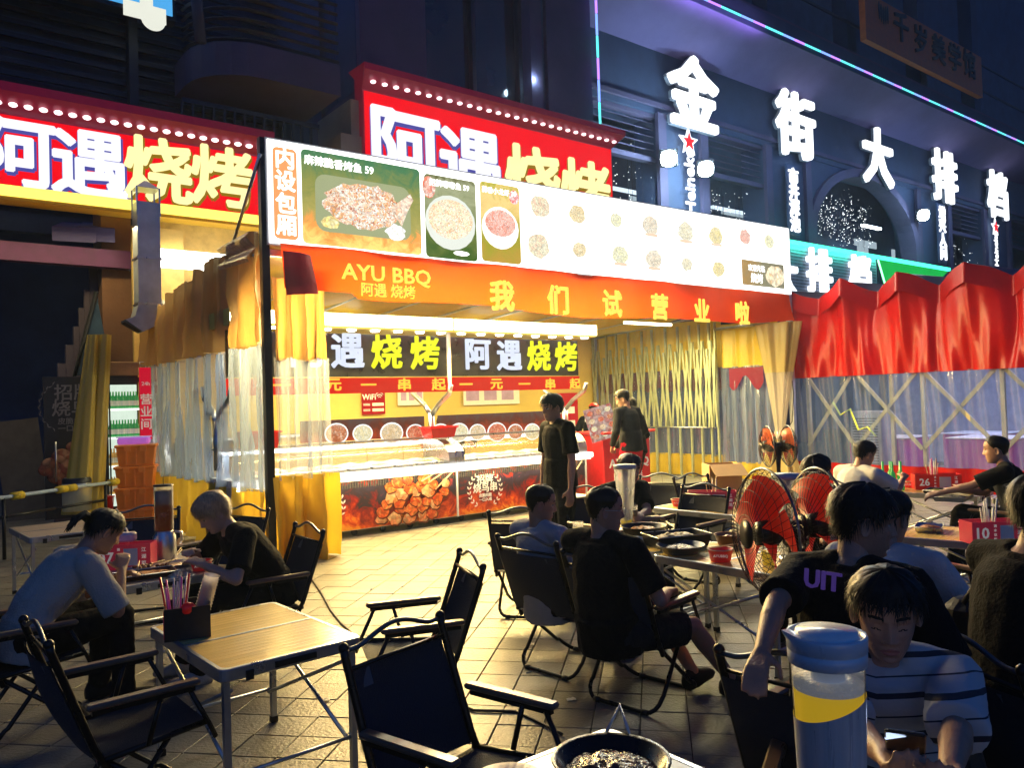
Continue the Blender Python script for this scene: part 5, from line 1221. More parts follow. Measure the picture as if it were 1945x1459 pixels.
chair(1.95, 6.3, 200, 'black folding chair between the dark drink tower and the stall curtain')
chair(.15, 6.2, 20, 'black folding chair at the left edge beside the small grey table')
p = PZ(1255, 940, .8); chair(p.x+.3, p.y, 185, 'empty black folding chair with bright arched rail at the far side of the diners')
p = PZ(1235, 912, .8); chair(p.x, p.y, 200, 'black folding chair behind the pitcher of the diners')
p = PZ(1325, 908, .8); chair(p.x, p.y-.2, 265, 'black folding chair behind the red box numbered 09')
p = PZ(1000, 968, .8); chair(p.x+.1, p.y+.1, 40, 'black folding chair hidden behind the head of the man in pale grey')
chair(2.35, 1.38, 5, 'black folding chair of the young man in black looking right')
chair(3.22, 1.72, 20, 'black folding chair with a black bag hanging on its back')
chair(2.16, 1.17, 207, 'black folding chair of the man in the striped shirt')
chair(2.85, .98, -25, 'black folding chair of the man with glasses at the right edge')
chair(6.75, 3.80, 0, 'black folding chair of the man in white by the green bottles')
chair(7.45, 2.75, 85, 'black folding chair of the man in black by the far red table')
chair(5.15, 2.95, 182, 'black folding chair behind the tall fans')
chair(4.75, 4.85, 265, 'black folding chair of the diner holding a glass')
chair(5.1, 1.9, 75, 'black folding chair in front of the table numbered 10')
chair(5.9, 3.3, 265, 'black folding chair behind the table numbered 10')

# ------------------------------------------------------------ folding tables
Malu = mat('aluminium edge', (.62, .66, .70), .3, .85, var=.12, scale=5)
Mslat = mat('bamboo coloured slat', (.92, .66, .22), .24, var=.15, scale=5, stretch=(.3, 6, 6), coat=.3, objrand=.06)
Mslatg = mat('grey brown slat', (.40, .33, .29), .35, var=.15, scale=5, stretch=(.3, 6, 6), objrand=.06)
def make_table(w, l, h, ms, nsl=9):
    t = thing('folding_table', 'x', 'table', (0, 0, 0))
    S = MB()
    R_ = .035
    def ring(q, z): return [V((x, y, z)) for x, y in rrect(-w/2+q, w/2-q, -l/2+q, l/2-q, R_, 4)]
    S.loft([ring(.004, h-.05), ring(0, h-.045), ring(0, h-.004), ring(.004, h), ring(.02, h)], Malu, cap=False, smooth=False)
    S.loft([ring(.004, h-.05), ring(.03, h-.05), ring(.03, h-.02)], Malu, cap=False, smooth=False)
    S.box((-w/2+.02, -l/2+.02, h-.02), (w/2-.02, l/2-.02, h-.012), Mtag)
    S.box((-w/2+.02, -.008, h-.012), (w/2-.02, .008, h+.0005), Malu)
    S.build('top_frame', t)
    per = (l/2-.03)/nsl
    b_ = MB(); b_.box((-w/2+.021, -per/2+.0012, -.008), (w/2-.021, per/2-.0012, 0), ms); sm = b_.mesh('slat')
    for s in (-1, 1):
        for k in range(nsl): put(sm, 'slat', t, (0, s*(.0095+per*(k+.5)), h-.0015))
    for sx_ in (-1, 1):
        for sy_ in (-1, 1):
            x, y = sx_*(w/2-.035), sy_*(l/2-.04); S = MB(); S.box((x-.013, y-.013, .02), (x+.013, y+.013, h-.05), Malu); S.box((x-.016, y-.016, 0), (x+.016, y+.016, .03), M_black); S.build('leg', t)
    for sx_ in (-1, 1):
        for s in (-1, 1):
            S = MB(); x = sx_*(w/2-.06); S.tube([(x, s*(l/2-.05), h-.1), (x+.004*s, -s*(l/2-.05), .16)], .009, Malu, seg=6); S.build('cross_brace', t)
    for s in (-1, 1):
        S = MB(); S.tube([(-w/2+.05, s*(l/2-.04), .17), (w/2-.05, s*(l/2-.04), .17)], .009, Malu, seg=6); S.build('stretcher', t)
        S = MB(); S.box((-.09, s*(l/2+.003)-.004, h-.038), (.09, s*(l/2+.003)+.004, h-.014), M_black); S.build('handle', t)
        S = MB(); S.box((-w/2+.10, s*(l/2+.004)-.004, h-.058), (-w/2+.13, s*(l/2+.004)+.004, h-.02), M_black); S.build('latch', t)
        S = MB(); S.box((s*(w/2+.003)-.004, -.1, h-.04), (s*(w/2+.003)+.004, -.07, h-.015), M_metal); S.build('hinge', t)
    return t
tab0 = make_table(.62, .90, .60, Mslat, 10); tabg = make_table(.62, .9, .6, Mslatg, 6)
tab0.location = (1.25, 3.58, 0.001); tab0.rotation_euler = (0, 0, rad(3)); tab0['label'] = 'empty bamboo topped folding table with a black cutlery box in the foreground'
TG = 'low folding tables with aluminium edges'; tab0['group'] = TG
tabg.location = (1.12, 8.1, .001); tabg.rotation_euler = (0, 0, rad(4)); tabg['label'] = 'bare greyish folding table at the left edge behind the ponytailed diner'; tabg['group'] = TG
def table(x, y, az, label, src=None, z=.001):
    return copy_thing(src or tab0, (x, y, z), rad(az), label, TG)
table(1.28, 5.48, 2, 'folding table with dishes between the ponytailed diner and the fair haired diner', tabg)
table(4.10, 3.02, 1, 'folding table of the diners with a red paper bowl, beside the big fans')
table(4.12, 3.94, 0, 'folding table of the diners holding the tall pitcher')
table(5.75, 4.52, 4, 'folding table before the yellow curtain with the box numbered 09')
table(6.9, 5.1, 8, 'folding table with a cardboard box before the yellow curtain')
table(5.75, 2.32, 12, 'folding table right of the striped person carrying the box numbered 10')
table(8.05, 3.62, 10, 'folding table with green bottles beside the red tent')
table(8.1, 2.6, 10, 'folding table with a checked tray by the man in black')
Mtw = mat('white tile slat', (.62, .60, .52), .25, var=.12, scale=3, coat=.4, objrand=.05)
tabw = make_table(.62, .90, .6, Mtw, 5); tabw.location = (1.39, 1.31, .001); tabw['label'] = 'white topped folding table at the bottom edge with a dark wok'; tabw['group'] = TG
table(1.39, .40, 0, 'white topped folding table under the big drink pitcher', tabw)

# ------------------------------------------------------------ people
def skin(k, col): return mat('skin %d' % k, col, .48, var=.18, scale=9, bump=.25, bscale=160, spec=.4)
M_skins = [skin(0, (.46, .26, .18)), skin(1, (.40, .22, .15)), skin(2, (.52, .32, .24))]
M_lip = mat('lips', (.36, .13, .11), .45); M_eye = mat('eye white', (.6, .58, .55), .2); M_iris = mat('iris', (.02, .012, .01), .1)
M_hairb = mat('black hair', (.008, .007, .007), .5, var=.3, scale=60, stretch=(3, 3, .4), spec=.28)
M_hairf = mat('fair dyed hair', (.62, .42, .22), .42, col2=(.26, .17, .09), scale=40, stretch=(3, 3, .4), spec=.5)
M_hairbr = mat('dark brown hair', (.03, .018, .012), .42, var=.3, scale=60, stretch=(3, 3, .4))
def lerp_t(tab, z, k):
    for a_, b_ in zip(tab, tab[1:]):
        if z <= b_[0]:
            f = (z-a_[0])/(b_[0]-a_[0]); f = max(0, min(1, f)); f2 = f
            return a_[k]+(b_[k]-a_[k])*f2
    return tab[-1][k]
HT = [(-.112, .046, -.020, .020), (-.107, .066, -.028, .030), (-.095, .079, -.038, .043), (-.075, .083, -.048, .053), (-.05, .085, -.062, .061), (-.03, .086, -.074, .066), (0, .086, -.088, .071), (.03, .091, -.096, .0755), (.055, .090, -.097, .077), (.08, .080, -.088, .071), (.098, .062, -.070, .056), (.110, .040, -.046, .037), (.1165, .018, -.02, .018), (.118, .004, -.004, .004)]
def G(a, s): return math.exp(-(a/s)**2)
def head_pt(az, z, grow=0.0):
    """az 0 faces forward (+y), +x is the person's right"""
    yf, yb, w = (lerp_t(HT, z, k) for k in (1, 2, 3))
    c, s = math.cos(az), math.sin(az)
    e = 2/2.25
    x = w*math.copysign(abs(s)**e, s); cy = (yf+yb)/2 if False else .0
    y = (yf if c > 0 else -yb)*math.copysign(abs(c)**e, c)
    if c > 0:
        f = 0; ax = abs(x)
        na = 0
        if z > -.04: na = max(0, min(1, (.028-z)/.052))*.024
        if z <= -.026: na *= max(0, 1-(-.026-z)/.012)
        f += na*G(x, .009+.006*max(0, (.02-z)/.05))
        f += .006*G(ax-.013, .007)*G(z+.030, .008)
        f -= .013*G(ax-.032, .017)*G(z-.010, .013)
        f += .008*G(ax-.032, .012)*G(z-.008, .0085)
        f += .0045*G(ax-.028, .022)*G(z-.029, .007)
        f += .005*G(ax-.046, .018)*G(z+.016, .018)
        f += .0055*G(x, .021)*G(z+.0560, .0055) + .006*G(x, .018)*G(z+.0690, .006) - .0045*G(x, .022)*G(z+.0625, .0022)
        f -= .004*G(x, .02)*G(z+.081, .006); f += .005*G(x, .018)*G(z+.096, .012)
        y += f*min(1, c*2.2)
    if grow:
        n = V((x/.078, y/.095, z/.118)); n.normalize(); return V((x, y, z))+n*grow
    return V((x, y, z))
def head_mesh(mb, xf, ms, hi=True, eyes='open'):
    nz, na = (96, 120) if hi else (36, 40)
    zs = []
    for i in range(nz+1):
        t = i/nz; zs.append(-.112+.230*(t*.72+.28*(1-math.cos(t*math.pi))/2))
    rows = []
    for z in zs:
        row = []
        for j in range(na):
            a = 2*math.pi*j/na; a = a-.45*math.sin(a)*.9 if hi else a-.3*math.sin(a)
            row.append((a, z))
        rows.append(row)
    idx0 = len(mb.v)
    for row in rows:
        for a, z in row: mb.v.append(tuple(xf @ head_pt(a, z)))
    kS, kL, kB, kE, kI = mb.mi(ms), mb.mi(M_lip), mb.mi(M_hairb), mb.mi(M_eye), mb.mi(M_iris)
    for i in range(nz):
        for j in range(na):
            j2 = (j+1) % na; a, z = rows[i][j][0], (zs[i]+zs[i+1])/2
            p = head_pt((rows[i][j][0]+rows[i][j2][0]+(2*math.pi if j2 == 0 else 0))/2, z); k = kS
            if p.y > 0:
                ax = abs(p.x)
                if ax < .024*(1-((z+.0625)/.0125)**2) : k = kL
                if .014 < ax < .052 and abs(z-(.034+.004*math.sin((ax-.014)/.038*math.pi))) < .0036: k = kB
                if eyes == 'open' and ((ax-.032)/.014)**2+((z-.008)/.0052)**2 < 1: k = kI if abs(ax-.032) < .0055 else kE
                elif ((ax-.032)/.015)**2+((z-(.0135 if eyes == 'open' else .0005)+.25*(ax-.032)**2/.015)/.0016)**2 < 1: k = kB
            mb.f.append(tuple(idx0+q for q in (i*na+j, i*na+j2, (i+1)*na+j2, (i+1)*na+j))); mb.m.append(k); mb.smooth.append(True)
    mb.f.append(tuple(idx0+nz*na+j for j in range(na))); mb.m.append(kS); mb.smooth.append(True)
    for s in (-1, 1):
        ex = xf @ Matrix.Translation((s*.071, -.008, -.004)) @ Matrix.Rotation(s*rad(22), 4, 'Z') @ Matrix.Rotation(rad(-10), 4, 'X')
        S = mb; S.loft([[ex @ V((s*(.004+dx), r_*.55*math.cos(t)-.002, r_*math.sin(t)*(1.0 if math.sin(t) > 0 else 1.0))) for t in [2*math.pi*q/14 for q in range(14)]] for r_, dx in ((.016, -.01), (.030, .0), (.033, .008), (.029, .011), (.024, .006), (.010, .004), (.002, .004))], ms)
def hair_front(az, style):
    """lowest z the hair reaches at an azimuth"""
    d = abs(((az+math.pi) % (2*math.pi))-math.pi)/math.pi*180     # 0 front, 180 back
    front, side, back = {'short': (.066, .010, -.048), 'crop': (.076, .004, -.052), 'fringe': (.052, .0, -.055), 'bob': (.040, -.035, -.07), 'tied': (.070, .02, -.035)}[style]
    if d < 50: return front
    if d < 85: return front+(side-front)*((d-50)/35)
    if d < 105: return side+.012
    if d < 130: return side+(back-side)*((d-105)/25)
    return back
def hair_objs(parent, xf, m, style, hi, seed):
    rr = random.Random(seed); S = MB(); nz, na = (40, 56) if hi else (22, 30)
    th0 = {'short': .017, 'crop': .011, 'fringe': .020, 'bob': .028, 'tied': .012}[style]
    def off(az, z):
        lo = hair_front(az, style); q = max(0, min(1, (z-lo)/.035)); t = th0*(q**.6)
        d = abs(((az+math.pi) % (2*math.pi))-math.pi)/math.pi*180
        if style in ('short', 'crop') and d > 60: t *= max(.45, min(1, (z+.04)/.09))       # tapered sides
        nn = noise.noise(V((math.sin(az)*5, math.cos(az)*5, z*22+seed)))+.6*noise.noise(V((az*9, z*9, seed)))
        return t*(1+.45*nn)-.004*(1-q)
    zs = [-.08+.1985*i/nz for i in range(nz+1)]; V0 = len(S.v)
    for z in zs:
        for j in range(na):
            a = 2*math.pi*j/na; zz_ = max(z, hair_front(a, style)-.004+.006*math.sin(a*17+seed))
            S.v.append(tuple(xf @ head_pt(a, min(zz_, .1178), off(a, zz_))))
    km = S.mi(m)
    for i in range(nz):
        for j in range(na):
            a = 2*math.pi*(j+.5)/na
            if zs[i+1] < hair_front(a, style)-.004: continue
            j2 = (j+1) % na; S.f.append((i*na+j, i*na+j2, (i+1)*na+j2, (i+1)*na+j)); S.m.append(km); S.smooth.append(True)
    S.f.append(tuple(nz*na+j for j in range(na))); S.m.append(km); S.smooth.append(True)
    # locks: thin tapering ribbons that break the outline
    n = {True: 2800, False: 700}[hi]
    if style == 'crop': n = int(n*.8)
    for k in range(n):
        a = rr.uniform(-math.pi, math.pi); z = -.06+.175*rr.random()**.7; lo = hair_front(a, style)
        if z < lo-.002: continue
        o_ = off(a, z); p = head_pt(a, z, o_*.75); nn = (head_pt(a, z, o_+.01)-p).normalized()
        L_ = {'short': .034, 'crop': .012, 'fringe': .036, 'bob': .06, 'tied': .03}[style]*rr.uniform(.6, 1.25)
        d0 = abs(a)/math.pi*180
        fl = V((math.sin(a)*.5, math.cos(a)*.5+(.25 if d0 < 90 else -.1), -.75 if z < .07 else .05)) + V((rr.uniform(-.5, .5), rr.uniform(-.5, .5), rr.uniform(-.35, .25)))
        if style == 'crop': fl = nn+V((rr.uniform(-.3, .3), rr.uniform(-.3, .3), rr.uniform(-.3, .3)))
        fl = (fl-nn*fl.dot(nn)*.8).normalized(); fl = (fl+nn*rr.uniform(.1, .42 if style != 'tied' else .15)).normalized()
        side = nn.cross(fl).normalized()*rr.uniform(.0012, .0030)*(1 if hi else 1.6); pts = []
        for q in range(4):
            t = q/3; c = p+fl*L_*t+nn*(-.010*t*t) + V((0, 0, -.012*t*t)); w = side*(1-t*.9); pts += [xf @ (c-w), xf @ (c+w)]
        S.add(pts, ((0, 1, 3, 2), (2, 3, 5, 4), (4, 5, 7, 6)), m, True)
    hr = S.build('hair', parent)
    if style == 'tied':
        S = MB()
        for k in range(26):
            a0 = rr.uniform(0, 6.28); r0 = rr.uniform(0, .02); b_ = V((r0*math.cos(a0), -.105+r0*.3*math.sin(a0), .035+r0*math.sin(a0)))
            S.tube([xf @ q for q in (b_, b_+V((r0*.8*math.cos(a0), -.035, .004)), b_+V((r0*1.4*math.cos(a0), -.058, -.035+rr.uniform(-.01, .01))), b_+V((r0*1.5*math.cos(a0), -.060+rr.uniform(-.01, .01), -.085+rr.uniform(-.02, .02))))], [.009, .011, .009, .001], m, seg=5)
        S.build('ponytail', parent)
    return hr
def ell_ring(c, sv, dv, a, b, n=16): return [c+sv*(a*math.cos(2*math.pi*k/n))+dv*(b*math.sin(2*math.pi*k/n)) for k in range(n)]
def capsule(mb, p, q, r0, r1, m, n=10):
    p, q = V(p), V(q); d = q-p; L_ = d.length
    if L_ < 1e-5: return
    d.normalize(); u = d.orthogonal().normalized(); w = d.cross(u); rings = []
    for t in (-80, -50, -20): rings.append((p+d*r0*math.sin(rad(t)), r0*math.cos(rad(t))))
    for t in (20, 50, 80): rings.append((q+d*r1*math.sin(rad(t)), r1*math.cos(rad(t))))
    mb.loft([[c+(u*math.cos(2*math.pi*k/n)+w*math.sin(2*math.pi*k/n))*r for k in range(n)] for c, r in rings], m)
def chainc(mb, pts, rs, m, n=10):
    for i in range(len(pts)-1): capsule(mb, pts[i], pts[i+1], rs[i], rs[i+1], m, n)
def fuse(mb, voxel, smooth=3, extra=None, disp=None):
    me = mb.mesh('fused'); o = bpy.data.objects.new('fused', me); COL.objects.link(o)
    r = o.modifiers.new('r', 'REMESH'); r.mode = 'VOXEL'; r.voxel_size = voxel; r.use_smooth_shade = True
    s = o.modifiers.new('s', 'SMOOTH'); s.factor = .5; s.iterations = smooth
    if disp:
        for (st, sc_) in disp:
            tx = bpy.data.textures.new('t', 'CLOUDS'); tx.noise_scale = sc_; tx.noise_depth = 2
            d = o.modifiers.new('d', 'DISPLACE'); d.texture = tx; d.texture_coords = 'LOCAL'; d.strength = st; d.mid_level = .5
    dg = bpy.context.evaluated_depsgraph_get(); dg.update()
    res = bpy.data.meshes.new_from_object(o.evaluated_get(dg)); bpy.data.objects.remove(o)
    res.materials.clear(); 
    for m in mb.mats[:1]: res.materials.append(m)
    for p in res.polygons: p.material_index = 0
    return res
def ik(a, t, l1, l2, pole):
    a, t = V(a), V(t); d = t-a; L_ = d.length
    if L_ > (l1+l2)*.995: t = a+d*((l1+l2)*.995/L_); d = t-a; L_ = d.length
    d.normalize(); c = (l1*l1+L_*L_-l2*l2)/(2*L_); h = math.sqrt(max(0, l1*l1-c*c)); pole = V(pole); pole = pole-d*pole.dot(d)
    if pole.length < 1e-4: pole = d.orthogonal()
    return a+d*c+pole.normalized()*h, t
def person(label, loc, az, pelvis=(0, 0, .45), lean=8, side=0, bend=0, scale=1.0, wr=None, wl=None, ar=None, al=None, headyaw=0, headpitch=0, headroll=0,
           shirt=None, pants=None, shorts=False, sleeve=.55, skin_k=0, hair=M_hairb, style='short', hi=False, voxel=.012, seed=1, shoes=None, shoulder=.185, eyes='open', belly=0.0, elb=None, curl=.6, hair_extra=None, long_sleeve=False, twist=0, kneeout=0.0, palm=None):
    t = thing('person', label, 'person', loc, rad(az-90)); t.scale = (scale,)*3
    ms = M_skins[skin_k]; B = MB(); P = V(pelvis)
    la, ba = rad(lean), rad(lean+bend); ls = rad(side)
    up1 = V((math.sin(ls), math.sin(la), math.cos(la))).normalized(); up2 = V((math.sin(ls), math.sin(ba), math.cos(ba))).normalized()
    waist = P+up1*.17; chest = waist+up2*.17; shc = chest+up2*.13; neck = shc+up2*.045; 
    tw = rad(twist); X1 = V((math.cos(tw), math.sin(tw), 0)); X2 = (X1-up2*X1.dot(up2)).normalized(); Xp = (V((1, 0, 0))-up1*up1.x).normalized()
    F1 = up1.cross(Xp); F2 = up2.cross(X2)
    hd_dir = (up2+V((0, 0, .6))).normalized(); hq = rad(headpitch); yq = rad(headyaw)
    fh = V((-math.sin(yq+tw)*math.cos(hq), math.cos(yq+tw)*math.cos(hq), -math.sin(hq)))
    hc = neck+hd_dir*.115+fh*.018+V((0, .02, 0))*(1 if lean > 0 else 0)
    zc = V((0, 0, 1)); xh = fh.cross(zc).normalized(); uh = xh.cross(fh)
    if headroll: q_ = rad(headroll); xh, uh = xh*math.cos(q_)+uh*math.sin(q_), uh*math.cos(q_)-xh*math.sin(q_)
    HX = Matrix.Translation(hc) @ Matrix(((xh.x, fh.x, uh.x, 0), (xh.y, fh.y, uh.y, 0), (xh.z, fh.z, uh.z, 0), (0, 0, 0, 1)))
    # limbs
    SH = {}; EL = {}; WR = {}; HP = {}; KN = {}; AN = {}
    for s, w_, a_ in ((1, wr, ar), (-1, wl, al)):
        SH[s] = shc+X2*s*shoulder-up2*.02; w_ = V(w_) if w_ else V((s*.2, .25, P.z+.22))
        EL[s], WR[s] = ik(SH[s], w_, .285, .25, (elb or {}).get(s, (s*.7, -.5, -.7)))
        HP[s] = P+Xp*s*.092; a_ = V(a_) if a_ else V((s*.14, .48, .08))
        KN[s], AN[s] = ik(HP[s], a_, .43, .41, (s*kneeout, .6, .8) if P.z < .7 else (0, 1, .1))
    tors = [(P-up1*.10, .115, .085), (P-up1*.02, .165, .115), (P+up1*.08, .155, .105+belly*.5), (waist, .140, .095+belly), (chest-up2*.03, .155, .108+belly*.5), (chest+up2*.06, .160, .105), (shc-up2*.005, .125, .075), (shc+up2*.035, .06, .055)]
    def torso(mb, m, g=0.0, lo=0, hi_=8):
        mb.loft([ell_ring(c, (Xp if i < 3 else X2), (F1 if i < 3 else F2), a+g, b+g) for i, (c, a, b) in enumerate(tors) if lo <= i < hi_], m)
    torso(B, ms); capsule(B, shc-up2*.02, hc-uh*.055-fh*.02, .058, .054, ms, 12)
    for s in (1, -1):
        capsule(B, shc+X2*s*.06, SH[s], .055, .052, ms); mid = SH[s].lerp(EL[s], .45)
        chainc(B, [SH[s], mid, EL[s]], [.052, .047, .037], ms); m2 = EL[s].lerp(WR[s], .3); chainc(B, [EL[s], m2, WR[s]], [.038, .040, .025], ms)
        k1 = HP[s].lerp(KN[s], .5); chainc(B, [HP[s], k1, KN[s]], [.095, .078, .056], ms, 12); m3 = KN[s].lerp(AN[s], .3)+(AN[s]-KN[s]).cross(X1).normalized()*.0
        chainc(B, [KN[s], m3, AN[s]], [.052, .057, .034], ms, 12)
        # hand
        fd = (WR[s]-EL[s]).normalized(); pn = V((palm or {}).get(s, (-s*.6, 0, -.8))); pn = (pn-fd*pn.dot(fd)).normalized(); sd = fd.cross(pn).normalized()
        thumbside = 1 if sd.dot(V((-s, 0, 0))) > 0 else -1
        if abs(sd.x) < .3: thumbside = 1 if sd.z*1 > 0 else -1
        W_ = WR[s]; fr = .0088 if voxel < .009 else .0105
        for q in (-.022, 0, .022): capsule(B, W_+fd*.01+sd*q*.6, W_+fd*.078+sd*q*1.15, .017, .0135, ms, 8)
        for q, L_ in ((-1.5, .062), (-.5, .074), (.5, .078), (1.5, .068)):
            q2 = q*thumbside; b0 = W_+fd*.085+sd*q2*.0205; c1 = curl*(1+.12*q); d1 = (fd*math.cos(c1*.6)+pn*math.sin(c1*.6)); d2 = (fd*math.cos(c1*1.6)+pn*math.sin(c1*1.6)); d3 = (fd*math.cos(c1*2.3)+pn*math.sin(c1*2.3))
            a1 = b0+d1*L_*.45; a2 = a1+d2*L_*.32; a3 = a2+d3*L_*.25; chainc(B, [b0, a1, a2, a3], [fr*1.05, fr, fr*.95, fr*.85], ms, 8)
        tb0 = W_+fd*.025+sd*thumbside*.028; t1 = tb0+(fd*.55+sd*thumbside*.7+pn*.35).normalized()*.038; t2 = t1+(fd*.85+sd*thumbside*.15+pn*.5).normalized()*.032
        chainc(B, [tb0, t1, t2], [fr*1.5, fr*1.15, fr*.95], ms, 8)
        ft = V((AN[s].x*0, 1, 0)); ft = ft if P.z < .9 else V((s*.15, 1, 0)).normalized(); an = AN[s]
        chainc(B, [an, V((an.x, an.y-.02, an.z-.045)), V((an.x, an.y+.13, an.z-.06))], [.036, .034, .026], ms)
    bme = fuse(B, voxel, 3)
    # head joined to the same mesh
    Hm = MB(); head_mesh(Hm, HX, ms, hi, eyes); hme = Hm.mesh('h')
    full = MB(); 
    me = bpy.data.meshes.new('body')
    nb = len(bme.vertices); vs = [v.co[:] for v in bme.vertices]+[v.co[:] for v in hme.vertices]
    fs = [tuple(p.vertices) for p in bme.polygons]+[tuple(i+nb for i in p.vertices) for p in hme.polygons]
    me.from_pydata(vs, [], fs); mlist = [ms]+[m for m in Hm.mats if m != ms]
    for m in mlist: me.materials.append(m)
    mi = [0]*len(bme.polygons)+[mlist.index(Hm.mats[k]) for k in Hm.m]
    me.polygons.foreach_set('material_index', mi); me.polygons.foreach_set('use_smooth', [True]*len(fs)); me.update()
    bpy.data.meshes.remove(bme); bpy.data.meshes.remove(hme)
    body = put(me, 'body', t)
    hair_objs(t, HX, hair, style, hi, seed)
    if shirt:
        S = MB(); torso(S, shirt, .022, 0, 7)
        S.loft([ell_ring(shc-up2*.03, X2, F2, .13, .085), ell_ring(shc+up2*.022, X2, F2, .085, .072)], shirt)
        hem = P-up1*.10; S.loft([ell_ring(hem, Xp, F1, .195, .145+belly*.5), ell_ring(P+up1*.1, Xp, F1, .185, .135+belly)], shirt) if P.z < .8 else S.loft([ell_ring(P-up1*.07, Xp, F1, .20, .145), ell_ring(waist, Xp, F1, .178, .13)], shirt)
        for s in (1, -1):
            capsule(S, shc+X2*s*.07, SH[s], .070, .073, shirt, 12)
            if long_sleeve: chainc(S, [SH[s], EL[s], WR[s].lerp(EL[s], .06)], [.072, .056, .042], shirt, 12)
            else:
                e_ = SH[s].lerp(EL[s], sleeve+.25); d_ = (EL[s]-SH[s]).normalized(); u_ = d_.orthogonal().normalized(); w2 = d_.cross(u_)
                S.loft([ell_ring(SH[s]+d_*.0, u_, w2, .070, .070), ell_ring(SH[s].lerp(EL[s], .4), u_, w2, .071, .070), ell_ring(e_, u_, w2, .074, .070)], shirt)
        sm = fuse(S, max(.009, voxel), 2, disp=((.013, .13), (.004, .045))); sm.name = 'shirt'; put(sm, 'shirt', t)
    if pants:
        S = MB(); S.loft([ell_ring(P-up1*.11, Xp, F1, .15, .11), ell_ring(P-up1*.02, Xp, F1, .182, .128), ell_ring(P+up1*.09, Xp, F1, .165, .118)], pants)
        for s in (1, -1):
            k1 = HP[s].lerp(KN[s], .5)
            if shorts: 
                e_ = HP[s].lerp(KN[s], .86); d_ = (KN[s]-HP[s]).normalized(); u_ = d_.orthogonal().normalized(); w2 = d_.cross(u_)
                S.loft([ell_ring(HP[s], u_, w2, .108, .108), ell_ring(k1, u_, w2, .102, .102), ell_ring(e_, u_, w2, .094, .094)], pants); capsule(S, HP[s], k1, .108, .10, pants, 12)
            else: chainc(S, [HP[s], k1, KN[s], KN[s].lerp(AN[s], .5), KN[s].lerp(AN[s], .95)], [.110, .096, .076, .070, .062], pants, 12)
        pm_ = fuse(S, max(.010, voxel), 2, disp=((.014, .08), (.006, .03))); put(pm_, 'shorts' if shorts else 'trousers', t)
    if shoes:
        for s in (1, -1):
            an = AN[s]; S = MB(); f0 = V((an.x, an.y-.05, an.z-.055)); 
            S.loft([[V((an.x+q*math.cos(tt), an.y+y_+ (0 if True else 0), max(an.z-.085, an.z-.05+h_*math.sin(tt)))) for tt in [2*math.pi*i/12 for i in range(12)]] for y_, q, h_ in ((-.075, .02, .03), (-.06, .036, .06), (0, .042, .07), (.07, .045, .045), (.14, .046, .032), (.175, .032, .02), (.185, .01, .008))], shoes); S.build('shoe', t)
    t['_j'] = 0; del t['_j']
    return t, dict(WR=WR, EL=EL, head=HX, SH=SH, shc=shc, F2=F2, X2=X2, up2=up2, chest=chest, HP=HP, KN=KN)
C_black = mat('black cotton', (.006, .007, .010), .85, spec=.08, var=.3, scale=6, bump=.5, bscale=90, sheen=.03)
C_navy = mat('dark navy cotton', (.014, .018, .028), .85, spec=.08, var=.3, scale=6, bump=.5, bscale=90, sheen=.03)
C_grey = mat('pale grey cotton', (.46, .47, .47), .85, spec=.08, var=.15, scale=5, bump=.5, bscale=90, sheen=.03)
C_white = mat('white cotton', (.62, .62, .60), .85, spec=.08, var=.1, scale=5, bump=.5, bscale=90, sheen=.03)
C_cream = mat('pale linen', (.46, .43, .38), .85, spec=.08, var=.15, scale=5, bump=.5, bscale=90, sheen=.03)
C_dkgrey = mat('charcoal jersey', (.016, .018, .024), .85, spec=.08, var=.2, bump=.5, bscale=90, sheen=.03)
C_redp = mat('crimson trousers', (.50, .01, .04), .7, spec=.08, var=.2, bump=.4, bscale=60)
C_jeans = mat('blue denim', (.07, .11, .20), .85, spec=.08, var=.35, scale=14, bump=.5, bscale=120)
C_blackp = mat('black trousers', (.012, .012, .014), .8, spec=.08, var=.3, bump=.4, bscale=60)
C_shoe = mat('black rubber shoe', (.02, .02, .022), .5, spec=.08); C_shoew = mat('worn white sneaker', (.4, .4, .38), .5, spec=.08)
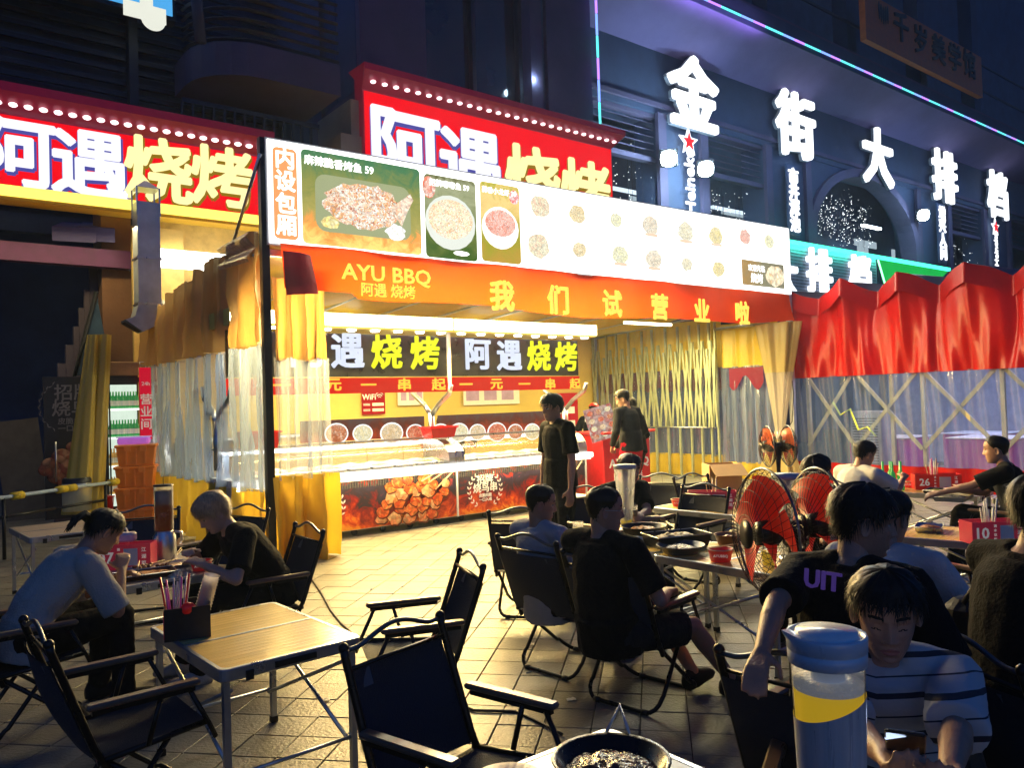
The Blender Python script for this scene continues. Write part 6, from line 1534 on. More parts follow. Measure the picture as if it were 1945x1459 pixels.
def stripe_mat():
    m, nt, out = _new('striped cotton'); L = nt.links.new
    tc = N(nt, 'ShaderNodeTexCoord'); sp = N(nt, 'ShaderNodeSeparateXYZ'); L(tc.outputs['Object'], sp.inputs[0])
    nz = N(nt, 'ShaderNodeTexNoise', i_Scale=5.0); L(tc.outputs['Object'], nz.inputs['Vector'])
    def mth(op, a, b=None, cl=False):
        n = N(nt, 'ShaderNodeMath', operation=op, use_clamp=cl)
        for k, q in ((0, a), (1, b)):
            if q is None: continue
            if isinstance(q, (int, float)): n.inputs[k].default_value = q
            else: L(q, n.inputs[k])
        return n.outputs[0]
    z = mth('ADD', sp.outputs['Z'], mth('MULTIPLY', nz.outputs[0], .02)); z = mth('ADD', z, mth('MULTIPLY', mth('ABSOLUTE', sp.outputs['X']), -.18))
    z = mth('ADD', z, mth('MULTIPLY', sp.outputs['Y'], -.30))
    f = mth('FRACT', mth('MULTIPLY', z, 1/.105)); thick = mth('LESS_THAN', mth('ABSOLUTE', mth('SUBTRACT', f, .5)), .075); thin = mth('LESS_THAN', mth('ABSOLUTE', mth('SUBTRACT', f, .97)), .022)
    k = mth('MAXIMUM', thick, thin)
    mx = N(nt, 'ShaderNodeMix', data_type='RGBA'); mx.inputs[6].default_value = (.52, .53, .54, 1); mx.inputs[7].default_value = (.03, .035, .05, 1); L(k, mx.inputs[0])
    b = N(nt, 'ShaderNodeBsdfPrincipled'); b.inputs['Roughness'].default_value = .85; L(mx.outputs[2], b.inputs[0]); n2 = N(nt, 'ShaderNodeTexNoise', i_Scale=90.0); L(tc.outputs['Object'], n2.inputs['Vector']); bp = N(nt, 'ShaderNodeBump', i_Strength=.4, i_Distance=.004); L(n2.outputs[0], bp.inputs['Height']); L(bp.outputs[0], b.inputs['Normal']); L(b.outputs[0], out.inputs[0]); return m
C_stripe = stripe_mat()
def glasses(t, J, m=None):
    X = J['head']; S = MB(); m = m or M_metal
    for s in (-1, 1):
        S.tube([X @ V((s*.033+.022*math.cos(a_), .100-.004*abs(math.cos(a_)), .008+.016*math.sin(a_))) for a_ in [2*math.pi*k/16 for k in range(16)]], .0016, m, seg=5, close=True)
        S.tube([X @ V((s*.056, .094, .012)), X @ V((s*.078, .05, .012)), X @ V((s*.082, -.01, .010))], .0018, m, seg=5)
    S.tube([X @ V((-.011, .102, .012)), X @ V((.011, .102, .012))], .0016, m, seg=5); S.build('glasses_frame', t)
def chopsticks(label, hand, tip, parent=None):
    t = thing('chopsticks', label, 'chopsticks', (0, 0, 0)); hand, tip = V(hand), V(tip); d = (tip-hand)
    for k in (-1, 1):
        S = MB(); S.tube([hand-d*.45+V((0, .008*k, .006*k)), tip+V((0, .003*k, 0))], [.003, .002], mat('chopstick wood', (.55, .40, .22), .5), seg=6); S.build('stick', t)
def W(t, p): return t.matrix_basis @ V(p)
def basis(loc, az, scale=1): return Matrix.Translation(loc) @ Matrix.Rotation(rad(az-90), 4, 'Z') @ Matrix.Scale(scale, 4)
def lw(loc, az, wpt, scale=1): return tuple(basis(loc, az, scale).inverted() @ V(wpt))     # world point into a person's own frame

# 1 ponytailed diner
L_, A_ = (.53, 4.81, 0), 8
girl, J = person('person in a pale loose shirt with a ponytail, bent over the left table with chopsticks', L_, A_, (0, -.02, .45), lean=18, bend=26, wr=(.10, .42, .74), wl=(-.12, .46, .66), headpitch=32, headyaw=0, shirt=C_cream, pants=C_blackp, sleeve=.75, style='tied', hi=True, seed=3, shoes=C_shoe, skin_k=1, voxel=.010, ar=(.1, .42, .09), al=(-.16, .38, .09), elb={1: (.6, -.2, -.8), -1: (-.6, -.2, -.8)})
chopsticks('wooden chopsticks raised by the ponytailed diner', W(girl, J['WR'][1]+V((-.01, .09, .0))), W(girl, V((-.02, .56, .76))))
# 2 fair haired diner
L_, A_ = (1.86, 5.00, 0), 181
bl, J = person('person with fair tousled hair and black T-shirt bending over a paper bowl', L_, A_, (0, -.02, .45), lean=16, bend=24, wr=(.16, .42, .72), wl=(-.13, .44, .69), headpitch=34, shirt=C_black, pants=C_blackp, style='fringe', hair=M_hairf, hi=True, seed=5, shoes=C_shoew, skin_k=2, voxel=.010, elb={1: (.8, -.2, -.5), -1: (-.8, -.2, -.5)})
chopsticks('wooden chopsticks held by the fair haired diner over the red bowl', W(bl, J['WR'][1]+V((-.01, .09, .01))), W(bl, V((.06, .60, .68))))
# 3 man in pale grey, from behind
L_, A_ = (3.06, 3.62, 0), 2
p3, J = person('person in a pale grey T-shirt sitting with his back to the camera, close cropped hair', L_, A_, (0, -.03, .44), lean=-14, bend=12, scale=.93, wr=(.22, .22, .60), wl=(-.16, .34, .60), headyaw=-38, headpitch=10, shirt=C_grey, pants=C_blackp, style='crop', hi=True, seed=7, shoes=C_shoe, skin_k=1, voxel=.010)
# 4 man in black with glasses
L_, A_ = (2.88, 2.92, 0), 5
p4, J = person('person with glasses in black T-shirt and shorts sitting with legs crossed towards the fans', L_, A_, (0, -.03, .44), lean=-12, bend=12, wr=(.20, .22, .62), wl=(-.12, .36, .60), headyaw=-40, headpitch=6, shirt=C_black, pants=C_navy, shorts=True, style='crop', hi=True, seed=9, shoes=C_shoe, skin_k=0, voxel=.009, belly=.03, shoulder=.20, ar=(.30, .62, .09), al=(.14, .50, .12), scale=.97, kneeout=.3, palm={1: (0, 0, -1)})
glasses(p4, J)
# 5 standing man
L_, A_ = (4.60, 5.26, 0), 168
p5, J = person('person standing alone in black T-shirt before the bright counter, looking left', L_, A_, (0, 0, .93), lean=1, bend=2, wr=(.27, .05, .78), wl=(-.27, .05, .78), ar=(.11, .02, .09), al=(-.11, -.06, .09), headyaw=6, headpitch=8, shirt=C_black, pants=C_blackp, style='fringe', hi=False, seed=11, shoes=C_shoe, skin_k=0, voxel=.010, scale=.985, curl=.4)
# 6 staff with red cap
L_, A_ = (9.15, 9.62, 0), 35
p6, J = person('person in a red cap and black staff T-shirt behind the red order counter', L_, A_, (0, 0, .90), lean=12, bend=10, wr=(.2, .35, 1.05), wl=(-.2, .35, 1.05), ar=(.11, .02, .09), al=(-.11, 0, .09), headpitch=25, shirt=C_black, pants=C_blackp, style='crop', seed=12, shoes=C_shoe, voxel=.016, scale=.95)
S = MB(); X = J['head']
S.grid(lambda u, v: tuple(X @ head_pt(u*2*math.pi, .035+.0825*v, .019*(1-v*.3))), 24, 8, Mrp); S.grid(lambda u, v: tuple(X @ V(((u-.5)*.13, .085+v*.07*math.cos((u-.5)*2.2), .045-.02*v-.03*(u-.5)**2))), 8, 4, Mrp); S.build('cap', p6)
letters('BBQ', (0.02, -.175, 1.33), .10, Mcr, p6, 'shirt_print', off=.02, rot=(rad(78), 0, 0))
# 7 customer in crimson trousers
L_, A_ = (7.86, 7.50, 0), 95
p7, J = person('person in charcoal jersey and crimson trousers ordering at the red counter', L_, A_, (0, 0, .94), lean=2, bend=8, wr=(.24, .16, .95), wl=(-.22, .14, .96), ar=(.11, 0, .09), al=(-.11, .03, .09), headyaw=30, headpitch=22, shirt=C_dkgrey, pants=C_redp, style='short', seed=13, shoes=C_shoe, voxel=.014, long_sleeve=True, scale=1.02)
L_, A_ = (8.30, 7.82, 0), 100
p8, J = person('person in black half hidden behind the customer in crimson trousers', L_, A_, (0, 0, .90), lean=2, bend=6, ar=(.11, 0, .09), al=(-.11, .03, .09), wr=(.22, .2, .95), wl=(-.22, .2, .95), headpitch=15, shirt=C_black, pants=C_blackp, style='bob', seed=14, shoes=C_shoe, voxel=.016, long_sleeve=True, scale=.97)
# 9 diner holding a glass at the far end
L_, A_ = (4.72, 4.72, 0), 262
p9, J = person('person half hidden by the tall pitcher, reaching over dishes with a glass in hand', L_, A_, (0, 0, .42), lean=12, bend=8, wr=(-.12, .30, .62), wl=(.12, .50, .70), headpitch=12, shirt=C_black, pants=C_blackp, style='short', hair=M_hairbr, seed=15, shoes=C_shoe, voxel=.012, elb={1: (.8, 0, -.5), -1: (-.6, 0, -.8)})
# 10 behind the fans
L_, A_ = (4.98, 2.92, 0), 182
p10, J = person('person whose dark hair shows between the tall fans and a white cup', L_, A_, (0, 0, .45), lean=6, bend=10, headpitch=25, shirt=C_black, pants=C_blackp, style='short', seed=16, voxel=.014, shoes=C_shoe)
# 11 man in white
L_, A_ = (6.75, 3.82, 0), -12
p11, J = person('person in a white T-shirt reaching across the far table towards green bottles', L_, A_, (0, 0, .43), lean=18, bend=6, wr=(.12, .62, .78), wl=(-.1, .42, .68), headyaw=-12, headpitch=18, shirt=C_white, pants=C_blackp, style='short', seed=17, voxel=.012, shoes=C_shoe, elb={1: (.5, 0, -.8), -1: (-.5, 0, -.8)}, belly=.03)
# 12 man in black, right
L_, A_ = (7.56, 2.72, 0), 108
p12, J = person('person in black T-shirt at the far right table looking left, arm on a checked tray', L_, A_, (0, 0, .43), lean=4, bend=8, wr=(.10, .46, .68), wl=(-.20, .58, .68), headyaw=0, headpitch=6, shirt=C_black, pants=C_blackp, style='crop', seed=18, voxel=.012, shoes=C_shoe)
# 14 behind, pale shirt
L_, A_ = (3.28, 1.72, 0), 12
p14, J = person('person in a white T-shirt seated beyond the young man, seen from behind', L_, A_, (0, 0, .42), lean=6, bend=8, headyaw=-20, headpitch=12, shirt=C_white, pants=C_blackp, style='short', hair=M_hairb, seed=19, voxel=.012, shoes=C_shoe, wr=(.2, .4, .66), wl=(-.2, .4, .66))
# 13 young man looking right
L_, A_ = (2.43, 1.38, 0), 2
hw = lw(L_, A_, RD(.68, 2.28, .84))
p13, J = person('person in black T-shirt with violet print looking right, left arm hanging out', L_, A_, (0, -.02, .54), lean=2, bend=8, wr=(.22, .30, .66), wl=hw, headyaw=-52, headpitch=8, shirt=C_black, pants=C_blackp, style='short', hi=True, seed=20, voxel=.008, shoes=C_shoe, shoulder=.18, curl=.35, sleeve=.6, elb={1: (.6, -.4, -.8), -1: (-.5, .3, .6)}, palm={-1: (0, .3, -1)})
J13 = J
S = MB(); letters('UIT', J['chest']-J['F2']*.155+J['up2']*(.10)-J['X2']*.02, .075, mat('violet print', (.14, .08, .45), .6, emit=.06, ecol=(.4, .2, 1)), p13, 'shirt_print', off=.03, ext=.004, rot=(rad(80), 0, 0))
# 15 right edge with glasses
L_, A_ = (2.87, 1.055, 0), -30
p15, J = person('person with glasses, dark shirt and jeans cut off by the right edge of the picture', L_, A_, (0, -.02, .56), lean=4, bend=10, wr=(.1, .36, .66), wl=(-.12, .40, .62), headyaw=10, headpitch=6, shirt=C_black, pants=C_jeans, style='fringe', hi=True, seed=21, voxel=.010, shoes=C_shoe, kneeout=.4)
glasses(p15, J)
# 16 striped shirt, facing the camera
L_, A_ = (2.145, 1.145, 0), 208
ph = RD(.775, 1.62, .875)
wr_ = lw(L_, A_, ph+V((.05, .07, -.04))); wl_ = lw(L_, A_, ph+V((.07, -.06, -.04)))
p16, J = person('person in a white striped T-shirt facing the camera and looking down at a phone', L_, A_, (0, -.05, .435), lean=8, bend=9, side=-3, wr=wr_, wl=wl_, headyaw=4, headpitch=15, shirt=C_stripe, pants=C_blackp, style='short', hi=True, seed=22, voxel=.007, scale=.97, shoes=C_shoe, eyes='down', shoulder=.172, curl=.8, elb={1: (.05, -.2, -1), -1: (-.3, -.2, -.9)}, palm={1: (-.4, .2, .9), -1: (.4, .2, .9)}, sleeve=.7)
t = thing('phone', 'dark mobile phone held by the person in the striped T-shirt', 'phone', ph+V((.02, .01, .0)), rz=rad(25), rot=(rad(35), 0, rad(117)))
S = MB(); S.bevbox((-.038, -.078, -.004), (.038, .078, .004), M_black, .008); S.build('casing', t)
S = MB(); S.box((-.034, -.073, .0042), (.034, .073, .005), mat('phone screen', (.02, .03, .06), .08, emit=.12, ecol=(.25, .35, .7))); S.build('screen', t)
lamp('phone_glow', ph+V((-.0, .0, .03)), .12, (.55, .7, 1), (.06, .1), rot=(rad(180-35), 0, rad(27)))
# two cooks behind the counter
for k, (px_, lab) in enumerate(((829, 'person bending behind the counter left of the middle post, only dark hair showing'), (861, 'person bending behind the counter right of the middle post, only dark hair showing'))):
    p = PY(px_, 812, 11.2); person(lab, (p.x, 11.2, 0), 250, (0, 0, .80), lean=25, bend=22, headpitch=45, scale=.98 if k else 1.0, ar=(.1, .05, .09), al=(-.1, .05, .09), wr=(.15, .4, 1.0), wl=(-.15, .4, 1.0), shirt=C_dkgrey, pants=C_blackp, style='short', seed=30+k, voxel=.018)

# ------------------------------------------------------------ big double fans
Mcage = mat('black fan wire', (.012, .012, .015), .35, .4)
def blade_mat(name, col, e):
    return vinyl(name, col, .3, .45, spec=.4) if not e else mat(name, col, .35, var=.15, emit=e, ecol=col)
Mblade = mat('red fan blade', (.75, .02, .012), .35, var=.2, emit=.10, ecol=(1, .03, .01)); Mblade2 = mat('amber red fan blade', (.7, .12, .03), .35, var=.2, emit=.12, ecol=(1, .2, .05))  # red glow put into the blades as slight emission, they are no lamps
def fan_head(t, c, n, R_, bm, sp=46):
    n = V(n).normalized(); u = n.cross(V((0, 0, 1))).normalized(); w = u.cross(n); c = V(c); D_ = R_*.34
    def P_(r, a, y): return c+(u*math.cos(a)+w*math.sin(a))*r+n*y
    S = MB(); S.tube([P_(R_, 2*math.pi*k/48, 0) for k in range(48)], .007, Mrail, seg=6, close=True); S.build('fan_rim', t)
    S = MB()
    for sgn in (1, -1):
        for k in range(sp):
            a = 2*math.pi*k/sp; S.tube([P_(R_*q, a+(1-q)*.5*sgn, sgn*D_*(1-q**3)**.8) for q in (1, .95, .82, .6, .4, .2)], .0016, Mcage, seg=3, smooth=False)
        for q in (.3, .5, .68, .84, .94): S.tube([P_(R_*q, 2*math.pi*k/36, sgn*D_*(1-q**3)**.8) for k in range(36)], .0017, Mcage, seg=3, close=True)
    S.build('cage_wires', t, kind='stuff')
    for sgn in (1, -1):
        S = MB(); S.lathe([(0, sgn*D_*1.0), (R_*.22, sgn*D_*.995), (R_*.22, sgn*D_*.95), (0, sgn*D_*.94)], Mcage, 20, xf=Matrix.Translation(c) @ Matrix(((u.x, w.x, n.x, 0), (u.y, w.y, n.y, 0), (u.z, w.z, n.z, 0), (0, 0, 0, 1)))); S.build('cage_badge', t)
    S = MB(); S.lathe([(0, -.06), (.06, -.06), (.07, .0), (.06, .05), (0, .055)], Mcage, 16, xf=Matrix.Translation(c) @ Matrix(((u.x, w.x, n.x, 0), (u.y, w.y, n.y, 0), (u.z, w.z, n.z, 0), (0, 0, 0, 1)))); S.build('hub', t)
    for k in range(5):
        a0 = 2*math.pi*k/5+.3; S = MB()
        S.grid(lambda q, v: P_(.05+(R_*.90-.05)*q, a0+(v-.5)*(1.15*(.55+.45*q))+.35*q, -.05*(v-.5)*2*(1-.4*q)), 8, 6, bm); S.build('blade', t)
def fan(label, c1, c2, n, R_, R2, z0, bm, tilt=0):
    c1, c2 = V(c1), V(c2); m = (c1+c2)/2; t = thing('standing_fan', label, 'fan', (0, 0, 0))
    fan_head(t, c1, n, R_, bm); fan_head(t, c2, -V(n), R2, bm)
    S = MB(); S.tube([c1, c2], .045, Mcage, seg=12); S.build('motor_housing', t)
    S = MB(); S.tube([m+V((0, 0, -.02)), V((m.x, m.y, m.z-R_*1.1)), V((m.x, m.y, .05))], [.035, .022, .022], Mcage, seg=10); S.build('pole', t)
    S = MB(); S.lathe([(0, .0), (.24, .0), (.25, .02), (.2, .045), (.03, .06), (0, .06)], Mcage, 24, xf=Matrix.Translation((m.x, m.y, 0))); S.build('base_plate', t)
    return t
fan('large black standing fan with two back to back caged heads and red blades', (3.56, 2.46, .875), (3.56+.88*.30, 2.46-.47*.30, .90), (-.88, .47, 0), .335, .30, 0, Mblade)
p = RD(3.0*.95, 9.0*.95); q = V((.789, -.614, 0))
fan('small standing fan with two slim amber red heads seen edge on before the yellow curtain', p+V((0, 0, 1.03))-q*.11, p+V((0, 0, 1.03))+q*.11, -q, .22, .22, 0, Mblade2)

# ------------------------------------------------------------ things on the tables
TZ = .602
Mboxr = mat('wine red lacquer box', (.42, .015, .05), .35, var=.15, emit=.07, ecol=(1, .05, .12)); Mstraw = mat('translucent straw', (.75, .72, .68), .3); Mpink2 = mat('pink straw', (.7, .1, .35), .3, emit=.05)
def cutlery_box(label, p, az, m, num, w=.30, d=.13, h=.13, front=None):
    t = thing('cutlery_box', label, 'cutlery box', p, rad(az)); S = MB(); a = .005
    S.box((-w/2, -d/2, 0), (w/2, -d/2+a, h), m); S.box((-w/2, d/2-a, 0), (w/2, d/2, h), m); S.box((-w/2, -d/2+a, 0), (-w/2+a, d/2-a, h), m); S.box((w/2-a, -d/2+a, 0), (w/2, d/2-a, h), m); S.box((-w/2+a, -d/2+a, 0), (w/2-a, d/2-a, .006), m); S.box((-.002, -d/2+a, 0), (.002, d/2-a, h*.95), m); S.build('case', t)
    if num:
        letters(num, (-w*.30, -d/2-.002, h*.5), .09, Mcr, t, 'number', off=.03, ext=.001)
        S = MB(); S.box((w*.02, -d/2-.003, h*.16), (w*.27, -d/2-.0005, h*.84), M_paper); S.build('sticker', t)
        for k, s_ in enumerate('江湖菜'): letters(s_, (w*.38, -d/2-.002, h*(.78-.27*k)), .028, Mcr, t, 'lettering', off=.02, ext=.001)
        for k, s_ in enumerate('酒水饮料'): letters(s_, (-w*.07, -d/2-.002, h*(.82-.2*k)), .018, Mcr, t, 'lettering', off=.02, ext=.001)
    return t
def straws(label, p, n, m, h=.20, spread=.05, cat='straws', r=.0035):
    t = thing('straws', label, cat, p); rr = random.Random(int(p[0]*1000))
    for k in range(n):
        a, b = rr.uniform(-1, 1), rr.uniform(-1, 1); S = MB(); S.tube([(a*spread*.5, b*spread*.35, 0), (a*spread*1.2+rr.uniform(-.01, .01), b*spread*.6, h*rr.uniform(.8, 1.1))], r, m[k % len(m)], seg=6); S.build('straw', t)
    return t
bx = V((1.02, 3.74, TZ))
cutlery_box('black cutlery box with straws and cups on the empty foreground table', bx, -16, M_black, None, .19, .20, .14)
S = MB(); t = thing('label_sheet', 'wine red printed label on the side of the black cutlery box', 'label', bx, rad(-16)); S.box((-.097, -.09, .01), (-.0955, .09, .13), Mboxr); S.build('sheet', t)
for y in (-.05, .03): S = MB(); S.box((-.0985, y-.03, .03), (-.0973, y+.03, .11), mat('violet label print', (.3, .12, .3), .5)); S.build('print', t)
straws('clear and pink straws and wrapped chopsticks standing in the black box', bx+V((-.045, .02, .01)), 16, (Mstraw, Mstraw, Mpink2, mat('white wrapper', (.7, .7, .68), .5), Mrp), .24, .06, r=.0042)
t = thing('cup_stack', 'tilted stack of clear plastic cups in the black box', 'cups', bx+V((.045, .0, .03)), rot=(rad(8), rad(14), 0)); S = MB()
Mcup = plastic('cup plastic', (.85, .82, .85), .45, .5, 12)
for k in range(12): S = MB(); S.lathe([(.026, .02+k*.014), (.034, .075+k*.014), (.037, .078+k*.014)], Mcup, 16); S.build('cup', t)
t = thing('bag_knot', 'crumpled red plastic scrap on the rim of the black box', 'scrap', bx+V((-.02, -.08, .13))); S = MB(); S.sphere((0, 0, 0), (.035, .025, .03), Mrp, 8, 5); S.build('scrap', t)
cutlery_box('red cutlery box numbered 09 on a table before the yellow curtain', (5.72, 4.50, TZ), -52, Mboxr, '09', .42, .16, .15)
straws('wooden chopsticks and straws standing in the box numbered 09', (5.75, 4.52, TZ+.02), 8, (Mstraw, mat('chopstick wood', (.55, .40, .22), .5)), .24, .06)
cutlery_box('red cutlery box numbered 10 on the right hand table', (5.55, 2.15, TZ), -38, Mboxr, '10', .34, .15, .14)
straws('white wrapped chopsticks standing in the box numbered 10', (5.55, 2.17, TZ+.02), 12, (mat('white wrapper', (.7, .7, .68), .5),), .24, .06, r=.005)
cutlery_box('red cutlery box numbered 26 beside green bottles', (8.15, 3.65, TZ), -50, mat('bright red box', (.6, .015, .015), .35, emit=.12), '26', .42, .16, .15)
straws('bundle of straws and sticks in the box numbered 26', (8.15, 3.68, TZ+.02), 14, (Mstraw, Mpink2, mat('chopstick wood', (.55, .40, .22), .5)), .26, .08)
cutlery_box('red cutlery box with a pale sticker on the table between the two left diners', (1.16, 5.62, TZ), -30, Mboxr, '07', .34, .14, .16)
t = thing('tissue_pack', 'white tissue pack lying on the red cutlery box between the left diners', 'tissues', (1.15, 5.66, TZ+.165), rad(-30)); S = MB(); S.bevbox((-.08, -.045, 0), (.08, .045, .06), mat('violet white wrap', (.6, .5, .65), .5), .02); S.build('pack', t); S = MB(); S.grid(lambda u, v: ((u-.5)*.07, (v-.5)*.03, .06+.05*math.sin(u*3.1)*(1-abs(v-.5))+.01*math.sin(u*17)), 8, 6, M_paper); S.build('tissue', t)
# green bottles
def loose_bottle(x, y, label, m, g=None): return put(m, 'bottle', None, (x, y, TZ), label=label, cat='bottle', group=g)
bb = bottle_mesh(mat('bright green bottle', (.03, .35, .05), .15, emit=.1, ecol=(.1, 1, .2), spec=.8), .28)
for k, (dx, dy) in enumerate(((0, 0), (.06, .05), (.03, -.07), (.10, -.03), (-.03, .08))): loose_bottle(7.84+dx, 3.93+dy, 'bright green beer bottle in the cluster beside the box numbered 26', bb, 'cluster of green bottles')
# towers and pitchers
def pitcher(label, p, h, rt_, rb_, liq, fill=.5, lid=M_metal, ice=False):
    t = thing('drink_pitcher', label, 'pitcher', p); S = MB()
    S.lathe([(rb_, .03), (rt_, h-.03)], glass('pitcher plastic', (.93, .96, 1), .72, .06), 24); S.build('shell', t)
    S = MB(); S.lathe([(0, h-.035), (rt_*1.04, h-.03), (rt_*1.05, h), (0, h+.004)], mat('pale lid', (.45, .52, .6), .35), 24); S.build('lid', t)
    S = MB(); S.lathe([(0, 0), (rb_*1.25, 0), (rb_*1.2, .03), (0, .031)], lid, 24); S.build('foot', t)
    if liq:
        r_ = rb_+(rt_-rb_)*fill; S = MB(); S.lathe([(0, .035), (rb_*.93, .035), (r_*.93, .035+(h-.07)*fill), (0, .035+(h-.07)*fill)], liq, 20); S.build('drink', t)
    S = MB(); S.lathe([(rt_*.28, .06), (rt_*.3, h-.04)], mat('pale ice tube', (.55, .62, .68), .4), 12); S.build('ice_tube', t)
    return t
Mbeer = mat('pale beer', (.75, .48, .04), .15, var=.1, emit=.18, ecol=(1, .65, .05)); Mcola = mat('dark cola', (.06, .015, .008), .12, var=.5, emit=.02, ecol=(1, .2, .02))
pitcher('tall tapered clear pitcher, nearly empty, rising over the diners table', (4.30, 4.18, TZ), .50, .082, .042, Mbeer, .12)
pitcher('clear pitcher with pale lid standing between the fans', (4.16, 2.72, TZ), .52, .085, .05, None)
t = thing('drink_tower', 'tower of dark cola with ice on a silver foot between the left diners', 'pitcher', (1.42, 5.72, TZ)); S = MB()
S.lathe([(.075, 0), (.078, .005), (.074, .16), (.055, .19), (.055, .20), (0, .2)], M_metal, 24); S.build('silver_foot', t)
S = MB(); S.lathe([(0, .2), (.055, .2), (.057, .37), (0, .37)], Mcola, 20); S.build('cola', t)
S = MB(); S.lathe([(.060, .2), (.062, .50)], glass('pitcher plastic', (.93, .96, 1), .72, .06), 24); S.build('shell', t)
S = MB(); S.lathe([(0, .375), (.054, .375), (.055, .47), (0, .475)], food('crushed ice', ((.55, .45, .4), (.7, .65, .6), (.35, .2, .12)), 45, 0, .2), 20); S.build('ice', t)
S = MB(); S.lathe([(.065, .5), (.065, .51), (0, .512)], M_black, 20); S.tube([(0, 0, .51), (0, 0, .56), (.01, 0, .575)], .003, M_black, seg=5); S.build('lid', t)
S = MB(); S.tube([(.05, -.03, .19), (.1, -.05, .18), (.1, -.05, .12)], .009, M_metal, seg=6); S.build('tap', t)
# the big foreground pitcher
pp = RD(.506, 1.315); PH = 1.205-TZ
t = thing('drink_pitcher', 'big foreground pitcher with silver lid, amber beer and slanted silver sleeve', 'pitcher', (pp.x, pp.y, TZ)); rtv = _rt0
def pr(z): return .040+(.0600-.040)*(z/PH)
S = MB(); S.lathe([(pr(.02), .02), (pr(PH-.05), PH-.05)], glass('big pitcher plastic', (.97, .98, 1), .93, .03), 48); S.build('shell', t)
def slv(u, v):
    a = u*2*math.pi; x, y = math.cos(a), math.sin(a); k = V((x, y, 0)).dot(rtv); ztop_ = PH-.118+.022*k; z = .02+(ztop_-.02)*v; r_ = pr(z)+.0012; return (x*r_, y*r_, z)
S = MB(); S.grid(slv, 64, 12, mat('brushed silver sleeve', (.85, .85, .84), .30, .3, var=.2, scale=60, stretch=(1, 1, .03))); S.build('sleeve', t)
S = MB(); S.lathe([(0, .03), (pr(.03)*.95, .03), (pr(PH-.093)*.96, PH-.093), (0, PH-.093)], mat('amber beer', (.80, .45, .02), .12, var=.12, emit=.28, ecol=(1, .62, .03)), 40); S.build('beer', t)  # slight emission stands in for light shining through the beer
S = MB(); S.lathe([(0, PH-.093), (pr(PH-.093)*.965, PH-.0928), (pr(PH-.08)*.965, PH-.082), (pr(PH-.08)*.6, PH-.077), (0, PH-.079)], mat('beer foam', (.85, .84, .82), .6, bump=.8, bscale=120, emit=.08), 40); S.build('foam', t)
S = MB(); S.lathe([(.0, PH-.11), (.026, PH-.11), (.028, PH-.04), (0, PH-.04)], mat('frosted ice tube', (.8, .86, .92), .35, emit=.05), 24); S.build('ice_tube', t)  # small emission lifts the ice tube, nothing is lit inside
Mlid = mat('silver blue lid', (.66, .74, .82), .28, .1, var=.15)
S = MB(); S.lathe([(pr(PH)-.002, PH-.052), (pr(PH)+.0022, PH-.05), (pr(PH)+.0025, PH-.030), (pr(PH)+.001, PH-.029), (pr(PH)+.003, PH-.027), (pr(PH)+.004, PH-.006), (pr(PH)+.002, PH-.002), (pr(PH)-.003, PH-.004), (pr(PH)-.005, PH-.012)], Mlid, 56); S.build('lid_collar', t)
S = MB(); S.lathe([(pr(PH)-.004, PH-.012), (.050, PH-.006), (.048, PH+.002), (.0, PH+.004)], mat('pale blue lid plate', (.80, .90, .95), .25, .0), 48); S.build('lid_plate', t)
ld = -rtv; sd_ = V((-ld.y, ld.x, 0)); S = MB()
pts = [ld*(pr(PH)+.001)*math.cos(a_)+sd_*(pr(PH)+.001)*math.sin(a_) for a_ in (rad(-32), rad(32))]; tip = ld*(pr(PH)+.014)
S.add([pts[0]+V((0, 0, PH-.03)), pts[1]+V((0, 0, PH-.03)), tip+V((0, 0, PH+.004)), pts[0]+V((0, 0, PH-.004)), pts[1]+V((0, 0, PH-.004)), ld*.045+V((0, 0, PH-.003))], ((0, 1, 2), (0, 2, 3), (1, 4, 2), (3, 2, 4, 5)), Mlid); S.build('spout', t)
S = MB(); S.lathe([(0, 0), (.06, 0), (.062, .012), (.045, .022), (0, .022)], Mlid, 40); S.build('foot', t)
# bowls and food
Mfood1 = food('braised food', ((.35, .1, .03), (.55, .22, .06), (.7, .35, .12), (.2, .05, .02)), 26, 0, .25); Mfood2 = food('peanut noodles', ((.6, .42, .15), (.7, .5, .2), (.35, .2, .08), (.75, .6, .35)), 34, 0, .35); Mfood3 = food('dark wok food', ((.05, .03, .03), (.12, .06, .04), (.02, .015, .015), (.25, .15, .1)), 30, 0, .15)
def heap(t, w, d, z, h, m, round_=False):
    def f(u, v):
        x, y = (u-.5)*w, (v-.5)*d
        if round_:
            rr_ = max(abs(u-.5), abs(v-.5))*2; a = math.atan2(v-.5, u-.5); x, y = rr_*w/2*math.cos(a), rr_*d/2*math.sin(a)
            b = 1-rr_**2
        else: b = math.sin(u*math.pi)**.5*math.sin(v*math.pi)**.5
        return (x, y, z+h*b*(1+.6*noise.noise(V((x*40, y*40, z*30)))))
    S = MB(); S.grid(f, 18, 18, m); S.build('food', t)
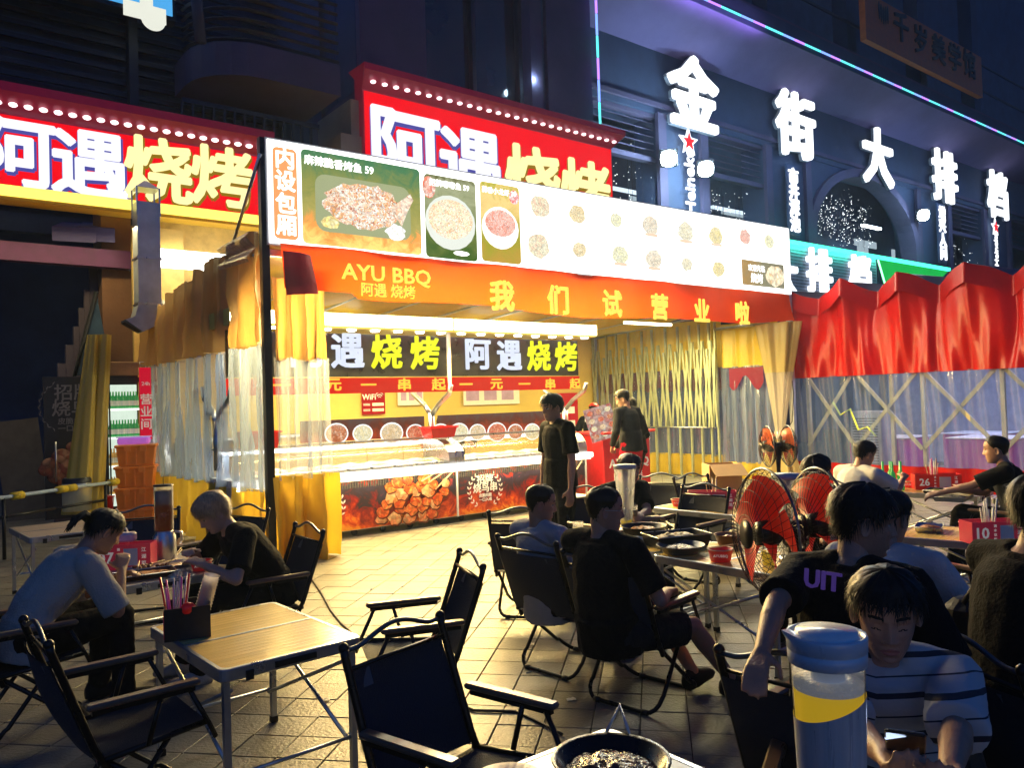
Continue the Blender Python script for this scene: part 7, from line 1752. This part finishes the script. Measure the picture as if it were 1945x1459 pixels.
def paper_bowl(label, p, r=.062, h=.062):
    t = thing('paper_bowl', label, 'bowl', p); S = MB(); S.lathe([(0, .002), (r*.78, .002), (r, h), (r*1.03, h), (r*.97, h-.002), (r*.75, .008), (0, .008)], mat('red paper bowl', (.62, .02, .03), .4, emit=.08), 28); S.build('bowl_wall', t)
    S = MB(); S.lathe([(r*1.0, h-.004), (r*1.06, h-.002), (r*1.04, h+.003), (r*.96, h+.002)], mat('cream rim', (.7, .62, .5), .5), 28); S.build('rim', t)
    d = V((-p[0], -p[1], 0)).normalized(); letters('AYUBBQ', V((0, 0, h*.55))+d*(r*.93), .020, Mcr, t, 'lettering', off=.02, ext=.001, rot=(rad(90), 0, math.atan2(d.y, d.x)+math.pi/2)); heap(t, r*1.8, r*1.8, h*.6, .008, mat('pale broth', (.5, .38, .22), .3), True); return t
paper_bowl('red paper bowl with chopsticks on the diners table near the fans', (3.90, 3.02, TZ), .075, .075)
t = thing('chopsticks', 'pair of chopsticks resting across the red paper bowl near the fans', 'chopsticks', (3.90, 3.02, TZ+.078))
for k in (-1, 1): S = MB(); S.tube([(-.06, .05*1+.006*k, 0), (.13, -.09+.012*k, .025)], .003, mat('chopstick wood', (.55, .40, .22), .5), seg=6); S.build('stick', t)
paper_bowl('red paper bowl in front of the fair haired diner', (1.50, 5.17, TZ), .066, .060)
def pan(label, p, r, h, mf, m=M_black, az=0, handles=False):
    t = thing('pan', label, 'pan', p, rad(az)); S = MB(); S.lathe([(0, .002), (r*.72, .002), (r*.98, h), (r*1.04, h+.002), (r*1.03, h+.005), (r*.95, h), (r*.70, .01), (0, .01)], m, 32); S.build('vessel', t); heap(t, r*1.7, r*1.7, h*.5, h*.45, mf, True)
    if handles:
        for s in (-1, 1): S = MB(); S.tube([(s*r*.95, -.04, h*.8), (s*(r+.075), -.0, h+.055), (s*r*.95, .04, h*.8)], .006, M_metal, seg=6); S.build('handle', t)
    return t
pan('round grey pan of dark food on the diners table next to the man in black', (3.94, 3.36, TZ), .15, .05, Mfood3, mat('grey enamel', (.12, .13, .15), .35))
pan('broad dark pan heaped with orange fried food on the diners table', (4.20, 3.92, TZ), .16, .08, food('orange fried food', ((.8, .3, .05), (.65, .18, .03), (.9, .5, .15), (.35, .1, .03)), 30, 0, .3))
pan('brown wooden bowl at the far edge of the diners table', (4.35, 3.30, TZ), .09, .07, Mfood1, mat('brown bowl', (.3, .14, .07), .4))
def tray(label, p, az, w, d, h, m, mf, cat='tray', rim=M_metal):
    t = thing('food_tray', label, cat, p, rad(az)); S = MB(); o = [(x*w/2, y*d/2) for x, y in ((-1, -1), (1, -1), (1, 1), (-1, 1))]
    S.loft([[V((x*.88, y*.86, 0)) for x, y in o], [V((x, y, h)) for x, y in o], [V((x*.97, y*.96, h)) for x, y in o], [V((x*.85, y*.83, .008)) for x, y in o]], m, smooth=False); S.build('dish', t)
    S = MB(); S.tube([V((x, y, h)) for x, y in o], .004, rim, seg=5, close=True); S.build('rim', t); heap(t, w*.82, d*.8, h*.5, h*.5, mf); return t
tray('deep rectangular pan of yellow noodles with a shiny rim on the diners table', (4.12, 3.55, TZ), -20, .40, .25, .08, M_black, Mfood2)
tray('foil tray of fried peanuts beside the tall pitcher', (4.02, 4.12, TZ), 10, .26, .18, .04, M_metal, Mfood2)
tray('second foil tray of food on the diners table', (3.93, 3.80, TZ), 15, .24, .17, .035, M_metal, Mfood1)
tray('dark tray of skewers on the table of the ponytailed diner', (1.18, 5.22, TZ), -5, .34, .20, .03, mat('dark wood tray', (.07, .035, .02), .5), Mfood1)
tray('paper lined tray of grilled skewers between the two left diners', (1.30, 5.42, TZ), 5, .40, .18, .02, mat('dull foil', (.45, .45, .45), .4, .5), food('pale grilled food', ((.6, .5, .45), (.5, .25, .12), (.75, .7, .65), (.35, .15, .08)), 24, 0, .35))
tray('checked paper tray on the table before the man in black at the far right', (7.42, 3.18, TZ-.0), 10, .36, .26, .04, mat('pale checked paper', (.55, .55, .45), .6), food('checked print', ((.6, .6, .5), (.15, .15, .12)), 30, 0, .5))
for k, (a_, b_) in enumerate((((-.12, -.05), (.10, .02)), ((-.10, .02), (.14, .05)), ((-.02, -.07), (.2, -.04)), ((-.14, 0), (.06, .08)))):
    t = thing('skewer', 'bamboo meat skewer lying on the paper lined tray between the left diners', 'skewer', (1.30, 5.40, TZ+.03), 0, 'skewers on the tray of the left diners'); S = MB(); S.tube([(a_[0], a_[1], .0), (b_[0], b_[1], .012)], .0022, mat('chopstick wood', (.55, .40, .22), .5), seg=5); S.build('stick', t)
    S = MB(); 
    for j in range(3): S.sphere((a_[0]+(b_[0]-a_[0])*.13*j, a_[1]+(b_[1]-a_[1])*.13*j, .006), (.015, .012, .010), Mfood1, 7, 5)
    S.build('meat', t, kind='stuff')
t = thing('bag', 'crumpled pale plastic bag on the front edge of the left diners table', 'bag', (1.36, 5.10, TZ)); S = MB(); S.grid(lambda u, v: ((u-.5)*.16, (v-.5)*.09, .035*math.sin(u*3.1)*math.sin(v*3.1)*(1+noise.noise(V((u*7, v*9, 3))))), 18, 14, plastic('crumpled film', (.7, .75, .8), .35, .5, 9)); S.build('film', t)
def tumbler(label, p, m, r=.032, h=.09, fill=.6):
    t = thing('glass', label, 'glass', p); S = MB(); S.lathe([(0, .002), (r*.85, .002), (r, h)], glass('tumbler glass', (.95, .97, 1), .8, .04), 18); S.build('wall', t)
    S = MB(); S.lathe([(0, .006), (r*.80, .006), (r*.9, h*fill), (0, h*fill)], m, 16); S.build('drink', t); return t
tumbler('glass of yellow beer in front of the bespectacled man in black', (3.90, 4.28, TZ), Mbeer, .04, .11)
tumbler('glass mug of yellow drink beside the fan on the diners table', (3.98, 2.74, TZ), Mbeer, .045, .14)
tumbler('small glass of orange drink behind the red bowl of the fair haired diner', (1.53, 5.42, TZ), mat('orange drink', (.7, .3, .03), .2, emit=.08), .035, .08)
hp = p9.matrix_basis @ J9 if 'J9' in globals() else V((4.45, 4.15, .74)); tumbler('glass held out over the diners table by the reaching hand', (4.42, 4.22, .70), mat('pale drink', (.6, .5, .4), .2), .035, .08)
t = thing('paper_cup', 'brown paper cup behind the tall pitcher of the diners', 'cup', (4.42, 4.40, TZ)); S = MB(); S.lathe([(0, 0), (.03, 0), (.038, .1), (.036, .1), (0, .01)], mat('brown cup', (.3, .13, .06), .5), 16); S.build('wall', t)
t = thing('tissue_pack', 'white tissue roll at the back of the table numbered 09', 'tissues', (5.95, 4.72, TZ), rad(-50)); S = MB(); S.bevbox((-.14, -.05, 0), (.14, .05, .05), M_paper, .02); S.build('pack', t)
t = thing('cardboard_box', 'open cardboard box on the table before the yellow curtain', 'box', (6.85, 5.25, TZ), rad(-35)); Mcard = mat('tan cardboard', (.52, .34, .16), .8, var=.12); S = MB(); S.box((-.17, -.14, 0), (.17, -.132, .28), Mcard); S.box((-.17, .132, 0), (.17, .14, .28), Mcard); S.box((-.17, -.132, 0), (-.162, .132, .28), Mcard); S.box((.162, -.132, 0), (.17, .132, .28), Mcard); S.box((-.162, -.132, 0), (.162, .132, .01), Mcard); S.build('carton', t)
S = MB(); S.box((-.17, -.24, .0), (.17, 0, .004), Mcard, Matrix.Translation((0, -.14, .28)) @ Matrix.Rotation(rad(25), 4, 'X')); S.build('flap', t)
# wok and small things on the front table
pan('wide black wok of dark glossy food with triangular handles at the bottom edge', (1.455, 1.50, TZ), .150, .06, Mfood3, mat('black iron wok', (.02, .02, .022), .25, .5), 38, True)
t = thing('plate', 'grey violet plate at the bottom edge of the front table', 'plate', (1.24, 1.66, TZ)); S = MB(); S.lathe([(0, .002), (.07, .002), (.10, .016), (.098, .019), (.07, .006), (0, .006)], mat('grey violet plate', (.35, .33, .42), .3), 28); S.build('dish', t)
t = thing('bowl_lid', 'clear domed lid on the front table left of the big pitcher', 'lid', (1.28, .92, TZ)); S = MB(); S.lathe([(.07, .0), (.072, .02), (.05, .045), (0, .055)], glass('lid plastic', (.95, .97, 1), .6, .08), 28); S.build('dome', t)
t = thing('chopsticks', 'wooden chopsticks lying beside the clear lid on the front table', 'chopsticks', (1.18, 1.08, TZ+.004), rad(20))
for k in (-1, 1): S = MB(); S.tube([(-.1, .007*k, 0), (.12, .012*k, .01)], .0035, mat('chopstick wood', (.55, .40, .22), .5), seg=6); S.build('stick', t)
t = thing('gas_burner', 'small chrome burner frame behind the big pitcher', 'burner', (1.36, .93, TZ)); S = MB(); S.tube([(-.05, 0, 0), (-.05, 0, .13), (.03, 0, .14), (.03, 0, 0)], .005, M_metal, seg=6); S.tube([(-.05, .06, 0), (-.05, .06, .13), (.03, .06, .14), (.03, .06, 0)], .005, M_metal, seg=6); S.box((-.06, -.02, .0), (.05, .08, .03), M_metal); S.build('frame', t)
# black bag on a chair back, cables, stacked stools
t = thing('bag', 'black shoulder bag hanging on the chair behind the young man', 'bag', RD(1.78, 3.05, .50), rad(-20)); S = MB(); S.bevbox((-.16, -.07, 0), (.16, .07, .30), mat('black nylon', (.014, .015, .018), .5, bump=.6, bscale=30), .06); S.build('pouch', t); S = MB(); S.tube([(-.13, -.03, .29), (-.08, -.05, .37), (.05, -.05, .38), (.12, -.03, .29)], .010, mat('black nylon', (.014, .015, .018), .5), seg=6); S.build('strap', t); S = MB(); S.box((.06, -.078, .10), (.09, -.0705, .16), Mtag); S.build('tag', t)
t = thing('cable', 'dark power cable curving over the paving from the stall curtain towards the table', 'cable', (0, 0, 0)); S = MB()
pts = [PZ(x_, y_, .008) for x_, y_ in ((590, 1098), (612, 1130), (628, 1160), (648, 1185), (668, 1202), (700, 1230), (760, 1290), (900, 1350), (980, 1352), (1040, 1380), (1075, 1400))]
sm_ = []
for i in range(len(pts)-1):
    for k in range(5): sm_.append(pts[i].lerp(pts[i+1], k/5))
S.tube(sm_, .008, M_black, seg=6); S.build('cord', t)
Mstool = mat('white stool plastic', (.62, .62, .58), .4)
t = thing('stacked_stools', 'stack of white plastic stools behind the standing man', 'stools', PZ(1093, 1020, 0)); 
for k in range(3):
    S = MB(); z = .30+k*.08
    S.bevbox((-.15, -.15, z), (.15, .15, z+.025), Mstool, .05)
    for sx_ in (-1, 1):
        for sy_ in (-1, 1): S.add([(sx_*.14, sy_*.10, z), (sx_*.10, sy_*.14, z), (sx_*.17, sy_*.19, z-.28), (sx_*.19, sy_*.17, z-.28)], ((0, 1, 2, 3),), Mstool)
    S.build('stool', t)
# litter on the paving
for k, (x_, y_, nm, lab) in enumerate(((1005, 1278, 'leaf', 'dark scrap lying on the paving right of the front chair'), (765, 1115, 'leaf', 'small dark scrap on the paving behind the empty chair'), (705, 1120, 'leaf', 'small dark scrap on the paving near the stall'))):
    t = thing('litter', lab, 'litter', PZ(x_, y_, .003), rad(30*k)); S = MB(); S.bevbox((-.02, -.008, 0), (.02, .008, .004), M_dark, .006); S.build('scrap', t)
# hair of somebody just below the picture edge at the lower left
person('person at the very bottom left, only brown hair reaching into the picture', RD(-.60, .97), 230, (0, 0, .38), lean=4, bend=8, scale=.96, headpitch=20, shirt=C_navy, pants=C_blackp, style='short', hair=M_hairbr, seed=40, voxel=.016)

# a few more dishes and scraps
paper_bowl('red paper bowl on the table numbered 10', (5.88, 2.42, TZ), .066, .06)
paper_bowl('red paper bowl on the table with green bottles', (8.12, 3.90, TZ), .066, .06)
paper_bowl('red paper bowl beside the box numbered 26 on the side of the man in black', (8.10, 3.40, TZ), .066, .06)
paper_bowl('red paper bowl at the back of the table numbered 09', (5.62, 4.80, TZ), .066, .06)
tray('foil tray of food at the near end of the table numbered 10', (5.72, 2.62, TZ), 20, .24, .17, .035, M_metal, Mfood1)
tray('oval pan like tray of greens on the table with green bottles', (7.86, 3.52, TZ), 10, .26, .18, .03, M_black, food('green stir fry', ((.2, .35, .05), (.45, .4, .1), (.1, .2, .03)), 30, 0, .3))
for k, (x_, y_) in enumerate(((812, 1080), (1010, 1225), (700, 1150), (1085, 1330), (470, 1290), (620, 1330))):
    t = thing('litter', ('crumpled tissue on the bright paving behind the empty chair', 'small torn tissue on the paving left of the seated pair', 'crumpled tissue at the corner of the wooden table', 'torn paper scrap on the dark paving by the chair legs', 'crumpled tissue under the wooden table', 'torn paper scrap between the wooden table and the front chair')[k], 'litter', PZ(x_, y_, .003), rad(50*k)); S = MB()
    S.grid(lambda u, v: ((u-.5)*.05, (v-.5)*.035, .002+.012*abs(noise.noise(V((u*5+k, v*5, k))))), 7, 6, M_paper); S.build('scrap', t)
